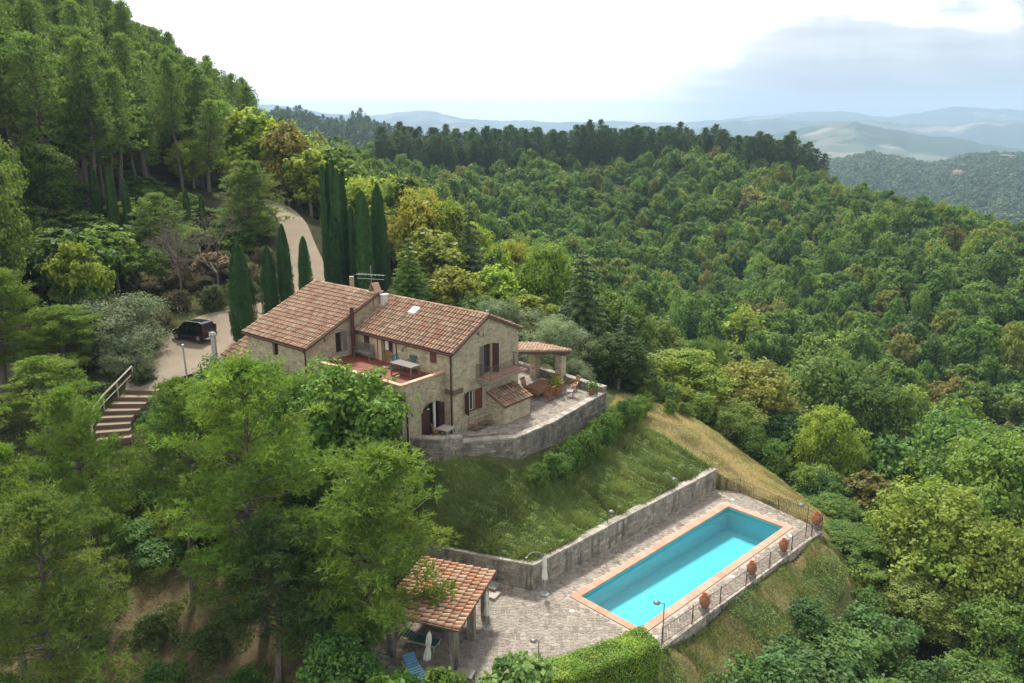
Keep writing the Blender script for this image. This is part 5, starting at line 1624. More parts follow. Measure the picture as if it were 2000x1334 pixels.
# ------------------------------------------------------------------ car
def build_car(loc, rz):
    t = thing('parked_car', 'small black car with roof rails parked at the back of the courtyard', 'car', loc, rz)
    # x forward, stations of (x, half width, sill z, belt z)
    body = M()
    st = [(-1.78, .70, .34, .86), (-1.72, .76, .30, .93), (-1.2, .79, .28, .95), (-.2, .80, .27, .94), (.7, .79, .27, .93), (1.25, .77, .29, .88), (1.62, .72, .32, .76), (1.74, .62, .36, .66)]
    def ring(x, w, lo, hi): return [(x, -w * .96, lo), (x, -w, lo + .18), (x, -w, hi - .12), (x, -w * .93, hi), (x, w * .93, hi), (x, w, hi - .12), (x, w, lo + .18), (x, w * .96, lo)]
    rg = [ring(*s) for s in st]
    for a, b in zip(rg[:-1], rg[1:]):
        for i in range(8): body.poly([a[i], a[(i + 1) % 8], b[(i + 1) % 8], b[i]])
    body.poly(rg[0]); body.poly(rg[-1][::-1])
    body.build('body', carblack, t)
    ro = M()   # roof with pillars
    top = [(-1.52, .58), (-1.2, .62), (-.2, .64), (.42, .60)]
    zt = [1.50, 1.555, 1.56, 1.50]
    for (a, b, za, zb) in zip(top[:-1], top[1:], zt[:-1], zt[1:]):
        ro.hexa([(a[0], -a[1], za - .05), (b[0], -b[1], zb - .05), (b[0], b[1], zb - .05), (a[0], a[1], za - .05), (a[0], -a[1], za), (b[0], -b[1], zb), (b[0], b[1], zb), (a[0], a[1], za)])
    for s in (-1, 1):
        for p, q in (((-1.68, .74, .93), (-1.5, .585, 1.5)), ((-.95, .755, .95), (-.95, .63, 1.53)), ((-.02, .755, .94), (-.02, .63, 1.53)), ((1.02, .72, .90), (.42, .595, 1.49))):
            ro.cyl((p[0], s * p[1], p[2]), (q[0], s * q[1], q[2]), .05, n=5)
    ro.build('roof', carblack, t)
    for s in (-1, 1):
        for xs in ((-1.62, -.97), (-.93, -.04), (0.0, .95)):
            f = lambda x: min(max((.42 + (1.02 - .42) * .0), -9), 9)
            x0, x1 = xs
            tx0 = x0 + .14 if x0 < -1.5 else x0; tx1 = .42 if x1 > .5 else x1
            g = M(); g.poly([(x0, s * .742, .94), (x1, s * .742, .93), (tx1, s * .612, 1.48), (tx0, s * .612, 1.48)]); g.build('side_window', car_glass, t)
        rr_ = M(); rr_.tube([(-1.35, s * .56, 1.56), (-1.25, s * .56, 1.62), (.2, s * .56, 1.62), (.32, s * .56, 1.54)], .02, 5); rr_.build('roof_rail', metal_grey, t)
        q = M(); q.box(-1.79, -1.66, s * .69 - .06, s * .69 + .06, .80, 1.28); q.build('tail_light', redlens, t)
        q = M(); q.box(1.55, 1.70, s * .56 - .12, s * .56 + .12, .60, .76); q.build('headlight', clearlens, t)
        q = M(); q.box(.72, .86, s * .86 - .08, s * .86 + .08, .92, 1.04); q.build('wing_mirror', carblack, t)
        for x in (-1.15, 1.15):
            w = M(); w.cyl((x, s * .66, .30), (x, s * .83, .30), .30, n=18); wo_ = w.build('wheel', rubber, t)
            w = M(); w.cyl((x, s * .78, .30), (x, s * .838, .30), .19, n=12); w.build('rim', alloy, wo_)
        q = M(); q.box(-1.5, 1.5, s * .795 - .025, s * .795 + .025, .44, .56); q.build('side_moulding', rubber, t)
    g = M(); g.poly([(1.04, -.66, .92), (1.04, .66, .92), (.44, .55, 1.49), (.44, -.55, 1.49)]); g.build('windscreen', car_glass, t)
    g = M(); g.poly([(-1.70, -.64, .96), (-1.70, .64, .96), (-1.55, .54, 1.46), (-1.55, -.54, 1.46)]); g.build('rear_window', car_glass, t)
    q = M(); q.box(-1.86, -1.76, -.70, .70, .36, .60); q.build('rear_bumper', rubber, t)
    q = M(); q.box(1.66, 1.80, -.62, .62, .34, .54); q.build('front_bumper', rubber, t)
    q = M(); q.box(-1.80, -1.77, -.26, .26, .66, .77); q.build('number_plate', white_mat, t)
    return t


CARP = (-25.0, 60.6)
car = build_car((*CARP, hz(*CARP) + 0.2), R(158))
car.scale = (.93, .93, .93)
# ------------------------------------------------------------------ trees: shapes


def tubes_np(segs, n=6):
    """segs: list of (p, q, r0, r1) -> verts, quads"""
    V, F = [], []; k = 0
    for p, q, r0, r1 in segs:
        p = np.array(p, float); q = np.array(q, float); d = q - p; l = np.linalg.norm(d)
        if l < 1e-6: continue
        d /= l; a = np.cross(d, [0.3, 0.5, 0.81]); a /= np.linalg.norm(a); b = np.cross(d, a)
        t = np.arange(n) * 2 * math.pi / n
        o = np.cos(t)[:, None] * a + np.sin(t)[:, None] * b
        V.append(p + o * r0); V.append(q + o * r1)
        i = np.arange(n); j = (i + 1) % n
        F.append(np.stack([k + i, k + j, k + n + j, k + n + i], 1)); k += 2 * n
    return np.concatenate(V), np.concatenate(F)


def broadleaf(seed, H=10.0, W=7.0, nleaf=6000, leaf=0.22, nlobe=22, base=0.22, open_=0.0, upright=0.0, lobe=1.0):
    """Crown from many overlapping leafy lobes of uneven size, leaf faces spread through their shells; trunk and limbs reach them."""
    r = np.random.RandomState(seed)
    lob = []
    tries = 0
    while len(lob) < nlobe and tries < 4000:
        tries += 1
        th = r.rand() * 2 * math.pi; hh = r.rand() ** 0.8
        prof = math.sin(math.pi * (0.12 + 0.80 * hh)) ** 0.7
        rad = W / 2 * prof * math.sqrt(r.rand()) * 0.86
        z = H * (base + (1 - base) * (0.10 + 0.78 * hh))
        s = (0.12 + 0.20 * r.rand() ** 1.5) * W * lobe * (0.9 if hh > .75 else 1.1)
        c = np.array([rad * math.cos(th), rad * math.sin(th), z])
        if all(np.linalg.norm(c - l[0]) > 0.42 * (s + l[1]) for l in lob): lob.append((c, s))
    w = np.array([l[1] ** 2 for l in lob]); w = w / w.sum()
    li = r.choice(len(lob), nleaf, p=w)
    C0 = np.array([l[0] for l in lob])[li]; S = np.array([l[1] for l in lob])[li]
    D = r.normal(size=(nleaf, 3)); D[:, 2] = D[:, 2] * 0.9 + 0.25; D /= np.linalg.norm(D, axis=1, keepdims=True)
    rad = S * (0.55 + 0.5 * r.rand(nleaf) ** 0.6)
    fl = np.array([1.0, 1.0, 0.75 + upright])
    # sub-clumps: snap most directions towards a few per lobe so that sprays form
    ncl = 10
    cl = r.normal(size=(len(lob), ncl, 3)); cl[..., 2] += .35; cl /= np.linalg.norm(cl, axis=2, keepdims=True)
    ci = r.randint(0, ncl, nleaf); Dc = cl[li, ci]
    m = r.rand(nleaf) < 0.72
    D[m] = Dc[m] + D[m] * 0.36; D /= np.linalg.norm(D, axis=1, keepdims=True)
    bulge = 0.85 + 0.38 * np.sin(ci * 2.4 + li * 1.3)
    C = C0 + D * (rad * bulge)[:, None] * fl
    N = D + r.normal(size=(nleaf, 3)) * 0.6 + np.array([0, 0, 0.45])
    V, F, T = leaf_quads(C, N, leaf, r, 0.62)
    T = np.clip(0.65 * T + 0.35 * r.rand(len(lob) * ncl)[li * ncl + ci], 0, 1)
    segs = [((0, 0, -0.4), (0.06 * W * .3, 0, H * 0.33), 0.024 * H, 0.017 * H), ((0.018 * W, 0, H * 0.33), (0, 0.02 * W, H * 0.68), 0.017 * H, 0.008 * H)]
    for c, s in lob[:22]:
        z0 = H * (0.18 + 0.4 * r.rand())
        mid = (c * np.array([.45, .45, 0]) + np.array([0, 0, (z0 + c[2]) / 2]))
        segs.append(((0.01 * W, 0, z0), tuple(mid), 0.009 * H, 0.006 * H)); segs.append((tuple(mid), tuple(c), 0.006 * H, 0.002 * H))
    tv_, tf_ = tubes_np(segs, 6)
    return (V, F, T), (tv_, tf_)


def needles(P, D, L, wd, r, per=5, spread=.55):
    """Tufts: per thin triangles from each shoot point."""
    n = len(P)
    P2 = np.repeat(P, per, 0); D2 = np.repeat(D, per, 0) + r.normal(size=(n * per, 3)) * spread
    D2 /= np.linalg.norm(D2, axis=1, keepdims=True)
    side = np.cross(D2, r.normal(size=D2.shape)); side /= np.linalg.norm(side, axis=1, keepdims=True)
    l = L * (0.7 + .6 * r.rand(n * per, 1)); w = wd * (0.7 + .6 * r.rand(n * per, 1))
    V = np.stack([P2 - side * w, P2 + side * w, P2 + D2 * l + side * w * .25, P2 + D2 * l - side * w * .25], 1).reshape(-1, 3)
    T = np.repeat(r.rand(n), per) * .6 + r.rand(n * per) * .4
    return V, np.arange(4 * n * per).reshape(-1, 4), T


def pine(seed, H=13.0, W=6.0, levels=15, per_level=5, clumps=5, shoots=16, nl=5, L=0.30, wd=0.03, clump=0.5, crown0=0.3, lean=0.0, flat=1.0, round_=0.5, dead=8, spread=.55):
    r = np.random.RandomState(seed)
    CP_, CD = [], []
    segs = []
    ax = lambda z: np.array([lean * z / H * 2.0 + 0.12 * math.sin(z * .6 + seed), 0.10 * math.cos(z * .5), z])
    nseg = 9
    for k in range(nseg):
        z0, z1 = H * k / nseg, H * (k + 1) / nseg
        segs.append((ax(z0) - (np.array([0, 0, .5]) if k == 0 else 0), ax(z1), 0.018 * H * (1 - k / nseg * .85), 0.018 * H * (1 - (k + 1) / nseg * .85)))
    for lv in range(levels):
        t = lv / (levels - 1); z = H * (crown0 + (0.985 - crown0) * t)
        prof = (1 - t) ** round_ * (0.55 + 0.45 * min(1, t * 3.5 + .25))
        for b in range(per_level):
            a = 2 * math.pi * (b / per_level + r.rand() * .22) + lv * 2.4
            ln = W / 2 * prof * (0.62 + .5 * r.rand()) + .15
            up = 0.15 + 0.5 * t + r.uniform(-.12, .12)
            d = np.array([math.cos(a), math.sin(a), up]); p0 = ax(z); p1 = p0 + d * ln
            p1[2] += .08 * ln
            segs.append((p0, p0 + d * ln * .55, .012 * H * (1 - t) * .5 + .02, .02)); segs.append((p0 + d * ln * .55, p1, .02, .012))
            nc = max(2, int(round(clumps * (0.4 + .6 * prof))))
            for c in range(nc):
                s = 1 - 0.62 * (c / max(1, nc - 1)) * r.uniform(.8, 1.1)
                q = p0 + (p1 - p0) * s + r.normal(size=3) * np.array([.22, .22, .12]) * clump * (1.6 if c else .4)
                CP_.append(q); CD.append(np.array([d[0] * .6, d[1] * .6, .75]))
    CP_.append(ax(H)); CD.append(np.array([0, 0, 1.0]))
    CP_ = np.array(CP_); CD = np.array(CD)
    n = len(CP_) * shoots
    P = np.repeat(CP_, shoots, 0); Dc = np.repeat(CD, shoots, 0)
    o = r.normal(size=(n, 3)); o /= np.linalg.norm(o, axis=1, keepdims=True)
    rad = clump * (0.35 + .65 * r.rand(n, 1)) * (0.8 + .5 * np.repeat(r.rand(len(CP_)), shoots)[:, None])
    P = P + o * rad * np.array([1, 1, .62 * flat])
    D = o * .7 + Dc * .75
    V, F, T = needles(P, D, L, wd, r, nl, spread)
    tn = np.repeat(np.repeat(r.rand(len(CP_)), shoots), nl)
    T = np.clip(.4 * T + .6 * tn, 0, 1)
    for k in range(dead):   # bare dead twigs under the crown
        z = H * crown0 * (0.35 + .75 * k / dead); a = r.rand() * 6.28; l = r.uniform(.5, 1.5)
        p = ax(z); segs.append((p, p + np.array([math.cos(a) * l, math.sin(a) * l, r.uniform(-.1, .35) * l]), .025, .008))
    tv_, tf_ = tubes_np(segs, 6)
    return (V, F, T), (tv_, tf_)


def fir(seed, H=13.0, W=5.0, droop=-0.15, n=9000, leaf=.16, tiers=16):
    """Tiered conifer: drooping flat boughs of short sprays."""
    r = np.random.RandomState(seed)
    C, N = [], []; segs = [((0, 0, -.4), (0, 0, H), .02 * H, .02)]
    for lv in range(tiers):
        t = lv / tiers; z = H * (.10 + .88 * t); L = W / 2 * (1 - t) ** .85 * r.uniform(.85, 1.12) + .12
        nb = 9 if t < .6 else 6
        for b in range(nb):
            a = 6.283 * (b + r.rand() * .6) / nb + lv; l = L * r.uniform(.75, 1.1)
            d = np.array([math.cos(a), math.sin(a), 0]); s = np.array([-d[1], d[0], 0])
            segs.append(((0, 0, z), tuple(d * l + [0, 0, z + droop * l]), .03, .01))
            k = max(8, int(n / (tiers * nb) * (l / (W / 2)) * 1.7))
            u = r.rand(k) ** .7; w = (r.rand(k) - .5) * .55 * l * (1.15 - u)
            p = d * (u * l)[:, None] + s * w[:, None]; p[:, 2] += z + droop * l * u ** 1.5 + r.normal(size=k) * .06 - np.abs(w) * .15
            C.append(p); N.append(np.array([0, 0, 1.]) + d * .5 + r.normal(size=(k, 3)) * .5)
    C = np.concatenate(C); N = np.concatenate(N)
    V, F, T = leaf_quads(C, N, leaf, r, .38)
    return (V, F, T), tubes_np(segs, 6)


def cypress(seed, H=10.0, W=1.8, n=9000, leaf=.13, flute=.12, tip=0.55):
    """Narrow spindle of upright sprays with vertical flutes."""
    r = np.random.RandomState(seed)
    t = r.rand(n); z = t * H; th = r.rand(n) * 6.283
    prof = np.minimum(1, (t + .03) * 7) ** .5 * np.maximum(0, 1 - t ** 2.3) ** tip
    fl = 1 + flute * np.sin(th * 5 + seed + np.sin(t * 4) * 1.2) + .06 * np.sin(t * 23 + th * 3)
    rad = W / 2 * prof * fl * (.80 + .22 * r.rand(n))
    C = np.stack([rad * np.cos(th), rad * np.sin(th), z * .985 + .1], 1)
    out_ = np.stack([np.cos(th), np.sin(th), np.zeros(n)], 1)
    T_ = np.array([0, 0, 1.]) + out_ * .28 + r.normal(size=(n, 3)) * .16; T_ /= np.linalg.norm(T_, axis=1, keepdims=True)
    B = np.cross(out_, T_) + r.normal(size=(n, 3)) * .3; B /= np.linalg.norm(B, axis=1, keepdims=True)
    s = leaf * (.6 + .8 * r.rand(n, 1))
    V = np.stack([C - T_ * s, C - B * s * .32, C + T_ * s * 1.4, C + B * s * .32], 1).reshape(-1, 3)
    F = np.arange(4 * n).reshape(n, 4)
    # solid dark heart so that no light shows through
    k = 10; zz = np.linspace(0.1, .96, 12); rg = []
    for q in zz:
        rr_ = W / 2 * .72 * min(1, (q + .03) * 7) ** .5 * max(0, 1 - q ** 2.3) ** tip
        a = np.arange(k) * 6.283 / k; rg.append(np.stack([rr_ * np.cos(a), rr_ * np.sin(a), np.full(k, q * H)], 1))
    Vc = np.concatenate(rg); i = np.arange(k); Fc = np.concatenate([np.stack([a * k + i, a * k + (i + 1) % k, (a + 1) * k + (i + 1) % k, (a + 1) * k + i], 1) for a in range(11)])
    T = r.rand(n) * .7 + .3 * (.5 + .5 * np.sin(th * 5 + seed))
    return (np.concatenate([V, Vc]), np.concatenate([F, Fc + len(V)]), np.concatenate([T, np.full(len(Fc), .2)])), tubes_np([((0, 0, -.4), (0, 0, H * .3), .02 * H, .015 * H)], 6)


def bare(seed, H=10, W=6):
    r = np.random.RandomState(seed); segs = []
    def grow(p, d, l, rad, k):
        if k == 0 or l < .25: return
        q = p + d * l; segs.append((p, q, rad, rad * .7))
        for _ in range(3 if k > 2 else 4):
            nd_ = d + r.normal(size=3) * .5 + np.array([0, 0, .06]); nd_ /= np.linalg.norm(nd_); grow(q, nd_, l * r.uniform(.6, .82), rad * .62, k - 1)
    grow(np.array([0, 0, -.3]), np.array([.04, 0, 1.]), H * .26, .016 * H, 7)
    return tubes_np(segs, 4)


def split_mesh(name, data, mats_):
    V, F = data[0], data[1]; T = data[2] if len(data) > 2 else None
    return np_mesh(name, V, F, mats_, tone=T)


LIB = {}


def kind(key, gen, lm, bm):
    crown, trunk = gen
    LIB[key] = (split_mesh('crown', crown, lm), split_mesh('trunk', trunk, bm), crown, trunk, lm, bm)


for s in range(3): kind(f'big{s}', broadleaf(100 + s, 10, 8.4, 26000, .125, 64, lobe=.68), leaf_forest, bark_grey)
for s in range(5): kind(f'mid{s}', broadleaf(200 + s, 10, 6.6 + .4 * s, 7600, .27, [40, 26, 34, 48, 30][s], upright=.3 * (s % 3), lobe=[.7, .85, .75, .6, .8][s]), leaf_forest, bark_grey)
for s in range(2): kind(f'fig{s}', broadleaf(300 + s, 10, 8.5, 15000, .19, 34, base=.08), leaf_fig, bark_grey)
for s in range(2): kind(f'olive{s}', broadleaf(320 + s, 6, 7.5, 30000, .07, 34, base=.06, lobe=.85), leaf_olive, bark_grey)
kind('pineA', pine(1, 13.5, 8.2, 16, 6, 5, 27, 6, .20, .021, .52, .24, spread=.8), leaf_pine, bark)
kind('pineB', pine(2, 12.0, 6.6, 13, 5, 5, 26, 6, .20, .021, .50, .32, lean=-.5, spread=.8), leaf_pine, bark)
kind('pineC', pine(3, 12.0, 6.0, 12, 5, 4, 26, 6, .20, .021, .50, .40, lean=.3, spread=.8), leaf_pine, bark)
for s in range(4): kind(f'hillpine{s}', pine(10 + s, 15.0, 4.8 + .4 * s, 14, 5, 4, 9, 4, .30, .05, .60, .22 + .08 * s, round_=[.5, .62, .42, .8][s], dead=8, spread=.8, lean=[.4, -.6, .2, -.3][s]), leaf_pine, bark)
for s in range(4): kind(f'darkpine{s}', pine(20 + s, 15.0, 4.8 + .4 * s, 12, 5, 3, 8, 4, .38, .06, .62, .20 + .06 * s, round_=[.4, .62, .5, .75][s], dead=4, spread=.7), leaf_dark, bark)
kind('lightpine', pine(31, 11.0, 6.4, 14, 6, 5, 12, 5, .32, .03, .55, .10, round_=.75), leaf_pine, bark)
kind('cedar', fir(41, 10, 5.4, -.08, 12000, .14, 15), leaf_fig, bark)
kind('fir', fir(42, 13, 5.6, -.18, 12000, .17, 17), leaf_dark, bark)
for s in range(3): kind(f'cyp{s}', cypress(50 + s, 10, 1.9 + .1 * s, 11000, .12), leaf_cyp, bark)
for s in range(2): kind(f'thin{s}', cypress(60 + s, 13, 1.2 + .25 * s, 9000, .13, .05, .35), leaf_cyp, bark)
for s in range(2): kind(f'shrub{s}', broadleaf(400 + s, 3, 4.2, 7000, .11, 22, base=0.0), leaf_forest, bark_grey)


def plant(key, x, y, H, W, label, cat, group=None, color=None, name='tree', rz=None, z=None, sink=0.1):
    cm, tm, crown = LIB[key][:3]
    if 'dims' not in LIB[key][0]:
        v = crown[0]; cm['dims'] = [float(v[:, 2].max()), float(np.percentile(np.hypot(v[:, 0], v[:, 1]), 97) * 2)]
    dh, dw = cm['dims']
    g = hz(x, y) if z is None else z
    t = bpy.data.objects.new(name, None); COL.objects.link(t)
    t.location = (x, y, g - sink); t.rotation_euler = (0, 0, random.uniform(0, 6.28) if rz is None else rz)
    t.scale = (W / dw, W / dw, (H + sink) / dh)
    tag(t, label, cat, group)
    c = bpy.data.objects.new('crown', cm); COL.objects.link(c); c.parent = t
    k = bpy.data.objects.new('trunk', tm); COL.objects.link(k); k.parent = t
    if color: c.color = (*color, 0)
    return t


YG, YO, OR, GR, DG = (0.26, 0.36, 0.05), (0.30, 0.34, 0.055), (0.25, 0.22, 0.05), (0.12, 0.23, 0.048), (0.075, 0.16, 0.04)
random.seed(11)
ORD = ['first', 'second', 'third', 'fourth', 'fifth', 'sixth', 'seventh', 'eighth', 'ninth', 'tenth', 'eleventh', 'twelfth', 'thirteenth', 'fourteenth', 'fifteenth']
# heroes: x, y, top z, width
def top(key, x, y, zt, w, label, cat='tree', group=None, color=None, name='tree', rz=None, zb=None):
    g = hz(x, y) if zb is None else zb
    return plant(key, x, y, max(1.2, zt - g), w, label, cat, group, color, name, rz, z=g)


CG = 'dark cypresses round the courtyard'
top('cyp0', -20.7, 59.7, 15.8, 2.1, 'broad dark cypress beside the tiled lean-to, leftmost by the courtyard', group=CG, name='cypress_tree')
top('cyp1', -20.2, 65.2, 14.8, 1.5, 'dark cypress in the middle between the courtyard cypresses', group=CG, name='cypress_tree')
top('cyp2', -19.2, 66.5, 16.5, 1.4, 'slender dark cypress rising just left of the pale driveway', group=CG, name='cypress_tree')
top('cyp1', -18.4, 69.9, 15.0, 1.35, 'cypress standing alone against the pale driveway', group=CG, name='cypress_tree')
for k, (x, y, zt, w) in enumerate([(-17.4, 74.5, 21.0, .75), (-17.0, 75, 21.2, .8), (-16.5, 74.5, 21.4, .85), (-16.0, 74, 20.7, .9), (-15.8, 75, 19.7, 1.0), (-16.2, 72.5, 16.5, 1.3)]):
    top(f'thin{k % 2}', x, y, zt, w * 1.15, ['leftmost thin stem of the tall cypress clump right of the driveway', 'second thin stem of the tall cypress clump', 'tallest stem in the tall cypress clump by the driveway', 'fourth stem of the tall cypress clump', 'right-hand stem of the tall cypress clump by the driveway', 'short cypress in front of the tall clump by the driveway'][k], group='clump of tall thin cypresses behind the farmhouse', name='cypress_tree')
for k, (x, y, zt, w) in enumerate([(-14.9, 74, 17.3, 1.2), (-13.7, 73.3, 18.7, 2.1), (-12.7, 76, 19.2, 1.9)]):
    top(f'cyp{k}', x, y, zt, w, ['short cypress squeezed left of the broad pair behind the roof', 'broad pointed cypress behind the chimney aerial', 'dark round-topped cypress right of the broad pointed one'][k], group='cypresses behind the chimney', name='cypress_tree')
for k, (x, y, zt, w) in enumerate([(-40.3, 78, 20.4, 1.1), (-37.8, 76, 20.6, 1.1), (-36.9, 77, 19.5, .9), (-36.7, 79, 17.8, .8), (-34.0, 84, 18.1, .8), (-32.8, 85, 17.3, .8)]):
    top(f'thin{k % 2}', x, y, zt, w, ['leftmost pale-edged slim cypress under the pine slope', 'tallest slim cypress in the row under the pine slope', 'third slim cypress under the pine slope', 'short slim cypress fourth in the row under the pine slope', 'small slim cypress left of the bare tree', 'small slim cypress above the bare tree'][k], group='slim cypresses under the pine slope', name='cypress_tree', color=(0.085, 0.16, 0.045))
top('cedar', -9.4, 72, 14.5, 4.6, 'light green feathery cedar behind the farmhouse roof', name='cedar_tree')
top('fir', -4.3, 80, 16.7, 5.0, 'tall dark fir with tiered boughs among yellow trees', name='fir_tree')
top('fir', 6.1, 68, 13.7, 6.6, 'wide dark conifer beyond the olive trees', name='fir_tree')
top('fir', 9.6, 64.5, 9.2, 5.0, 'lower dark conifer beside the wide one at the grass edge', name='fir_tree')
top('big1', 8.6, 61.5, 8.4, 5.2, 'dark green leafy tree between conifers and yellow bushes', color=(.06, .10, .025), name='broadleaf_tree')
OG = 'silvery olive trees'
top('olive0', -1.5, 66, 10.4, 6.6, 'silvery olive tree rising behind the main roof', group=OG, name='olive_tree')
top('olive1', 3.4, 61, 10.0, 5.6, 'silvery olive tree right of the porch roof', group=OG, name='olive_tree')
top('olive0', 4.6, 57.5, 7.5, 3.2, 'small olive bush behind the porch pillar', group=OG, name='olive_tree')
top('olive1', -28.9, 56.5, 12.8, 8.6, 'large silvery olive tree left of the courtyard', group=OG, name='olive_tree')
top('olive0', -26.6, 53.2, 10.6, 3.9, 'smaller olive tree at the front of the courtyard one', group=OG, name='olive_tree')
top('olive1', -34.4, 60, 10.8, 4.6, 'half hidden olive tree at the far left of the courtyard', group=OG, name='olive_tree')
top('fig0', -9.0, 42.7, 12.0, 6.2, 'big bright green fig tree against the terrace block', name='fig_tree')
top('fig1', -12.8, 44.8, 10.4, 5.2, 'bright green leafy tree in front of the wing window', name='fig_tree', color=(.10, .19, .035))
top('fig0', -17.3, 47.4, 10.6, 5.6, 'leafy light green tree in front of the lean-to roof', name='fig_tree', color=(.085, .17, .03))
top('fig1', -20.6, 46.3, 9.0, 4.6, 'low leafy tree right of the garden steps', name='fig_tree', color=(.075, .15, .03))
top('fig1', -6.6, 41.6, 7.4, 4.2, 'lower fig branches beside the terrace corner', name='fig_tree', color=(.065, .14, .03))
PG = 'pines on the near slope'
top('pineA', -12.4, 34.4, 14.6, 8.4, 'great light green pine in front of the farmhouse wing', group=PG, name='pine_tree', rz=.4)
top('pineB', -7.3, 33.0, 10.9, 8.6, 'pine whose boughs reach over the pool shelter roof', group=PG, name='pine_tree', rz=2.8)
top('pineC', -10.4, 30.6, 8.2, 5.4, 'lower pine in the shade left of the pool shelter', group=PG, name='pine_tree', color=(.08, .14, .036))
top('pineC', -16.5, 36.6, 12.6, 5.4, 'open-crowned pine with a visible straight trunk right of the leaning pine', group=PG, name='pine_tree', rz=1.2)
top('pineB', -20.9, 36.5, 12.3, 5.6, 'leaning pine with a bare slanting trunk below the steps', group=PG, name='pine_tree', rz=0.1)
top('pineA', -18.4, 27.6, 11.2, 6.6, 'near pine with yellow-green tips at the bottom left', group=PG, name='pine_tree', color=(.15, .22, .045))
top('pineC', -22.6, 31.5, 11.4, 5.0, 'pine at the left edge behind the nearest one', group=PG, name='pine_tree')
top('pineA', -31.0, 53, 12.6, 6.4, 'broad pine left of the olive trees', group=PG, name='pine_tree')
top('pineB', -33.4, 49.5, 15.6, 6.4, 'tall pine at the left edge above the steps', group=PG, name='pine_tree')
top('pineC', -28.3, 45.6, 11.0, 5.4, 'pine left of the handrail with a dark trunk', group=PG, name='pine_tree')
top('pineB', -31.5, 42.5, 12.0, 5.2, 'pine at the left edge with a pale lower trunk', group=PG, name='pine_tree')
top('pineC', -15.2, 40.5, 9.6, 4.0, 'thin pine between the great pine and the leafy trees', group=PG, name='pine_tree')
top('lightpine', -33.2, 75, 18.4, 6.4, 'soft light green pine above the courtyard olives', name='pine_tree', color=(.17, .26, .065))
top('lightpine', -28.0, 86, 20.9, 7.4, 'light green pine left of the driveway top', name='pine_tree', color=(.19, .28, .06))
# the bare tree
bt = thing('bare_tree', 'leafless grey-brown tree behind the black car', 'tree', (-26.3, 70.0, hz(-26.3, 70) - .1))
ob = bpy.data.objects.new('branch', split_mesh('branch', bare(5, 9.5, 6), barkmat('dry_bark', (0.09, 0.07, 0.055), (0.20, 0.165, 0.135)))); COL.objects.link(ob); ob.parent = bt
bt2 = thing('bare_tree', 'leafless grey tree with a wide mesh of twigs left of the other bare one', 'tree', (-28.6, 67.5, hz(-28.6, 67.5) - .1))
ob = bpy.data.objects.new('branch', split_mesh('branch', bare(9, 8.5, 6), MATS['dry_bark'])); COL.objects.link(ob); ob.parent = bt2
top('mid3', -27.6, 72.5, 13.2, 3.6, 'brown dried tree behind the leafless ones', color=(.20, .155, .095), name='broadleaf_tree')

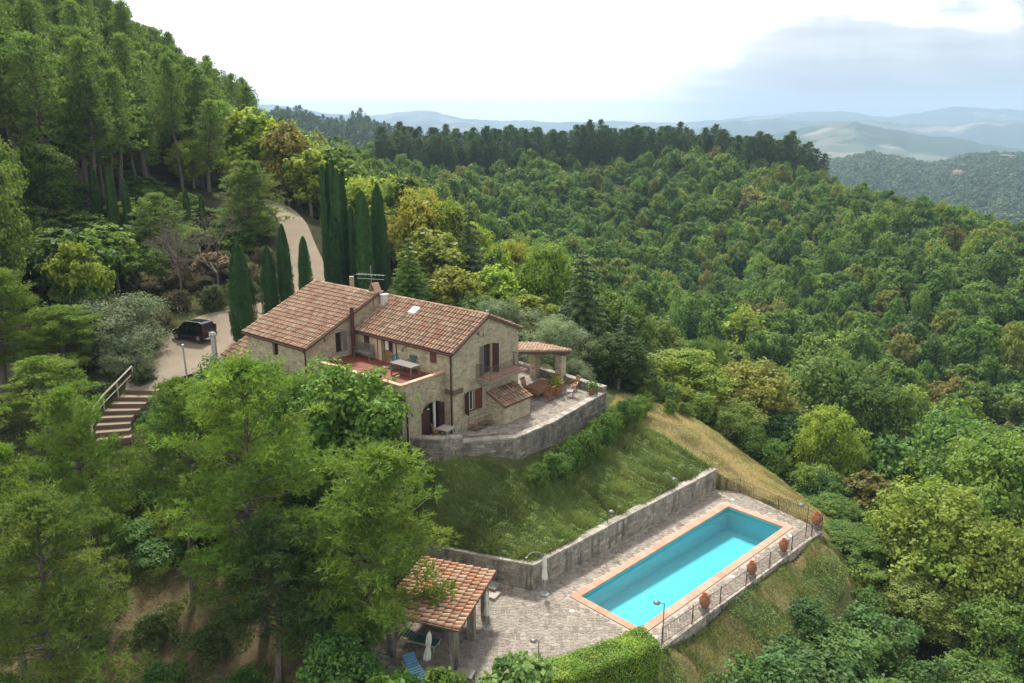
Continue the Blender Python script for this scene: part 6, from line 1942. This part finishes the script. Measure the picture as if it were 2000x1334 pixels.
HERO = [
    ('big0', 14.6, 66, 5.6, 8.6, 'yellow-green bushy tree at the end of the dry path', YG), ('big1', 12.6, 63.0, 3.8, 4.6, 'low yellowish tree with reddish patches beside the path', YO),
    ('big1', 21.9, 68, 4.2, 8.7, 'olive-brown domed tree right of the yellow-green one', (.22, .235, .05)), ('big2', 29.9, 72, 3.8, 11.1, 'wide green tree above the grassy path', (0.130, 0.208, 0.049)),
    ('big0', 25.6, 59.5, 2.9, 5.6, 'bright yellow-green tree standing below the wide green tree', YG), ('big2', 27.5, 46.5, 2.4, 9.0, 'large yellow-olive tree right of the far pool corner', (.20, .27, .045)),
    ('big1', 30.4, 43, 1.6, 6.6, 'yellow-olive tree at the right edge level with the pool', (.18, .24, .045)), ('mid4', 30.6, 60, 0.6, 6.6, 'mid green tree in the hollow right of the bright one', GR),
    ('big1', 23.5, 64, 0.9, 6.0, 'shaded green tree in the hollow above the path', DG), ('big0', 18.3, 62.5, 2.2, 5.6, 'yellow-green tree between the path and the domed tree', (0.195, 0.260, 0.042)),
    ('big2', 38.3, 63, 1.0, 10.4, 'spreading green tree near the right edge', GR), ('mid1', 25.9, 53, 0.2, 5.0, 'reddish leaved tree above the large yellow-olive one', (.20, .19, .05)),
    ('big0', 28.2, 39.5, -1.6, 6.6, 'green tree at the lower right corner', (0.130, 0.208, 0.042)), ('big2', 23.6, 55.0, -.8, 4.8, 'round dark tree on the slope beyond the path', DG),
    ('big1', 22.3, 50.2, -.4, 3.4, 'low leafy tree just beyond the far pool corner', (0.130, 0.221, 0.042)), ('big2', 21.2, 46.0, -.6, 4.0, 'bushy tree outside the far pool fence corner', (0.130, 0.221, 0.039)),
    ('big0', 24.2, 41.8, -2.0, 5.8, 'yellowish tree below the pool fence', (0.182, 0.234, 0.049)), ('big1', 33.5, 50.0, 0.5, 7.0, 'green tree between the olive ones at the right edge', (0.156, 0.221, 0.042)),
    ('big2', 24.5, 35.5, -2.8, 6.0, 'mid green tree at the bottom right edge', (0.117, 0.195, 0.042)), ('big0', 35.2, 70.0, 1.6, 8.0, 'green rounded tree behind the wide green one', (0.117, 0.195, 0.042)),
    ('mid2', -5.5, 73.5, 12.0, 5.4, 'yellow tree between the cedar and the dark fir', (.34, .37, .05)), ('mid0', -7.6, 79, 14.6, 6.0, 'pale yellow-green tree above the cedar', (.30, .36, .07)),
    ('mid1', -1.6, 76, 11.6, 5.4, 'bright yellow-green tree right of the dark fir', YG), ('mid3', 1.8, 72, 9.4, 5.0, 'yellow-green tree sloping down behind the olives', (.27, .33, .05)),
    ('mid4', -9.8, 84, 17.6, 5.6, 'golden tree right of the dark round-topped cypress', (.36, .36, .05)), ('mid2', -6.2, 88, 16.6, 6.0, 'soft green tree above the golden one', (.22, .29, .06)),
    ('big2', -3.0, 71, 9.5, 4.6, 'green leafy tree just behind the main roof', (0.117, 0.195, 0.042)), ('mid0', -12.2, 90, 19.2, 6.5, 'light green tree behind the cypresses', (.14, .20, .04)),
    ('mid1', -17.5, 92, 19.0, 6.0, 'light yellow tree right of the driveway top', (.31, .40, .05)), ('mid3', -20.8, 95, 14.4, 3.4, 'low orange-tinged bush at the driveway bend', (.24, .16, .04)), ('mid4', -19.2, 97, 16.4, 5.0, 'green bush tree beside the driveway', GR),
    ('mid0', -26.0, 104, 21.6, 6.4, 'bright yellow-green tree above the driveway bend', (.32, .40, .05)), ('mid2', -31.0, 108, 23, 6.8, 'yellow tree where the driveway disappears', (.36, .38, .05)),
    ('fig0', -7.4, 29.3, 3.6, 3.6, 'leafy bush crowding the left of the pool shelter', (.10, .21, .045)), ('fig1', -8.4, 32.6, 3.4, 3.2, 'leafy bush behind the left post of the pool shelter', (.09, .19, .04)), ('mid4', -4.4, 27.6, 3.0, 3.0, 'sapling in front of the pool shelter near the sun lounger', (.13, .26, .05)), ('fig0', -7.0, 35.6, 3.0, 2.8, 'leafy bush at the far left corner of the pool shelter', (.09, .2, .04)),
    ('shrub0', -25.0, 51.6, 8.5, 2.0, 'small clipped shrub at the head of the garden steps', (.06, .10, .025)), ('shrub1', -27.6, 50.0, 7.4, 2.6, 'low shrub behind the handrail', (.08, .12, .03)),
    ('mid0', 0.3, 26.2, 5.0, 3.4, 'young feathery tree in front of the paving at the bottom edge', (0.143, 0.234, 0.063)), ('mid3', -2.6, 25.3, 4.9, 2.6, 'small light green tree at the bottom edge near the shelter', (0.130, 0.221, 0.042)), ('mid1', -5.0, 26.2, 3.8, 3.6, 'leafy green sapling before the blue lounger', (0.130, 0.247, 0.042)),
]
for key, x, y, zt, w, lab, c in HERO:
    top(key, x, y, zt, w, lab, 'shrub' if 'shrub' in key else 'tree', color=c, name='shrub' if 'shrub' in key else 'broadleaf_tree')
# climbing shrubs along the patio wall and brambles beside the path and pool
SH = [(3.7, 46.3, 5.5, 1.8), (4.5, 47.4, 5.7, 2.0), (5.3, 48.6, 5.6, 1.7), (6.2, 50.2, 5.8, 1.9), (7.0, 51.8, 5.7, 1.7), (8.5, 53.9, 5.6, 2.4), (9.4, 54.9, 5.3, 1.8), (2.7, 45.0, 5.3, 2.1), (1.6, 43.9, 5.0, 1.7), (7.8, 53.0, 5.9, 1.6)]
SH.sort(key=lambda s: s[1])
for k, (x, y, zt, w) in enumerate(SH):
    top(f'shrub{k % 2}', x, y, zt, w, f'{ORD[k]} bright green shrub against the patio wall, counted from the terrace block', 'shrub', 'shrubs along the foot of the patio wall', (.12, .21, .04) if k % 3 else (.16, .25, .045), 'shrub')
BR = [(12.2, 36.6 - 4.5, -.2, 4.4), (14.6, 34.4, -1.0, 5.0), (17.2, 36.6, -1.3, 4.8), (18.0, 33.6, -2.0, 5.0), (14.0, 30.6, -1.8, 5.0), (11.2, 29.2, -.8, 4.2), (20.4, 38.8, -1.6, 4.2), (21.6, 35.6, -2.5, 4.6), (17.4, 29.8, -2.8, 5.0), (8.6, 27.4, -1.4, 3.6), (20.8, 31.2, -3.6, 5.2), (16.4, 38.4, -1.4, 3.2)]
BR.sort(key=lambda s: s[1])
for k, (x, y, zt, w) in enumerate(BR):
    top(f'shrub{k % 2}', x, y, zt, w, f'{ORD[k]} dark green bramble thicket below the pool fence, counted up the slope from the hedge', 'shrub', 'bramble thickets below the pool', (.10, .18, .05) if k % 3 else (.12, .20, .05), 'shrub')
PB = [(12.8, 61.6, 4.2, 2.6), (15.2, 61.2, 3.4, 2.8), (17.6, 60.0, 2.4, 2.8), (20.6, 57.6, .9, 3.2), (22.6, 55.4, .0, 3.4), (23.8, 53.0, -.7, 3.2), (24.4, 50.4, -1.2, 3.0), (21.4, 43.4, -1.2, 2.6), (21.0, 41.4, -1.9, 2.6), (11.4, 60.6, 4.9, 1.8), (19.2, 58.9, 1.5, 2.6), (23.8, 47.2, -1.4, 3.2), (10.4, 57.6, 4.7, 1.2), (12.0, 57.4, 4.1, 1.4), (13.4, 58.4, 3.6, 1.3)]
PB.sort(key=lambda s: -s[1])
for k, (x, y, zt, w) in enumerate(PB):
    top(f'shrub{k % 2}', x, y, zt, w, f'{ORD[k]} yellow-green bush bordering the dry path, counted down from the patio corner', 'shrub', 'bushes bordering the path', (.17, .24, .05) if k % 2 else (.13, .21, .045), 'shrub')
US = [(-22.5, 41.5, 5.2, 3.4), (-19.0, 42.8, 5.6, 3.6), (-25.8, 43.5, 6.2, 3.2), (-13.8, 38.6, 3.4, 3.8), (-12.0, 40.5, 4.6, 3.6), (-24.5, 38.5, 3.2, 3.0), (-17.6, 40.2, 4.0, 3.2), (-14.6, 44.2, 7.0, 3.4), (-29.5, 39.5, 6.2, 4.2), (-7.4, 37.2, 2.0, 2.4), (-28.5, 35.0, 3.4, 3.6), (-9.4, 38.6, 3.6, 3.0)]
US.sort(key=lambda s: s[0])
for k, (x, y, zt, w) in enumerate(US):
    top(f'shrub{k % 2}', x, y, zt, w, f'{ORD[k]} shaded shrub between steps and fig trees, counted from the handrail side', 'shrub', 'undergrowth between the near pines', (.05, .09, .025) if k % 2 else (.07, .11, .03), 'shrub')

DB = [(-27.6, 54.6, 9.3, 2.2), (-28.0, 58.6, 9.6, 2.4), (-28.2, 62.0, 10.2, 2.6), (-30.5, 64.5, 10.8, 2.6), (-28.2, 66.2, 11.0, 3.0), (-26.0, 67.6, 11.2, 2.8), (-31.8, 67.5, 12.2, 3.2), (-24.2, 70.4, 11.4, 2.8), (-29.6, 70.2, 12.4, 3.4), (-33.0, 63.0, 11.2, 3.0), (-24.6, 74.0, 12.0, 3.2), (-27.0, 75.5, 13.0, 3.4), (-24.8, 79.0, 12.8, 2.8)]
for k, (x, y, zt, w) in enumerate(DB):
    top(f'shrub{k % 2}', x, y, zt, w, f'{ORD[k]} dull brushy shrub around the bare trees behind the black car', 'shrub', 'brush behind the black car', (.10, .13, .045) if k % 2 else (.15, .135, .07), 'shrub')
US2 = [(-20.5, 33.5, 1.0, 2.6), (-17.8, 34.2, 1.2, 2.4), (-14.5, 33.5, 1.0, 2.6), (-24.8, 34.4, 1.6, 3.0), (-22.8, 36.0, 2.2, 2.6), (-19.2, 38.6, 2.6, 2.8), (-12.0, 30.5, .6, 2.4), (-9.8, 29.4, .8, 2.2), (-26.8, 31.8, 1.6, 3.2), (-10.8, 35.6, 1.8, 2.6), (-21.2, 39.6, 3.4, 2.6), (-16.2, 31.6, .4, 2.0)]
US2.sort(key=lambda s: s[0])
for k, (x, y, zt, w) in enumerate(US2):
    top(f'shrub{k % 2}', x, y, zt, w, f'{ORD[k]} low bush on the brown pine wood floor, counted towards the pool shelter', 'shrub', 'low bushes on the pine wood floor', (.10, .19, .045) if k % 2 else (.12, .17, .05), 'shrub')

# ------------------------------------------------------------------ forests
KNOLL = [(-13, 20), (8, 20), (14, 27), (23, 34), (25, 46), (26, 53), (21, 60), (14, 66), (9, 68), (5, 72), (-2, 80), (-12, 86), (-15, 93), (-23, 103), (-30, 106), (-40, 103), (-35, 92), (-26, 80), (-33, 66), (-38, 60), (-34, 44), (-34, 20)]
HFT = F_


def pxy(X, Y, Zz):
    c, s = math.cos(R(15.24)), math.sin(R(15.24)); z = Zz - CAM_H
    d = Y * c - z * s
    return PXc + HFT * X / d, PYc - HFT * (Y * s + z * c) / d, d


def scatter(x0, x1, y0, y1, s, seed, test):
    r = np.random.RandomState(seed)
    xs = np.arange(x0, x1, s); ys = np.arange(y0, y1, s * .9)
    X, Y = np.meshgrid(xs, ys); X = X + (np.arange(len(ys)) % 2)[:, None] * s / 2
    X = X + r.uniform(-.42, .42, X.shape) * s; Y = Y + r.uniform(-.42, .42, Y.shape) * s
    X, Y = X.ravel(), Y.ravel()
    Zz = height(X, Y)
    a, b, d = pxy(X, Y, Zz + 5)
    k = (d > 22) & (a > -160) & (a < 2160) & (b < 1600) & (b > -500) & test(X, Y)
    return X[k], Y[k], Zz[k], d[k], r


def hillpine_zone(X, Y): return (X < -0.315 * Y) & (((X < -41.5 - 1.5 * np.sin(Y / 5.0)) & (Y > 76) & (Y < 215)) | ((X < -36) & (Y > 94) & (Y < 160)) | ((X < -47) & (Y > 52) & (Y <= 76)) | ((X < -36) & (Y >= 20) & (Y <= 52)))


def ridge_y(X): return 296 - 0.004 * (X - 30) ** 2


def ridge_zone(X, Y): return (X > -43) & (X < 104) & (Y > ridge_y(X) - 6 - (X < 0) * 14) & (Y < ridge_y(X) + 24)


def leaf_zone(X, Y): return (Y > 26) & (Y < 330) & (X > -60) & ~inside(KNOLL, X, Y) & ~hillpine_zone(X, Y) & ~ridge_zone(X, Y) & ~((X < 34) & (X > -8) & (Y < 75)) & ~((X < -28) & (X > -43) & (Y > 58) & (Y < 92)) & ~((X < -36) & (Y > 76) & (Y < 135)) & ~((X < -17) & (X > -36) & (Y < 103)) & ~((Y < 52) & (X < 34))


items = []   # (d, family, X, Y, Z, H, W, colour index)
X, Y, Zg, d, r = scatter(-160, -30, 20, 215, 3.9, 1, hillpine_zone)
for x, y, z, dd in zip(X, Y, Zg, d):
    if r.rand() < .07 and x > -70: items.append((dd, 'leaf', x, y, z, r.uniform(4.5, 7), r.uniform(4, 5.5), r.rand()))
    else: items.append((dd, 'hill', x, y, z, r.uniform(10.5, 17.5), r.uniform(4.0, 6.4), r.rand()))
X, Y, Zg, d, r = scatter(-60, 112, 255, 330, 4.3, 2, ridge_zone)
for x, y, z, dd in zip(X, Y, Zg, d): items.append((dd, 'ridge', x, y, z, r.uniform(13.5, 18.2) * (1 if r.rand() > .12 else 1.12), r.uniform(5.6, 8.0), r.rand()))
X, Y, Zg, d, r = scatter(-62, 190, 26, 332, 4.5, 3, leaf_zone)
for x, y, z, dd in zip(X, Y, Zg, d):
    far_ = dd > 120
    sc_ = 1.0 if dd < 190 else .92
    sc_ *= 1 + .22 * math.sin(x * .09 + 2 * math.sin(y * .05)) * math.sin(y * .07 + 1)
    h = r.uniform(6.0, 12.5) * sc_
    items.append((dd, 'leaf', x, y, z, h, r.uniform(4.2, 8.4) * sc_ * (.95 if far_ else 1.1), r.rand()))
items += [(290., 'ridge', 104.0, 272.0, hz(104, 272), 15.0, 6.5, .5)]

# draw the largest ones singly, the rest as one object
FAM = {'hill': [f'hillpine{i}' for i in range(4)], 'ridge': [f'darkpine{i}' for i in range(4)], 'leaf': [f'mid{i}' for i in range(5)]}
SHADES = [('deep green', (0.100, 0.180, 0.036)), ('mid green', (0.135, 0.22, 0.038)), ('fresh green', (0.17, 0.265, 0.040)), ('soft green', (0.165, 0.24, 0.050)), ('yellow-green', (0.27, 0.35, 0.045)), ('olive-yellow', (0.30, 0.32, 0.05)), ('russet-tinged', (0.24, 0.225, 0.055))]


def shade(x, y, q):
    """Hue by place: yellow crowns gather in drifts."""
    f = math.sin(x * .045 + 1.0) * math.cos(y * .035) + .5 * math.sin(x * .11 + y * .07)
    drift = 0.12 + .10 * max(0, f) + (.72 if (x < 4 and 84 < y < 165) else 0) + (.12 if y > 220 and x > 5 else 0)
    if q > 1 - drift * .16: return 6
    if q > 1 - drift: return 5 if (q * 91) % 1 > .7 else 4
    return int((q * 37) % 1 * 4)


REST = []
GN_ = {'hill': ('pines covering the hillside on the left', 'pine'), 'ridge': ('dark pines standing along the ridge', 'pine'), 'leaf': ('broadleaf trees of the valley forest', 'tree')}
fam_rank = {'leaf': 0, 'pine': 0}
items.sort(key=lambda t: t[0] / t[6])
for it in items:
    dd, fam, x, y, z, h, w, q = it
    kf = 'leaf' if fam == 'leaf' else 'pine'
    if fam_rank[kf] >= (248 if kf == 'leaf' else 292):
        REST.append(it); continue
    fam_rank[kf] += 1
    key = FAM[fam][int(q * 1000) % len(FAM[fam])]
    if fam == 'leaf' and dd < 100: key = f'big{int(q * 1000) % 3}'
    col, lab = None, None
    if fam == 'leaf':
        si = shade(x, y, q); nm, col = SHADES[si]
        zone = 'in the hollow at the right' if x > 30 and y < 120 else ('on the far valley slope' if y > 120 and x > -8 else ('behind the farmhouse and its cypresses' if x > -34 else 'at the foot of the pine slope'))
        lab = f'{nm} broadleaf tree crowded among others {zone}'
        grp = f'{nm} trees {zone}'
    elif fam == 'hill':
        row = 'high on the skyline of the left hill' if pxy(x, y, z + h)[1] < 110 else ('half way up the left hill' if pxy(x, y, z + h)[1] < 240 else 'at the foot of the left hill')
        size = 'tall' if h > 15 else ('middling' if h > 13 else 'short')
        tint = ['dark green', 'dull green', 'light green'][int(((q * 53) % 1) * 2.99)]  # tint word follows the crown's random tone
        lab = f'{size} {tint} pine {row}'; grp = f'{size} {tint} pines {row}'
        cc = .78 + .5 * ((q * 53) % 1); col = (.145 * cc, .225 * cc, .055 * cc)
    else:
        lab = 'dark straight-trunked pine in the row along the far ridge'; grp = GN_['ridge'][0]
    t = plant(key, x, y, h, w, lab, 'tree', grp, col, 'broadleaf_tree' if fam == 'leaf' else 'pine_tree', z=z)

# low trees and bushes on the slope beneath the slim cypresses
rl2 = np.random.RandomState(8)
for k in range(90):
    x, y = rl2.uniform(-47, -27.5), rl2.uniform(57, 92)
    if x > -31.5 and y < 80: continue
    if inside([(-31, 52), (-20, 52), (-20, 108), (-27, 108), (-29.5, 92), (-26.5, 84), (-25.5, 72), (-30.5, 64)], np.array([x]), np.array([y]))[0]: continue
    g = hz(x, y); ztop = 24.4 - .128 * y
    h = min(max(2.4, ztop - g + rl2.uniform(-1, .6)), 7.5)
    nm, col = SHADES[[0, 1, 2, 3, 0, 4][k % 6]]
    plant(['mid0', 'mid3', 'shrub0', 'shrub1'][k % 4], x, y, h * (1 if k % 4 < 2 else .8), rl2.uniform(3.0, 5.0), f'{nm} bush on the slope between the courtyard olives and the slim cypresses', 'tree', f'{nm} bushes under the slim cypresses', col, 'bush')

# ---- the rest: instances of a few tree shapes on points (geometry nodes)
protos = bpy.data.collections.new('tree_shapes')   # never linked to the scene


def proto(nm, crown, trunk, mats_):
    V = np.concatenate([crown[0], trunk[0]]); F = np.concatenate([crown[1], trunk[1] + len(crown[0])])
    T = np.concatenate([crown[2], np.full(len(trunk[1]), .5)]); mi = np.concatenate([np.zeros(len(crown[1])), np.ones(len(trunk[1]))])
    me = np_mesh(nm, V, F, mats_, tone=T, midx=mi)
    o = bpy.data.objects.new(nm, me); return o


def forest(name, label, pts, shapes, cat='forest'):
    """pts: (x, y, z, scale xy, scale z, shape index)"""
    col = bpy.data.collections.new(name + '_shapes')
    for k, (crown, trunk, mats_) in enumerate(shapes):
        col.objects.link(proto(f'tree_shape_{chr(97 + k)}', crown, trunk, mats_))
    P = np.array(pts, float)
    me = bpy.data.meshes.new(name); me.vertices.add(len(P)); me.vertices.foreach_set('co', P[:, :3].astype(np.float32).ravel())
    for nm, typ, val in (('sxy', 'FLOAT', P[:, 3]), ('sz', 'FLOAT', P[:, 4]), ('shape', 'INT', P[:, 5].astype(int)), ('spin', 'FLOAT', np.random.RandomState(5).rand(len(P)) * 6.28)):
        a = me.attributes.new(nm, typ, 'POINT'); a.data.foreach_set('value', val)
    me.update()
    o = bpy.data.objects.new(name, me); COL.objects.link(o)
    ng = bpy.data.node_groups.new(name + '_nodes', 'GeometryNodeTree')
    ng.interface.new_socket('Geometry', in_out='INPUT', socket_type='NodeSocketGeometry'); ng.interface.new_socket('Geometry', in_out='OUTPUT', socket_type='NodeSocketGeometry')
    gi = ng.nodes.new('NodeGroupInput'); go = ng.nodes.new('NodeGroupOutput')
    m2p = ng.nodes.new('GeometryNodeMeshToPoints'); iop = ng.nodes.new('GeometryNodeInstanceOnPoints'); ci = ng.nodes.new('GeometryNodeCollectionInfo')
    ci.inputs['Collection'].default_value = col; ci.inputs['Separate Children'].default_value = True; ci.inputs['Reset Children'].default_value = True
    def attr(nm, dt):
        n = ng.nodes.new('GeometryNodeInputNamedAttribute'); n.data_type = dt; n.inputs['Name'].default_value = nm; return n.outputs['Attribute']
    iop.inputs['Pick Instance'].default_value = True
    cx = ng.nodes.new('ShaderNodeCombineXYZ'); cz = ng.nodes.new('ShaderNodeCombineXYZ')
    L_ = ng.links.new
    s1 = attr('sxy', 'FLOAT'); L_(s1, cx.inputs[0]); L_(s1, cx.inputs[1]); L_(attr('sz', 'FLOAT'), cx.inputs[2]); L_(attr('spin', 'FLOAT'), cz.inputs[2])
    L_(gi.outputs[0], m2p.inputs['Mesh']); L_(m2p.outputs[0], iop.inputs['Points']); L_(ci.outputs[0], iop.inputs['Instance']); L_(attr('shape', 'INT'), iop.inputs['Instance Index'])
    L_(cz.outputs[0], iop.inputs['Rotation']); L_(cx.outputs[0], iop.inputs['Scale']); L_(iop.outputs[0], go.inputs[0])
    md = o.modifiers.new('forest', 'NODES'); md.node_group = ng
    return tag(o, label, cat, kind='stuff')


def dims(c): return float(c[0][:, 2].max()), float(np.percentile(np.hypot(c[0][:, 0], c[0][:, 1]), 97) * 2)


shp, dm = [], []
for key in FAM['leaf'] + FAM['ridge'] + FAM['hill'][:3]:
    cm, tm, crown, trunk, lm, bm = LIB[key]; shp.append((crown, trunk, [lm, bm])); dm.append(dims(crown))
pts = []
for dd, fam, x, y, z, h, w, q in REST:
    i = {'leaf': int(q * 1000) % 5, 'ridge': 5 + int(q * 1000) % 4, 'hill': 9 + int(q * 1000) % 3}[fam]
    pts.append((x, y, z - .1, w / dm[i][1], h / dm[i][0], i))
forest('valley_forest', 'unbroken canopy of smaller trees filling the far valley slope', pts, shp)
print('TREES single', fam_rank, 'rest', len(REST))

# far wooded hills
fs, fd_ = [], []
for s in range(3):
    c_, t_ = broadleaf(500 + s, 9, 8, 420, .95, 9, base=.05); fs.append((c_, t_, [leaf_dark, bark_grey])); fd_.append(dims(c_))
c_, t_ = pine(520, 13, 6, 7, 4, 2, 4, 3, .9, .16, .9, .25, dead=0); fs.append((c_, t_, [leaf_dark, bark])); fd_.append(dims(c_))
rf = np.random.RandomState(12); pts = []
for (a0, a1, r0, r1, n) in ((-18, -7, 520, 860, 3600), (12, 34, 900, 1620, 9000), (-10, 12, 420, 700, 1500)):
    az_ = np.radians(rf.uniform(a0, a1, n)); rr_ = np.sqrt(rf.uniform(r0 ** 2, r1 ** 2, n)); X = rr_ * np.sin(az_); Y = rr_ * np.cos(az_); Zf = far_height(X, Y)
    for x, y, z in zip(X, Y, Zf):
        i = rf.randint(0, 4) if r0 < 600 and a0 < -12 else rf.randint(0, 3)
        s = rf.uniform(.8, 1.5); pts.append((x, y, z - 1, s, s * rf.uniform(.8, 1.1), i))
forest('distant_woods', 'hazy wooded hills beyond the ridge', pts, fs)

# a few farm buildings on the near spur of the far country
rb = random.Random(3)
for k, (az_, r_) in enumerate([(24.2, 1480), (24.6, 1470), (25.2, 1490), (30.6, 1460), (31.1, 1470), (31.5, 1450), (30.2, 1250), (28.9, 1255)]):
    x, y = r_ * math.sin(R(az_)), r_ * math.cos(R(az_)); z = float(far_height(np.array([x]), np.array([y]))[0])
    t = thing('farm_building', 'tiny pale farm building on the wooded hill far beyond the forest', 'building', (x, y, z), rb.uniform(0, 3), 'far farm buildings')
    w, d_, h = rb.uniform(10, 18), rb.uniform(8, 11), rb.uniform(6, 9)
    mm = M(); mm.box(-w / 2, w / 2, -d_ / 2, d_ / 2, -3, h); mm.build('wall', render_mat, t)
    mm = M(); mm.hexa([(-w / 2 - .5, -d_ / 2 - .5, h), (w / 2 + .5, -d_ / 2 - .5, h), (w / 2 + .5, d_ / 2 + .5, h), (-w / 2 - .5, d_ / 2 + .5, h), (-w / 2 - .5, -.1, h + 2.4), (w / 2 + .5, -.1, h + 2.4), (w / 2 + .5, .1, h + 2.4), (-w / 2 - .5, .1, h + 2.4)]); mm.build('roof', beam_mat, t)
    for q in range(4):
        mm = M(); u = -w / 2 + w * (q + .5) / 4; mm.box(u - .5, u + .5, -d_ / 2 - .1, -d_ / 2 + .05, 2, 3.6); mm.build('window', glass, t)

# ------------------------------------------------------------------ grass and ground plants
def grass(name, label, zone, n, hgt, wid, col0, seed, bbox, lean=.5, cat='grass', mat=None):
    r = np.random.RandomState(seed)
    X = r.uniform(bbox[0], bbox[1], n * 3); Y = r.uniform(bbox[2], bbox[3], n * 3)
    k = zone(X, Y); X, Y = X[k][:n], Y[k][:n]; n = len(X)
    if n == 0: return
    Zg = height(X, Y)
    # tussocks: height varies in patches
    tus = .55 + .9 * (np.sin(X * 2.1 + np.sin(Y * 1.7) * 2) * .5 + .5) * (np.sin(Y * 2.6 + X) * .5 + .5)
    P = np.stack([X, Y, Zg - .02], 1)
    D = np.array([0, 0, 1.]) + r.normal(size=(n, 3)) * lean * np.array([1, 1, .2]); D[:, 1] -= .15
    D /= np.linalg.norm(D, axis=1, keepdims=True)
    S = np.cross(D, r.normal(size=(n, 3))); S /= np.linalg.norm(S, axis=1, keepdims=True)
    l = hgt * (tus * (.6 + .8 * r.rand(n)))[:, None]; w = wid * (.6 + .8 * r.rand(n, 1))
    V = np.stack([P - S * w, P + S * w, P + D * l * .6 + S * w * .8 + [0, 0, 0], P + D * l], 1).reshape(-1, 3)
    o = bpy.data.objects.new(name, np_mesh(name, V, np.arange(4 * n).reshape(n, 4), mat, tone=np.clip(.5 * r.rand(n) + .5 * (.5 + .5 * np.sin(X * .9 + 2 * np.sin(Y * .7))), 0, 1)))
    COL.objects.link(o); o.color = (*col0, 0)
    return tag(o, label, cat, kind='stuff')


grassmat = leafmat('grass_blades', [(0, (.12, .16, .04)), (1, (.14, .18, .05))], trans=.3, scale=.35, tonevar=.5)
offp = lambda X, Y: ~inside(DECK, X, Y) & ~inside(PATIO, X, Y) & ~inside(HOUSE_FOOT, X, Y)
grass('bank_grass', 'long tousled green grass covering the bank between patio and pool', lambda X, Y: inside(BANK, X, Y) & offp(X, Y), 110000, .38, .026, (.205, .265, .085), 1, (-9, 15, 38, 55), cat='grass', mat=grassmat)
grass('path_grass', 'dry yellow grass on the path beside the bank', lambda X, Y: inside(PATHZ, X, Y) & offp(X, Y), 30000, .16, .018, (.36, .31, .15), 2, (6, 23, 45, 59), mat=grassmat)
grass('slope_grass', 'patchy green and brown grass on the slope below the pool fence', lambda X, Y: inside(LAWN, X, Y) & offp(X, Y) & (np.sin(X * 1.9 + Y) + np.sin(Y * 2.3 - X) > -1.0), 42000, .14, .022, (.18, .23, .07), 3, (5, 21, 28, 46), mat=grassmat)
def cover_plants(name, label, zone, n, leaf, hgt, col0, seed, bbox, cat='ground cover'):
    r = np.random.RandomState(seed)
    X = r.uniform(bbox[0], bbox[1], n * 3); Y = r.uniform(bbox[2], bbox[3], n * 3)
    k = zone(X, Y); X, Y = X[k][:n], Y[k][:n]; n = len(X)
    clump = np.clip(.5 + .35 * np.sin(X * 3.3 + 2.2 * np.sin(Y * 2.1)) * np.sin(Y * 3.7 + 1.7 * np.sin(X * 2.4)) + .3 * np.sin(X * 7.1 + Y * 4.7) * np.sin(Y * 8.3 - X * 2), 0, 1.1)
    Z_ = height(X, Y) + clump * hgt * (.4 + .6 * r.rand(n)) + .03
    C = np.stack([X, Y, Z_], 1)
    V, F, T = leaf_quads(C, np.array([0, -.25, 1.]) + r.normal(size=(n, 3)) * .6, leaf, r, .55)
    T = np.clip(.35 * T + .45 * clump + .2 * (.5 + .5 * np.sin(X * .5 + Y * .8)), 0, 1)
    o = bpy.data.objects.new(name, np_mesh(name, V, F, grassmat, tone=T)); COL.objects.link(o); o.color = (*col0, 0)
    return tag(o, label, cat, kind='stuff')


cover_plants('bank_ground_cover', 'clumpy creeping plants mixed into the grass of the bank', lambda X, Y: inside(BANK, X, Y) & offp(X, Y), 70000, .045, .30, (.20, .275, .08), 21, (-9, 15, 38, 55))
cover_plants('slope_weeds', 'green weeds in patches on the slope below the pool', lambda X, Y: inside(LAWN, X, Y) & offp(X, Y) & (np.sin(X * 1.1 + 1.5 * np.sin(Y)) + np.sin(Y * 1.4) > .1), 26000, .05, .22, (.15, .25, .06), 22, (5, 21, 28, 46))
cover_plants('path_weeds', 'dry weeds scattered on the path', lambda X, Y: inside(PATHZ, X, Y) & offp(X, Y) & (np.sin(X * 1.7 + Y) + np.sin(Y * 2.1 - X) > .5), 9000, .045, .2, (.24, .27, .09), 23, (6, 23, 45, 59))
WOODF = [(-9, 27), (-8, 41), (-9, 47), (-24, 48), (-34, 47), (-34, 27)]
grass('woodland_floor_plants', 'sparse weeds and fallen needles under the near pines', lambda X, Y: inside(WOODF, X, Y) & offp(X, Y) & ((~inside(DIRT, X, Y)) | (np.sin(X * 2.3 + 1) * np.sin(Y * 1.9) > .25)), 90000, .26, .035, (.15, .20, .065), 4, (-34, -8, 27, 48), lean=.9, cat='weeds', mat=grassmat)

# ------------------------------------------------------------------ haze
HAZE = True
if HAZE:
    mh, nt = newmat('haze_air')
    pv = nd(nt, 'ShaderNodeVolumePrincipled', {'Color': (0.55, 0.76, 1.0, 1), 'Density': 0.0002, 'Anisotropy': 0.0})
    o_ = nt.nodes.new('ShaderNodeOutputMaterial'); nt.links.new(pv.outputs[0], o_.inputs['Volume'])
    hb = M(); hb.box(-9950, 9950, -300, 9950, -300, 270)
    ho = hb.build('haze', mh); tag(ho, kind='stuff')
